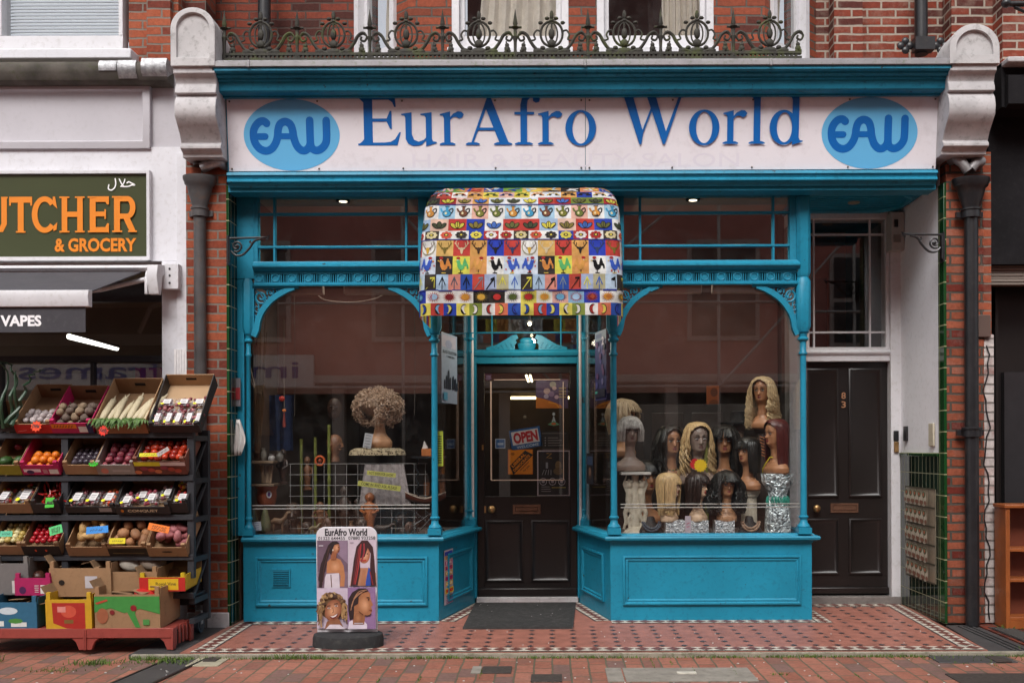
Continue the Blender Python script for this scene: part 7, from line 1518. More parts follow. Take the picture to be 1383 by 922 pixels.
b.build('fringe', parent=t)
t = thing('fluted_column', 'cream fluted plaster column under the black bob', 'pedestal', (X(1010, .34), .34, .6)); b = MB(); cx_ = X(1012, .34); zt = Z(663, .34)
fl = lambda r, z: [(cx_ + r * (1 - .07 * (1 if i % 2 else 0)) * math.cos(2 * PI * i / 36), .36 + r * (1 - .07 * (1 if i % 2 else 0)) * math.sin(2 * PI * i / 36), z) for i in range(36)]
b.loft([fl(.062, .60), fl(.06, zt - .05)], PL); b.lathe([(.065, zt - .05), (.075, zt - .035), (.075, zt - .03), (.088, zt - .015), (.09, zt)], (cx_, .36, 0), 24, PL); b.build('column', parent=t)
t = thing('tall_column', 'dark brown column with orange striped capital behind the wigs', 'pedestal', (X(1030, .66), .66, .6)); b = MB(); cx_ = X(1030, .66); b.lathe([(.05, .60), (.045, 1.2), (.06, 1.3), (.05, Z(586, .66)), (.075, Z(583, .66)), (.075, Z(580, .66))], (cx_, .66, 0), 16, paint('dark_brown_wood', (.07, .045, .035), .5, world=False)); b.build('shaft', parent=t)
b = MB(); om = col('#a8643a', .5)
for i in range(7): b.tube([(cx_ - .035 + .01 * i * 0, .60, Z(590 + i * 4, .6)), (cx_ + .02, .595, Z(594 + i * 4, .6))], .004, 5, om)
b.build('stripe', parent=t)
def necklace(px, lab, bead, seed, Y=.14):
 t = thing('necklace_display', lab, 'display bust', (X(px, Y), Y, .6)); b = MB(); cx_ = X(px, Y); bl = col('#141214', .6)
 b.loft([[(cx_ + rx * math.cos(a), Y + .03 + (z - .6) * .35 + ry * math.sin(a), z) for a in [2 * PI * i / 20 for i in range(20)]] for z, rx, ry in ((.602, .085, .03), (.64, .09, .032), (.68, .07, .028), (.705, .035, .022), (.735, .03, .02), (.745, .02, .015))], bl); b.build('bust', parent=t, smooth=180)
 b = MB(); bm = col(bead, .3, .3); R = random.Random(seed)
 for k in range(2):
  for i in range(22): a = -PI * .95 + PI * .9 * i / 21; x = .055 * math.cos(a) * (1 + .25 * k); z = .715 + .055 * math.sin(a) * (1 + .35 * k); b.sphere((cx_ + x, Y + .0 + (z - .6) * .3 - .008 * (1 + math.sin(-a)), z), R.uniform(.006, .010), 7, bm, 5)
 b.build('beads', parent=t)
necklace(880, 'black necklace bust with chunky grey beads beside the cherub stand', '#5a6470', 1); necklace(1014, 'black necklace bust with copper and pearl beads beside the silver vase', '#b0907a', 2)
t = thing('star_tag', 'red and yellow starburst tag on the chest of the grey mannequin', 'price tag', (X(944, .42), .42, Z(628, .42))); b = MB(); A = Art(b, lambda a, c, k=0: Vector((X(a, .42), .42 - k, Z(c, .42))), .001)
for cx_, cy_, r, c in ((939, 627, 8, '#c8101c'), (946, 629, 9.5, '#e0b814')): A.poly([(cx_ + (r if i % 2 else r * .78) * math.cos(i * PI / 14), cy_ + (r if i % 2 else r * .78) * math.sin(i * PI / 14)) for i in range(28)], c)
b.keep = True; b.build('card', parent=t, smooth=0)
def strip(name, lab, cat, pts, r, m, flat=None, n=6): t = thing(name, lab, cat, pts[0]); b = MB(); b.tube(pts, r, n, m, flat=flat); b.build('strip', parent=t); return t
strip('fabric_strip', 'olive yellow cloth strip hanging behind the star tag', 'strip', [(X(954, .45), .48, Z(598, .45)), (X(955, .45), .48, Z(660, .45)), (X(955, .45), .46, .62)], .014, vm('olive_cloth', '#6a6a2c', .9), .3)
t = thing('card_strip', 'pinkish card between two foil boxes', 'card', (X(929, .1), .1, .6)); b = MB(); b.box(X(925, .1), X(933, .1), .10, .104, .6, Z(697, .1), col('#b8a8b0')); A = Art(b, lambda a, c, k=0: Vector((X(a, .1), .099 - k, Z(c, .1)))); A.line([(927, 708), (931, 706)], 1, '#b84a6a'); A.line([(927, 712), (931, 711)], 1, '#b84a6a'); b.keep = True; b.build('card', parent=t, smooth=0)
t = thing('orange_picture', 'small orange poster with a round face deep in the wig window', 'poster', (X(965, 1.04), 1.04, Z(548, 1.04))); b = MB(); A = Art(b, lambda a, c, k=0: Vector((X(a, 1.0), 1.02 - k, Z(c, 1.0))), .001); b.box(X(955, 1.0), X(972, 1.0), 1.02, 1.03, Z(548, 1), Z(521, 1), col('#8a4414')); A.ell(965, 530, 5, 6, '#5a2a10'); A.ell(965, 545, 7, 5, '#6a3410'); b.keep = True; b.build('print', parent=t)
t = thing('black_hat', 'wide black hat on a dark bearded head behind the wigs', 'hat', (X(998, .8), .8, Z(572, .8))); b = MB(); c_ = (X(998, .8), .8, 0); zt = Z(572, .8); b.lathe([(.0, zt), (.15, zt - .01), (.155, zt + .005), (.07, zt + .015), (.065, zt + .09), (.04, zt + .10), (0, zt + .095)], c_, 24, col('#120f10', .8)); b.build('hat', parent=t)  # solid hat and head standing in for a dark poster of a man
b = MB(); b.sphere((c_[0], .80, zt - .05), (.05, .05, .07), 14, SK['dark']); b.build('dummy_head', parent=t); b = MB(); b.sphere((c_[0], .765, zt - .09), (.035, .025, .04), 12, HR['rose']); b.build('beard', parent=t)
# yellow strap, choker, bead choker
o = [x for x in bpy.data.objects if x.get('label', '').startswith('brown mannequin in dark red')][0]
b = MB(); b.tube([(.0, -.062, .13), (-.035, -.075, .08), (-.07, -.072, .04), (-.09, -.055, .005)], .005, 6, col('#c8b830')); b.tube([(0, .045, .12), (.03, .0, .13), (.0, -.062, .13)], .004, 6, col('#c8b830')); b.build('strap', parent=o, local=True)
o = [x for x in bpy.data.objects if 'beaded choker' in x.get('label', '')][0]
b = MB(); [b.sphere((.048 * math.sin(a), -.048 * math.cos(a), .118 - .012 * math.cos(a)), .006, 7, col(['#2a5a4a', '#a8842a', '#4a2a1c'][i % 3], .3), 5) for i, a in enumerate([2 * PI * j / 26 for j in range(26)])]; b.build('choker', parent=o, local=True)
# low screens and cloths at the back of the displays
t = thing('display_screen', 'dark panelled screen standing behind the wigs', 'screen', (1.1, .98, .6)); b = MB(); b.box(.45, 1.86, .98, 1.02, .6, 1.62, INTERD)
for i in range(4): b.box(.5 + i * .33, .5 + i * .33 + .26, .97, .98, .7, 1.55, paint('screen_panel', (.05, .04, .036), .4) if i == 0 else bpy.data.materials['screen_panel'])
b.build('panel', parent=t, bevel=.004)
# ------------------------------------------------------------------ left window: carvings, wig and grid
WDK = vm('dark_carved_wood', '#3a261c', .45, .35, 30, '#1c120c', .4); WMD = vm('brown_carved_wood', '#6a4228', .5, .3, 30, '#2a180e', .4); BMB = vm('bamboo', '#6f7434', .6, .25, 12)
def wl_(px, py, Y): return Vector((X(px, Y), Y, Z(py, Y)))
for p, y0, Y, in ((407, 592, .55), (426, 590, .62), (444.5, 573, .5), (526, 594, .6)):
 t = thing('bamboo_pole', 'upright yellow-green bamboo pole %s' % {407: 'leftmost of the four behind the wire grid', 426: 'second from the left behind the wire grid', 444.5: 'reaching highest, beside the dark carved profile', 526: 'standing under the curly afro wig'}[p], 'pole', wl_(p, 715, Y)); b = MB(); x, _, zt = wl_(p, y0, Y); pr = []
 z = .6
 while z < zt: pr += [(.0135, z), (.0125, z + .01), (.0125, min(z + .2, zt)), (.0145, min(z + .205, zt + .005))]; z += .21
 b.lathe(pr, (x, Y, 0), 12, BMB); b.build('cane', parent=t)
t = thing('wire_grid', 'white wire grid panel standing low across the carvings window', 'grid', wl_(470, 722, .36)); b = MB(); gm = paint('grey_wire', (.34, .33, .32), .4, .1, 9, metal=.4); Yg = .36
for i in range(13): x = X(392 + i * 15.2, Yg); b.tube([(x, Yg, .60), (x, Yg, Z(625, Yg))], .0026, 5, gm)
for j in range(7): z = Z(625 + j * 14.5, Yg); b.tube([(X(390, Yg), Yg, z), (X(577, Yg), Yg, z)], .0026, 5, gm)
b.build('wires', parent=t)
for s_ in (0, 1):
 t = thing('shelf_rail', ['pale rail across the foot of the carvings window', 'pale rail across the foot of the wig window'][s_], 'rail', (0, .1, .78)); b = MB(); xa, xb = ((340, 580), (838, 1082))[s_]
 for q in (681, 685.5): b.tube([wl_(xa, q, .06), wl_(xb, q, .06)], .0045, 6, paint('pale_rail', (.45, .41, .38), .4) if 'pale_rail' not in bpy.data.materials else bpy.data.materials['pale_rail'])
 b.build('rail', parent=t)
# corner shelves
t = thing('wooden_shelf_unit', 'narrow wooden shelf unit at the left end of the carvings window', 'shelf', (X(356, .3), .3, .6)); wd = vm('pale_shelf_wood', '#7a6450', .6)
for q in (621, 652): b = MB(); b.box(X(338, .25), X(374, .25), .15, .5, Z(q + 3, .15), Z(q, .15), wd); b.build('shelf', parent=t, bevel=.002)
b = MB(); b.box(X(337, .4), X(341, .4), .45, .5, .6, 1.9, INTERD); b.build('upright', parent=t)
t = thing('terracotta_pot', 'terracotta pot with a small flower badge on the lower corner shelf', 'pot', (X(360, .3), .3, Z(681, .3))); tc = vm('terracotta', '#9a4c2c', .7, .15, 10); cx_ = X(360, .28)
b = MB(); b.lathe([(.05, Z(681, .28)), (.066, Z(678, .28)), (.075, Z(668, .28)), (.07, Z(660, .28)), (.08, Z(657, .28)), (.08, Z(653.5, .28)), (.065, Z(654, .28))], (cx_, .28, 0), 22, tc); b.build('body', parent=t)
b = MB(); A = Art(b, lambda a, c, k=0: Vector((X(a, .2), .203 - k, Z(c, .2))), .0006); A.ell(363, 666, 3.6, 5, '#c8c4c8'); A.ell(363, 666, 2, 3, '#4a2a6a'); b.keep = True; b.build('badge', parent=t, smooth=0)
def figure(name, lab, cat, px, py0, py1, Y, m, kind, yaw=0, wpx=12):
 h = (py0 - py1) * (CAMD + Y) / FPX; s = h; w = wpx * (CAMD + Y) / FPX; o = thing(name, lab, cat, wl_(px, py0, Y)); o.rotation_euler = (0, 0, math.radians(yaw)); b = MB()
 if kind == 'statue':   # standing figure
  b.lathe([(w * .5, 0), (w * .5, h * .06), (w * .25, h * .08), (w * .33, h * .3), (w * .45, h * .42), (w * .28, h * .5), (w * .4, h * .68), (w * .16, h * .74), (w * .14, h * .77), (w * .28, h * .83), (w * .3, h * .92), (w * .1, h)], (0, 0, 0), 12, m, sy=.7)
  for s_ in (-1, 1): b.tube([(s_ * w * .38, 0, h * .67), (s_ * w * .52, -.01, h * .52), (s_ * w * .2, -w * .35, h * .45)], w * .1, 6, m)
  b.tube([(0, -w * .26, h * .9), (0, -w * .34, h * .87), (0, -w * .26, h * .85)], w * .06, 5, m)
 elif kind == 'head':
  b.lathe([(w * .35, 0), (w * .3, h * .15), (w * .26, h * .25), (w * .42, h * .38), (w * .5, h * .6), (w * .48, h * .8), (w * .3, h * .95), (.001, h)], (0, 0, 0), 16, m, sy=1.1)
  b.tube([(0, -w * .52, h * .66), (0, -w * .68, h * .54), (0, -w * .52, h * .52)], w * .08, 6, m); b.sphere((0, -w * .48, h * .44), (w * .18, w * .1, h * .035), 8, m); [b.sphere((s_ * w * .2, -w * .5, h * .64), (w * .1, w * .06, h * .03), 8, m) for s_ in (-1, 1)]; [b.sphere((s_ * w * .48, 0, h * .6), (w * .06, w * .14, h * .09), 8, m) for s_ in (-1, 1)]
 elif kind == 'mask':
  b.sphere((0, 0, h / 2), (w * .5, w * .25, h / 2), 18, m, 12); b.tube([(0, -w * .24, h * .62), (0, -w * .38, h * .42)], [w * .05, w * .09], 6, m); [b.sphere((s_ * w * .2, -w * .22, h * .6), (w * .12, w * .07, h * .035), 8, m) for s_ in (-1, 1)]; b.sphere((0, -w * .22, h * .28), (w * .18, w * .08, h * .03), 8, m); b.tube([(-w * .32, -w * .17, h * .68), (0, -w * .26, h * .7), (w * .32, -w * .17, h * .68)], w * .04, 5, m)
 elif kind == 'gourd': b.lathe([(w * .1, 0), (w * .45, h * .1), (w * .5, h * .35), (w * .38, h * .6), (w * .25, h * .8), (w * .18, h * .95), (w * .08, h)], (0, 0, 0), 16, m)
 elif kind == 'jar': b.lathe([(w * .35, 0), (w * .45, h * .2), (w * .42, h * .6), (w * .25, h * .75), (w * .3, h * .9), (w * .36, h)], (0, 0, 0), 16, m)
 elif kind == 'animal':
  b.tube([(-w * .45, 0, h * .45), (-w * .2, 0, h * .55), (w * .15, 0, h * .52), (w * .35, 0, h * .7), (w * .45, 0, h * .92)], [w * .06, w * .17, w * .16, w * .1, w * .07], 10, m); b.sphere((w * .52, 0, h * .92), (w * .14, w * .07, w * .07), 10, m)
  for a in (-.28, .18): b.tube([(w * a, 0, h * .45), (w * (a + .03), -.01, h * .2), (w * a, 0, 0)], [w * .08, w * .05, w * .04], 7, m)
  b.tube([(-w * .42, 0, h * .5), (-w * .55, 0, h * .2)], w * .03, 5, m)
 o2 = b.build('carving', parent=o, local=True, smooth=60); return o
figure('gourd', 'green-grey gourd leaning at the far left of the window foot', 'gourd', 358, 718, 684, .14, vm('gourd_skin', '#6a6a4c', .5), 'gourd', 0, 15); figure('gourd', 'small dark gourd behind the blue card', 'gourd', 343, 716, 686, .2, vm('gourd_skin2', '#4a4a38', .5), 'gourd', 0, 12)
figure('animal_carving', 'pale brown carved animal beside the green gourd', 'carving', 376, 718, 688, .2, vm('pale_carving', '#7a5e48', .5), 'animal', 0, 26)
figure('wooden_bust', 'dark carved wooden head low behind the pale animal', 'carving', 395, 718, 676, .4, WDK, 'head', 10, 22)
figure('carved_mask', 'dark long carved mask hanging high in the carvings window', 'mask', 452, 565, 536, .8, WDK, 'mask', 0, 20)
figure('carved_profile', 'brown carved woman head in profile behind the bamboo poles', 'carving', 452, 622, 585, .55, WMD, 'head', 65, 20)
figure('carved_figure', 'seated brown figure between the bamboo poles', 'carving', 432, 716, 676, .45, WMD, 'statue', 5, 18); figure('carved_figure', 'tall dark figure in the middle of the wire grid', 'carving', 465, 716, 655, .42, WDK, 'statue', -10, 20); figure('carved_figure', 'small dark figure near the lace-covered stand', 'carving', 482, 716, 672, .5, WDK, 'statue', 10, 14)
figure('copper_ornament', 'copper figurine with blue enamel beneath the lace cloth', 'ornament', 499, 714, 664, .3, vm('copper_body', '#9a5a34', .35), 'statue', 0, 22)
figure('wooden_bust', 'dark wooden head under the right end of the lace cloth', 'carving', 543, 716, 690, .45, WDK, 'head', -20, 18); figure('carved_fish', 'low dark carved fish at the foot of the window', 'carving', 515, 720, 706, .25, WDK, 'animal', 0, 30)
figure('glass_jar', 'clear grey jar on the upper corner shelf', 'jar', 356, 620, 603, .25, vm('grey_jar', '#7a746c', .2), 'jar', 0, 9); figure('carved_figure', 'dark wooden figure at the left end of the upper corner shelf', 'carving', 346, 620, 588, .3, WDK, 'statue', 20, 12); figure('carved_figure', 'brown standing figure behind the orange disc', 'carving', 415, 660, 615, .6, WMD, 'statue', 0, 14)
figure('white_cup', 'white patterned cup on the upper corner shelf', 'cup', 367, 621, 611, .22, vm('cup_white', '#8f8a88', .3), 'jar', 0, 11); figure('carved_figure', 'dark figure beside the corner shelves', 'carving', 382, 652, 605, .35, WDK, 'statue', -20, 16); figure('black_pot', 'round grey pot with beads beside the white cup', 'pot', 378, 622, 607, .3, vm('grey_pot', '#5c5650', .4), 'jar', 0, 12)
b = MB(); R = random.Random(9); t = thing('stick_bundle', 'bundle of carved cream sticks on the middle corner shelf', 'bundle', wl_(360, 651, .25)); sm = vm('cream_sticks', '#8a7058', .6)
for i in range(16): a = R.uniform(-10, 10); b.tube([wl_(360 + a * .7, 651, .25 + R.uniform(-.03, .05)), wl_(360 + a, 627, .25 + R.uniform(-.03, .05))], .0075, 6, sm)
b.build('sticks', parent=t)
t = thing('dried_grass', 'tall dried brown grass bundle at the left end of the carvings window', 'dried plant', wl_(347, 600, .3)); b = MB(); dg = vm('dried_stalk', '#5a4430', .9, .3)
for i in range(90): a = R.gauss(0, 3.5); b.tube([wl_(347 + a * .4, 610, .3 + R.uniform(-.05, .05)), wl_(347 + a, 540, .3 + R.uniform(-.06, .06)), wl_(346 + a * 1.6 + R.uniform(-3, 3), R.uniform(415, 505), .3 + R.uniform(-.08, .08))], [.004, .005, .002], 4, dg)
b.build('stalks', parent=t)
t = thing('orange_disc', 'small orange carved disc behind the wire grid', 'ornament', wl_(432, 628, .5)); b = MB(); b.tube([wl_(432 + 6 * math.cos(a), 621 + 6 * math.sin(a), .5) for a in [2 * PI * i / 18 for i in range(19)]], .009, 7, col('#b8501c')); b.sphere(wl_(432, 621, .5), .016, 10, col('#8a3a1c')); b.build('ring', parent=t)
R = random.Random(77); sm_ = [vm('clutter_%d' % i, c, .5) for i, c in enumerate(('#3a2a20', '#6a4a30', '#4a3c34', '#7a6a50', '#54382a'))]
for i in range(20):
 px = (386, 402, 414, 424, 441, 452, 474, 488, 531, 552, 560, 349, 366, 386, 344, 371, 420, 458, 536, 565)[i]; low = i < 11; h = R.uniform(14, 30); w = R.uniform(8, 16)
 o_ = figure('small_carving', 'small dark wooden carving crowded among the others in the carvings window', 'carving', px, 719 if low else R.choice((680, 700)) if i > 15 else (621, 651, 621, 651, 621)[i - 11], (719 if low else 651) - h if low else 0, .25 + .3 * R.random(), sm_[i % 5], ('statue', 'jar', 'head', 'animal', 'mask')[i % 5], R.uniform(-40, 40), w) if low else None
 if o_: o_['group'] = 'small carvings in the window'
t = thing('blue_cloth', 'navy blue cloth hanging at the back left of the carvings window', 'cloth', wl_(382, 600, .8)); b = MB(); rows = []
for j in range(6): u = j / 5; rows.append([(X(362 + v_ * 2.6 - 4 * u * math.sin(v_), .8), .8 + .02 * math.sin(v_ * 1.2), Z(532 + 75 * u, .8)) for v_ in range(15)])
b.loft(rows, vm('navy_cloth', '#26365e', .9), caps=False, closed=False); b.keep = True; b.build('cloth', parent=t)
t = thing('tassel', 'red and orange hanging tassel ornament near the left end of the carvings window', 'ornament', wl_(383, 545, .3)); b = MB(); b.tube([wl_(384, 430, .3), wl_(384, 560, .3)], .003, 5, col('#6a5a4a')); b.sphere(wl_(381, 537, .3), (.022, .012, .022), 10, col('#a8281c')); b.sphere(wl_(384, 553, .3), (.016, .012, .012), 10, col('#c86a28')); b.tube([wl_(384, 556, .3), wl_(384, 575, .3)], [.004, .014], 7, col('#7a2a20')); b.build('beads', parent=t)
for i, (p, q0, q1) in enumerate(((398, 395, 560), (376, 400, 520), (560, 400, 560))):
 strip('window_string', ['grey string hanging in the carvings window beside the blue cloth', 'leftmost grey string hanging in the carvings window near the dried grass', 'grey string hanging at the right side of the carvings window'][i], 'string', [wl_(p, q0, .4), wl_(p + 1, (q0 + q1) / 2, .4), wl_(p, q1, .4)], .0025, col('#4a423c'))
# the afro wig on a leopard stand
o = mannequin(513, 604, .45, 76, 35, 'tan', 'bare pale bust in a big ash-pink curly afro wig on a leopard cloth stand', None, '#8a6a5a', .5); R = random.Random(31); b = MB(); m = HR['rose']
for i in range(1100):
 u = R.uniform(-.85, 1); a = R.uniform(0, 2 * PI); rr = math.sqrt(1 - u * u); d = Vector((rr * math.sin(a), -rr * math.cos(a), u))
 if d.x < -.5 and d.y < -.2 and d.z < .1: continue
 r0 = R.uniform(.85, 1.1); c0 = Vector((d.x * .165, d.y * .155 + .02, .335 + d.z * .125)) * 1; c0 = Vector((d.x * .185 * r0, d.y * .165 * r0 + .02, .30 + d.z * .15 * r0)); e = d.orthogonal().normalized(); f_ = d.cross(e); ph = R.uniform(0, 6)
 b.tube([c0 + (e * math.cos(ph + j * 1.1) + f_ * math.sin(ph + j * 1.1)) * .014 + d * (.006 * j - .018) for j in range(6)], .0028, 4, m)
b.sphere((0, .03, .33), (.135, .12, .10), 20, m, 12); b.build('wig', parent=o, local=True, smooth=60)
t = thing('leopard_stand', 'round stand draped in leopard print with white lace below', 'stand', wl_(510, 720, .5)); cx_ = X(510, .5)
def leo():
 m, nt, b = new_mat('leopard_print'); v = coords(nt, False); vr = N(nt, 'ShaderNodeTexVoronoi', i_Scale=60.0); L(nt, v, vr.inputs['Vector']); L(nt, ramp(nt, vr.outputs['Distance'], [(.25, (.03, .02, .015)), (.4, (.32, .24, .14)), (.6, (.42, .34, .22))]).outputs[0], b.inputs['Base Color']); b.inputs['Roughness'].default_value = .8; return m
b = MB(); zt = Z(604, .5); rings = [[(cx_ + (r + .008 * math.cos(i * 1.9) * k) * math.cos(2 * PI * i / 60), .5 + (r + .008 * math.cos(i * 1.9) * k) * math.sin(2 * PI * i / 60), z) for i in range(60)] for r, z, k in ((.02, zt, 0), (.17, zt, .3), (.205, zt - .02, 1), (.21, zt - .055, 1.6))]; b.loft(rings, leo()); b.build('leopard_cloth', parent=t)
b = MB(); b.lathe([(.13, .6), (.14, zt - .06)], (cx_, .5, 0), 20, vm('dark_stand_cloth', '#2a2422', .9)); b.build('drum', parent=t)
b = MB(); lm = vm('lace_cloth', '#9a9090', .9, .2, 40, '#4a4444', .7); rows = []
for j in range(8): z = Z(626, .3) - (Z(626, .3) - Z(682, .3)) * j / 7; rows.append([(X(492 - j * 1.2, .3) + (X(545 + j * 1.4, .3) - X(492 - j * 1.2, .3)) * i / 30, .33 + .01 * math.sin(i * 1.0 + j * .1) - .01, z) for i in range(31)])
b.loft(rows, lm, caps=False, closed=False); b.keep = True; b.build('lace_cloth', parent=t)
def slip(name, lab, cat, c, cx_, cy_, w, h, roll, Y, text=None, lines=0, ink='#3a3a2a'):
 s = (CAMD + Y) / FPX; o = thing(name, lab, cat, wl_(cx_, cy_, Y)); o.rotation_euler = (0, math.radians(roll), 0); b = MB(); b.box(-w * s / 2, w * s / 2, -.001, .001, -h * s / 2, h * s / 2, col(c)); A = Art(b, lambda a, q, k=0: Vector((a * s, -.0015 - k, q * s)), .0004)
 if text: A.text(text, (-w * .42, -h * .3, w * .42, h * .3), ink, .01)
 for i in range(lines): A.line([(-w * .35, h * .35 - i * h * .75 / max(1, lines - 1)), (w * .3, h * .35 - i * h * .75 / max(1, lines - 1))], h * .035, ink)
 b.keep = True; b.build('paper', parent=o, local=True, smooth=0); return o
slip('price_card', 'tilted white price card under the curly afro wig', 'card', '#a8a8ac', 497, 594, 11, 20, 10, .30, None, 5, '#6a6a70'); slip('yellow_note', 'upper yellow paper strip reading NOT EVEN FOR SHOW across the lace', 'note', '#b8b45a', 515, 639, 39, 6, 6, .22, 'NOT EVEN FOR SHOW'); slip('yellow_note', 'lower yellow paper strip across the lace and grid', 'note', '#b8b45a', 512, 655, 58, 7, 8, .22, 'COME IN AND ASK PLEASE'); slip('blue_card', 'white and blue price card at the foot of the far left gourd', 'card', '#c8ccd8', 346, 709, 13, 12, -6, .10, None, 4, '#2a3a8a')
slip('yellow_note', 'tall lime green note behind the column left of the doorway', 'note', '#a8b83c', 593.5, 605, 10, 47, 0, .06, None, 12, '#4a5a2a')
# right end of the carvings window
t = thing('iron_shelf', 'black wrought iron shelf at the right end of the carvings window', 'shelf', wl_(575, 616, .35)); b = MB(); b.box(X(558, .35), X(600, .35), .25, .5, Z(618, .3), Z(615, .3), IRON)
for p in (563, 590): b.tube([wl_(p + 2 * math.sin(i * 1.2), 618 + i * 3, .3) for i in range(34)], .006, 5, IRON)
b.build('frame', parent=t)
t = thing('card_holder', 'orange wooden box holding white cards on the iron shelf', 'box', wl_(575, 615, .3)); b = MB(); b.box(X(570, .3), X(583, .3), .26, .34, Z(615, .3), Z(605, .3), col('#a8602a')); b.build('box', parent=t, bevel=.002); b = MB(); b.face([wl_(570, 606, .3), wl_(578, 604, .3), wl_(573, 594, .3)], col('#c8c4c0')); b.build('card', parent=t, smooth=0)
t = thing('leaf_bowl', 'open leaf-shaped wooden bowl with pale rim on the lower stand', 'bowl', wl_(575, 680, .3)); b = MB()
bm = vm('bowl_wood', '#5a2c1c', .35); rows = []
for j in range(7): u = j / 6; rows.append([(X(547 + u * 55, .3), .3 + .07 * math.sin(v_ * PI / 8 - PI / 2) * math.sin(u * PI) ** .6, Z(681, .3) + .06 * abs(u - .5) ** 1.3 * 2 + .05 * (abs(v_ - 4) / 4) ** 2) for v_ in range(9)])
b.loft(rows, bm, caps=False, closed=False); b.build('bowl', parent=t); b = MB()
for k in (0, 8): b.tube([r[k] for r in rows], .004, 5, vm('rim_pale', '#a8988a', .5) if k == 0 else bpy.data.materials['rim_pale'])
b.build('rim', parent=t)
for i, p in enumerate((576, 597)):
 t = thing('wooden_cup', ['brown cylindrical wooden cup left of the window column', 'brown cylindrical wooden cup right of the window column'][i], 'cup', wl_(p, 668, .45)); b = MB(); b.lathe([(.022, Z(668, .45)), (.024, Z(650, .45)), (.019, Z(650, .45))], (X(p, .45), .45, 0), 14, vm('cup_wood', '#7a4a2c', .5) if i == 0 else bpy.data.materials['cup_wood']); b.build('cup', parent=t); b = MB(); b.lathe([(.0225, Z(650, .45)), (.022, Z(645, .45)), (.004, Z(637, .45))], (X(p, .45), .45, 0), 10, WDK); b.build('lid', parent=t)
t = thing('folding_stand', 'black folding stand with crossed legs at the window foot', 'stand', wl_(570, 716, .3)); b = MB()
for a, c in (((548, 716), (585, 690)), ((560, 690), (588, 716)), ((566, 716), (592, 688)), ((575, 690), (600, 716))): b.tube([wl_(*a, .28), wl_(*c, .32)], .007, 6, IRON)
b.build('legs', parent=t)
strip('white_cable', 'thin white cable drooping under the arch of the carvings window', 'cable', [wl_(a, c, .15) for a, c in catmull([(428, 395), (440, 404), (474, 407), (505, 403), (523, 394)], 4)], .004, col('#b8a8a0'))
strip('window_string', 'pale cord hanging at the left edge of the carvings window', 'cord', [wl_(a, c, .2) for a, c in catmull([(334, 470), (336, 500), (344, 522), (341, 505), (335, 480)], 4)], .004, col('#a89888'))
t = thing('hanging_cloth', 'white cloth hung on the left corner post over the green tiles', 'cloth', wl_(322, 612, -.1)); b = MB(); rows = []
for j in range(9): u = j / 8; rows.append([(X(321 + (v_ / 8 - .5) * (4 + 15 * min(1, u * 1.6) * (1 if u < .55 else 1.0 - (u - .55) * 1.4)) + 2 * math.sin(u * 3), -.08), -.08 + .012 * math.sin(v_ * 1.7 + u * 3), Z(565 + 48 * u, -.08)) for v_ in range(9)])
b.loft(rows, paint('white_rag', (.62, .60, .58), .9, .08, 12, '#8a8480', .3, .4), caps=False, closed=False); so = b.build('cloth', parent=t); sd_ = so.modifiers.new('solid', 'SOLIDIFY'); sd_.thickness = .004
t = thing('small_plate', 'small red and grey notice fixed on the tiles above the white cloth', 'notice', wl_(322, 545, -.04)); b = MB(); b.box(X(318.5, -.04), X(325.5, -.04), -.05, -.04, Z(547, -.04), Z(509, -.04), col('#6a6a70')); b.box(X(319, -.04), X(325, -.04), -.054, -.05, Z(538, -.04), Z(522, -.04), col('#8a2028')); b.build('plate', parent=t)

# ------------------------------------------------------------------ posters and stickers
Ml_, _w = locM(A1, A2); Mr_, _w2 = locM(B2, B1)
def splay_poster(name, lab, M, u0, u1, z0, z1, art, inside=True, cat='poster'):
 off = -.045 if inside else .006; c = M @ Vector(((u0 + u1) / 2, off, z0)); t = thing(name, lab, cat, c); b = MB(); A = Art(b, lambda a, q, k=0: M @ Vector((u0 + (u1 - u0) * a, off + .001 + k, z0 + (z1 - z0) * q)), .0005)
 b.M = None; art(A); b.keep = True; b.build('print', parent=t, smooth=0)
def p1(A):
 A.rect(0, 0, 1, 1, '#8d9fb4'); A.rect(.02, .8, .9, .97, '#a8a8b8'); A.ell(.45, .85, .22, .06, '#8a94b0'); A.text('BLACK COLLECTION', (.08, .71, .94, .755), '#1c2430', .02); A.text('CAMDEN', (.3, .655, .8, .685), '#1c2430', .01)
 for i, (x, h) in enumerate(((.18, .22), (.30, .34), (.42, .5), (.52, .3), (.70, .36), (.84, .3), (.94, .2))): A.rect(x - .045, .2, x + .045, .2 + h * .5, '#182436'); A.ell(x, .2 + h * .5, .035, .03, '#182436', 8)
 A.rect(.06, .04, .3, .15, '#4a94b4')
splay_poster('window_poster', 'pale blue poster with dark skyline in the splayed glass left of the door', Ml_, .055, .42, 1.60, 2.12, p1, False)
def p2(A):
 A.rect(0, 0, 1, 1, '#2e3064'); A.rect(0, .86, 1, 1, '#7a8a9c'); A.rect(.1, .9, .6, .96, '#5a6a8a'); R = random.Random(5)
 for i in range(14): A.ell(R.random() * .8 + .1, R.random() * .6 + .22, .1, .05, R.choice(['#4a4a8a', '#5a3a6a', '#1c2048', '#6a6a9a']), 8)
 A.rect(.05, .04, .95, .16, '#1c1e38'); A.rect(.1, .1, .3, .13, '#4ab0a0'); A.text('2', (.7, .78, .88, .9), '#d8d0e0', .03)
splay_poster('window_poster', 'dark purple poster in the splayed glass right of the door', Mr_, .56, .86, 1.62, 2.14, p2, False)
def p3(A): A.rect(0, 0, 1, 1, '#20222c'); A.rect(.1, .62, .9, .9, '#3c5070'); A.ell(.5, .35, .26, .2, '#4a3a34'); A.ell(.5, .4, .14, .14, '#8a6a5a')
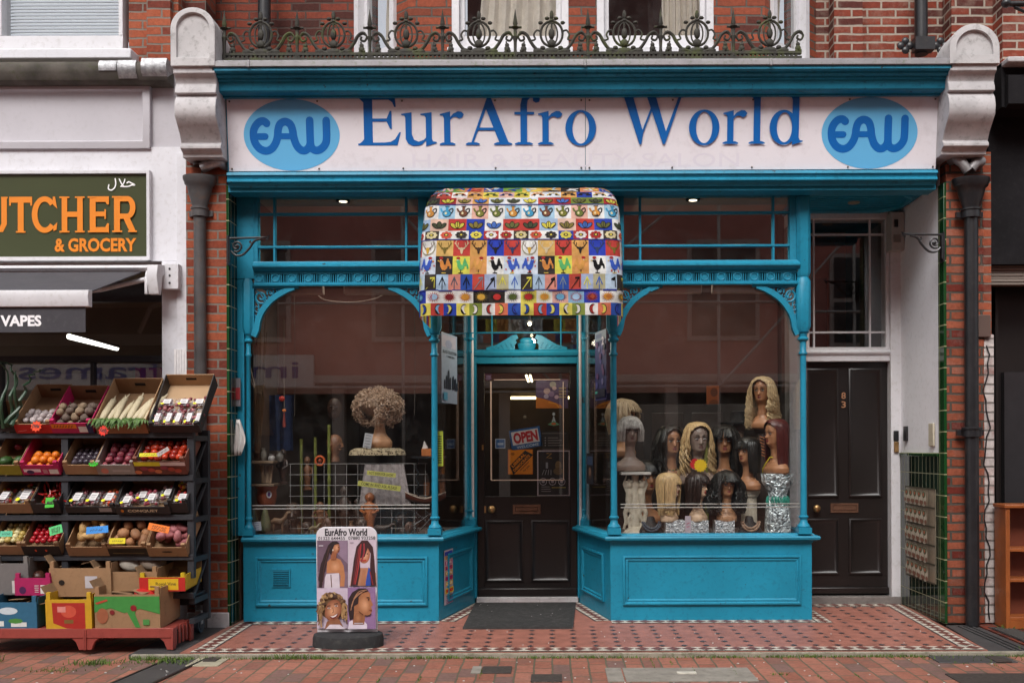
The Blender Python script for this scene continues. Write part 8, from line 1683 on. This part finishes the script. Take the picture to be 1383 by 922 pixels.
splay_poster('small_photo_card', 'small dark photo card low in the splayed glass right of the door', Mr_, .30, .50, .98, 1.22, p3, False, cat='card')
def p4(A):
 A.rect(0, 0, 1, 1, '#c8b8c0'); A.rect(.05, .88, .95, .97, '#3a4ab0')
 for i, c in enumerate(('#d8a01c', '#b8206a', '#e0401c', '#d8a01c', '#c81c3a', '#e0b01c')): A.rect(.08, .82 - i * .095, .92, .895 - i * .095, c); A.text(['DOME', 'STAR', 'LIVE', '1996', 'PARTY', 'CLUB'][i], (.16, .832 - i * .095, .84, .885 - i * .095), '#f0e8d8' if i % 2 else '#3a2a8a', .02)
 A.rect(.03, .2, .97, .30, '#e8c818'); A.rect(.1, .22, .9, .28, '#c83018'); A.text('TICKET', (.12, .11, .88, .17), '#20202a', .02); [A.rect(.1, .02 + i * .03, .9, .035 + i * .03, '#8a4a7a') for i in range(3)]
splay_poster('event_poster', 'bright yellow and magenta event poster pasted on the blue panel left of the door', Ml_, .10, .30, .10, .505, p4, inside=False)
# items on the shop door
Yp = YD + .031
def door_item(name, lab, cat, px, py): t = thing(name, lab, cat, (X(px, Yp), Yp, Z(py, Yp))); b = MB(); A = Art(b, lambda a, c, k=0: Vector((X(a, Yp), Yp - .0008 - k, Z(c, Yp))), .00025); return t, b, A
def fin(b, t, nm='print'): b.keep = True; b.build(nm, parent=t, smooth=0)
t, b, A = door_item('open_sign', 'tilted OPEN sign with blue border hanging inside the shop door', 'sign', 710, 605)
rt = lambda pts: [(710 + (x - 710) * math.cos(.16) + (y - 591) * math.sin(.16), 591 - (x - 710) * math.sin(.16) + (y - 591) * math.cos(.16)) for x, y in pts]
A.poly(rt([(689, 578), (731, 578), (731, 605), (689, 605)]), '#2a5a94'); A.poly(rt([(691.5, 580.5), (728, 580.5), (728, 598.5), (691.5, 598.5)]), '#d0ccd0')
AR = Art(b, lambda a, c, k=0: A.f(*rt([(a, c)])[0], k), .00025); AR.k = A.k
AR.text('OPEN', (693.5, 597, 726.5, 582), '#b01828', .05); AR.text('WELCOME', (696, 603.8, 726, 600), '#b8c8dc', .02); fin(b, t)
b = MB(); b.tube([(X(698, Yp), Yp, Z(581, Yp)), (X(709, Yp), Yp, Z(563, Yp)), (X(722, Yp), Yp, Z(576, Yp))], .0016, 4, IRON); b.sphere((X(709, Yp), Yp - .0, Z(563, Yp)), (.014, .004, .014), 12, col('#7a7060', .3)); b.build('cord', parent=t)
t, b, A = door_item('party_sticker', 'orange square sticker with diagonal black band reading LIBERAL DEMOCRATS', 'sticker', 703, 640)
A.rect(686, 640, 719.5, 606.5, '#e07c08'); A.rect(687, 639, 718.5, 607.5, '#e88a10'); rr = lambda x, y: (702.8 + (x * math.cos(.79) + y * math.sin(.79)), 623.3 - (x * math.sin(.79) - y * math.cos(.79)))
A.poly([rr(-19, 5.5), rr(-14, -6.5) , rr(15.5, -6.5), rr(19, 5.5)], '#1c1a18'); AR = Art(b, lambda a, c, k=0: A.f(*rr(a, c), k), .00025); AR.k = A.k + 1
AR.text('LIBERAL', (-12.5, -1.2, 12.5, -5.4), '#e88a10', .04); AR.text('DEMOCRATS', (-15, 4.3, 15, .3), '#e88a10', .04); AR.text('working', (-9, 9.6, 8, 6.4), '#2a1c08', .02); AR.text('for you', (-6, 13.6, 5, 10.4), '#2a1c08', .02); A.k += 4; A.ell(692.5, 612.5, 2.6, 2, '#a86008', 10); fin(b, t)
t, b, A = door_item('card_sticker', 'small square blue payment card sticker on the shop door glass', 'sticker', 675.5, 605); A.rect(669, 605, 682.5, 592, '#b8c4d8'); A.rect(670, 604, 681.5, 593, '#3468a8'); A.rect(672, 600.5, 680, 597.5, '#a8c0dc'); fin(b, t)
t, b, A = door_item('yoga_poster', 'purple and orange poster of pale shapes, top right of the door glass', 'poster', 746, 551); A.rect(724, 551, 767.5, 512, '#5c4868'); A.poly([(724, 551), (724, 536), (733, 538), (746, 542), (758, 547), (760, 551)], '#b8681c')
for x, y, r, c in ((747, 519, 4.5, '#a8a090'), (739, 528, 4.6, '#b89a98'), (745, 532, 4, '#8a7090'), (749, 524, 3, '#c8a8a8'), (738, 535, 3.4, '#a89ab0'), (752, 536, 3, '#c0a0b0')): A.ell(x, y, r, r * .9, c, 14)
A.line([(741, 543), (751, 545), (755, 550)], 1.5, '#d89030'); [A.line([(755, 524 + i * 4), (765, 524 + i * 4)], 1.8, '#a89060') for i in range(4)]; A.line([(726, 515), (738, 515)], 1, '#8a80a0'); fin(b, t)
t, b, A = door_item('yoga_sticker', 'small white and green meditating figure sticker on the door glass', 'sticker', 748, 575); A.ell(748, 559, 1.8, 2.2, '#b8c0c8'); A.poly([(748, 561), (745, 570), (751, 570)], '#a8b0b8'); A.poly([(740, 573), (748, 568), (756, 573), (748, 575)], '#5a8a6a'); A.ell(748, 572, 3.5, 1.6, '#b8582c', 8); fin(b, t)
t, b, A = door_item('price_list', 'dark bulleted price list on the door glass beside the open sign', 'notice', 750, 605); A.rect(730.5, 605, 767, 582, '#2a2322'); A.line([(732, 585), (765, 585)], 1, '#6a605c'); [(A.ell(736.5, 591 + i * 3.4, .8, .8, '#a8a0a0', 6), A.line([(740, 591 + i * 3.4), (740 + 14 + (i * 5) % 8, 591 + i * 3.4)], .8, '#8a8280')) for i in range(4)]; fin(b, t)
t, b, A = door_item('treatment_poster', 'white-outlined dark poster with round emblems at the lower right of the door glass', 'poster', 747, 669); A.rect(725.5, 669, 769.5, 608, '#c8b8c0'); A.rect(727, 668, 768, 609.5, '#241c1c'); A.line([(738, 612), (745, 612), (738, 618), (745, 618)], .9, '#c89040'); A.ell(754, 628, 4.5, 6, '#7a603c', 12); A.ell(754, 636, 7, 5, '#6a5030', 12); A.rect(737, 632, 740, 624, '#8a8890'); [A.line([(732 + i * 4, 641), (735 + i * 3, 634)], .7, '#9a9298') for i in range(4)]
for x in (733.5, 746, 758.5): A.ring(x, 650, 4.9, 4.9, 4.2, 4.2, '#c0b4bc', 20); A.ell(x, 650, 2.3, 1.8, '#a89ca4', 10)
[A.line([(731, 657 + i * 3), (742 + i, 657 + i * 3)], .8, '#8a8080') for i in range(3)]; A.line([(745, 658), (764, 658)], 1, '#a89040'); A.line([(733, 607), (763, 607)], .0001 + .8, '#8a8080'); fin(b, t)
t, b, A = door_item('round_sticker', 'faded lilac sticker in the top left corner of the door glass', 'sticker', 660, 513); A.ell(660, 505.5, 5, 3, '#7a6a90', 12); A.ell(660, 510.5, 4.5, 2.5, '#6a5a7c', 12); fin(b, t)
# door mat
t = thing('door_mat', 'dark grey ribbed rubber mat in front of the shop door', 'mat', (-.2, .3, 0)); b = MB(); mm = paint('rubber_mat', (.035, .034, .033), .8, .3, 30, '#7a7672', .25, .5); b.prism_z([(X(624, -.33), -.33), (X(773, -.33), -.33), (X(777, .80), .80), (X(641, .80), .80)], .0, .014, mm)
Ys = [-.32 + i * .016 for i in range(69)]
for y in Ys: k = (y + .33) / 1.13; b.box(X(624, -.33) + (X(641, .8) - X(624, -.33)) * k + .008, X(773, -.33) + (X(777, .8) - X(773, -.33)) * k - .008, y, y + .007, .014, .017, mm)
b.build('mat', parent=t)
# ------------------------------------------------------------------ the pavement sign with four hair styles
def aboard():
 Y = -.88; t = thing('pavement_sign', 'white round-topped pavement sign with four hairstyle photos on a black rubber base', 'sign', (X(469, Y), Y, 0)); xx = lambda p: X(p, Y); z = lambda p: Z(p, Y)
 b = MB(); xc = xx(469.5); rw, rd = xx(517) - xc, .17; zt = Z(846, -.9) - .005
 b.loft([[(xc + rw * k * math.cos(a), Y + rd * k * math.sin(a), zz_) for a in [2 * PI * i / 40 for i in range(40)]] for k, zz_ in ((1, 0), (1.0, .05), (.97, .075), (.88, .085))], paint('black_rubber_base', (.022, .022, .023), .8, .2, 30, '#5a5854', .35, .5)); b.build('base', parent=t)
 wm = paint('white_board_face', (.66, .63, .66), .35, .03, 4, '#8a8488', .15, .05); pts = [(428, 852), (509, 852), (509, 722)] + [(497 + 12 * math.cos(a), 722 - 12 * math.sin(a)) for a in [PI / 2 * i / 8 for i in range(1, 9)]] + [(439 - 12 * math.sin(a), 722 - 12 * math.cos(a)) for a in [PI / 2 * i / 8 for i in range(9)]]
 b = MB(); b.prism_y([(xx(a), z(c)) for a, c in pts], Y - .012, Y + .012, wm); b.build('board', parent=t, bevel=.004)
 b = MB(); A = Art(b, lambda a, c, k=0: Vector((xx(a), Y - .0128 - k, z(c))), .00022); ink = '#1c1a20'
 A.text('EurAfro World', (439, 722, 496, 712.2), ink, .035, ); A.text('01323 644455', (430, 727.4, 466, 722.9), ink, .008); A.text('07880 933258', (470.5, 727.2, 507, 722.7), ink, .008)
 A.rect(428.5, 792, 470, 728, '#6a5464'); A.rect(428.5, 792, 470, 770, '#7c6676'); A.poly([(446, 728), (470, 728), (470, 760), (455, 745)], '#8a7488')
 # upper left: back view, long ponytail
 sk, sk2 = '#b4784f', '#94583a'
 A.poly([(441, 772), (442, 757), (447, 752), (453, 751), (460, 754), (464, 762), (466, 776), (465, 790), (459, 790), (460, 776), (458, 772)], sk); A.poly([(441, 773), (458, 772), (459, 792), (438, 792), (439, 778)], '#cfc4cc'); A.soft(453, 763, 8, 8.5, '#b4784f', '#cc9670', 0, 5); A.line([(447, 774), (448, 791)], 1.2, '#6a5048')
 A.soft(453, 738, 6.2, 8, '#94583a', '#cc9470', 0, dx=2); A.poly([(447, 745), (455, 745), (454, 754), (447, 754)], sk2); A.poly([(445, 744), (444, 734), (449, 729), (455, 729), (459, 732), (452, 734), (449, 741), (448, 748)], '#24181a'); A.line([(446, 735), (441, 748), (437, 762), (434, 778), (433, 791)], [5, 6, 7.5, 7, 4], '#2e1c1c', True); A.line([(445, 738), (438, 765), (436, 788)], .6, '#5a3a34'); A.line([(442, 742), (435, 770)], .5, '#140c10'); A.ell(457.5, 737, .9, .6, ink, 8); A.line([(456, 742), (459, 742)], .7, '#5a2420'); A.ell(450, 741, .8, 1.2, '#d8d0c0', 8); A.line([(431, 735), (437, 735)], 1, '#d8d0d8')
 # upper right: red streaked hair
 A.rect(471, 789, 508.5, 727, '#c4b4c0'); A.poly([(473, 789), (476, 770), (481, 765), (500, 765), (508, 772), (508.5, 789)], '#b07a5c'); A.poly([(493, 789), (498, 764), (505, 772), (505, 789)], '#2c4a9c'); A.poly([(487, 789), (490, 768), (494, 768), (494, 789)], '#a87050')
 A.soft(492, 747, 8, 12, '#a8684a', '#e0aa88', dx=1); A.poly([(474, 789), (478, 755), (482, 736), (489, 728), (497, 728), (504, 737), (506, 756), (508, 789), (501, 789), (500, 762), (501, 746), (497, 738), (493, 750), (486, 752), (487, 768), (483, 789)], '#3a1c1e'); [A.line([(488 - i * 2, 733 + i * 3), (485 - i * 2.2, 760), (480 - i * 1.6, 787)], 1.3, ['#a83434', '#8a2c30', '#5a2024'][i], True) for i in range(3)]; A.line([(492, 732), (492, 745), (488, 757)], 2, '#94323a', True); A.line([(490, 755.5), (495, 754.5)], 1.6, '#b82c2c'); A.ell(496.5, 746, 1.3, .8, ink, 8); A.line([(500, 770), (504, 788)], 1.4, '#8a2428'); A.line([(473, 731), (478, 731)], .8, '#6a5a6a')
 # lower left: smiling, blonde curls
 A.rect(428.5, 846, 470.5, 792, '#c8b8c8'); R = random.Random(2); A.ell(449, 816, 17.5, 18.5, '#6f5238', 24)
 for i in range(80):
  a = R.uniform(-.4, PI + .5); rx = R.uniform(11, 20); x, y = 449 + rx * math.cos(a), 815 - rx * 1.05 * math.sin(a) + (4 if rx > 16 else 0); A.ell(x, y, R.uniform(1.8, 3), R.uniform(1.8, 3), R.choice(['#8a6a48', '#a88458', '#6a4a34', '#b89a6c', '#4a3428']), 7)
 for i in range(26): x = R.choice([R.uniform(429.5, 436), R.uniform(463, 469)]); y = R.uniform(818, 842); A.line([(x, y - 6), (x + R.uniform(-2, 2), y), (x + R.uniform(-2, 2), y + 4)], 1.8, R.choice(['#8a6a48', '#a88458', '#5a4030']), True)
 A.poly([(443, 836), (459, 832), (466, 846), (440, 846)], '#8f5c40'); A.poly([(441, 846), (447, 840), (460, 840), (468, 846)], '#d8ccd4'); A.soft(451.5, 821, 10.8, 14.8, '#8a5238', '#d49c76', 18, 8, -1, 1, 26); A.ell(446, 818, 2.1, 1, '#e0d4d0', 10); A.ell(455.5, 815, 2.1, 1, '#e0d4d0', 10); A.ell(446, 818, 1, 1, ink, 8); A.ell(455.5, 815, 1, 1, ink, 8); A.line([(443.5, 815.5), (448, 814.5)], .9, ink); A.line([(452.5, 812.5), (457.5, 811.5)], .9, ink)
 A.line([(451, 817), (452, 823), (450, 824.5)], .8, '#6a3c2a'); A.poly([(446.5, 829), (452, 828), (458.5, 824.5), (456.5, 829.5), (452, 832), (448.5, 831.5)], '#7a2c2c'); A.poly([(447.5, 829), (452, 828.4), (457.5, 825.5), (455, 829), (451, 830.5)], '#e8e0dc')
 # lower right: profile with cornrows
 A.rect(471, 846, 508.5, 790, '#8c6c94'); A.poly([(471, 846), (473, 836), (482, 832), (492, 834), (497, 840), (497, 846)], '#d8ccd8'); A.poly([(478, 840), (478, 822), (490, 818), (495, 826), (493, 840)], '#94603f'); A.poly([(474, 812), (478, 800), (486, 793), (496, 793), (501, 798), (502, 806), (505, 814), (502.5, 816), (504, 821), (502, 826), (497, 829), (488, 826), (480, 832), (475, 824)], '#a46c48')
 A.soft(493, 814, 8, 12, '#a46c48', '#cf9a74', -8, 6, 1.5, 0); A.soft(485, 831, 5, 7, '#94603f', '#b07a54', 0, 4); A.soft(456, 762, 7, 8, '#b4784f', '#d09a74', 0, 5) if 0 else None
 A.poly([(472, 822), (472, 806), (477, 797), (486, 791.5), (496, 791.5), (499, 795), (490, 798), (486, 803), (485, 812), (480, 815), (479, 832), (474, 834)], '#2a1a1a')
 for i in range(4): A.line([(497 - i * 3, 793.5 + i * 1.5), (486 - i * 2.5, 796 + i * 4), (479 - i * 1.2, 806 + i * 5)], .9, '#a8785a', True)
 A.ell(482, 818, 2.2, 3.6, '#a46c48', 12, rot_=-10); A.line([(496.5, 803.5), (500.5, 804)], .9, ink); A.ell(499.3, 806.5, 1.1, .7, ink, 8); A.line([(500, 820.5), (503.5, 820.5)], .9, '#6a2c28'); A.line([(494, 828), (499, 828), (503, 825.5)], 1.4, '#3a2018', True); A.line([(480, 838), (492, 838)], .9, '#c8c0c8'); A.line([(486, 822), (492, 827)], 1.0, '#5a3420')
 b.keep = True; b.build('printed_face', parent=t, smooth=0)
aboard()
# ------------------------------------------------------------------ camera, light
cam = bpy.data.cameras.new('camera'); co = bpy.data.objects.new('camera', cam); COL.objects.link(co)
co.location = (0, -CAMD, CAMH); co.rotation_euler = (math.radians(90), 0, 0)
co.rotation_euler = (Matrix.Rotation(math.radians(90), 4, 'X') @ Matrix.Rotation(math.radians(ROLL), 4, 'Z')).to_euler()
cam.sensor_width = 36; cam.lens = 36 * FPX / 1383; cam.shift_x = (691.5 - VPX) / 1383; cam.shift_y = (VPY - 461) / 1383
cam.clip_start = .1; cam.clip_end = 300; bpy.context.scene.camera = co
w = bpy.data.worlds.new('World'); bpy.context.scene.world = w; w.use_nodes = True; nt = w.node_tree
bg = nt.nodes['Background']; sk = nt.nodes.new('ShaderNodeTexSky'); sk.sky_type = 'NISHITA'; sk.sun_disc = False
ELEV, AZ = 62, 200
sk.sun_elevation = math.radians(ELEV); sk.sun_rotation = math.radians(AZ); sk.dust_density = 4; sk.air_density = 1
hs = nt.nodes.new('ShaderNodeHueSaturation'); hs.inputs['Saturation'].default_value = .25
nt.links.new(sk.outputs[0], hs.inputs['Color']); nt.links.new(hs.outputs[0], bg.inputs['Color']); bg.inputs['Strength'].default_value = .15
sl = bpy.data.lights.new('sun', 'SUN'); sl.energy = 1.3; sl.angle = math.radians(25); sl.color = (1, .985, .965)
so = bpy.data.objects.new('sun', sl); COL.objects.link(so); so.location = (0, -8, 12)
# the sun stands behind the camera, high, a little to the left: light travels toward +Y and down
d = Vector((.22, 1.0, -1.15)).normalized(); so.rotation_euler = d.to_track_quat('-Z', 'Y').to_euler()
sk.sun_elevation = math.asin(-d.z); sk.sun_rotation = math.atan2(-d.x, -d.y) % (2 * PI)
vs = bpy.context.scene.view_settings; bpy.context.scene.display_settings.display_device = 'sRGB'
vs.view_transform = 'Standard'; vs.look = 'None'; vs.gamma = 1; vs.exposure = EXPO
cy = bpy.context.scene.cycles; cy.max_bounces = 8; cy.transparent_max_bounces = 24; cy.diffuse_bounces = 4; cy.glossy_bounces = 4
cy.caustics_reflective = False; cy.caustics_refractive = False; cy.use_denoising = True
bpy.context.scene.render.engine = 'CYCLES'
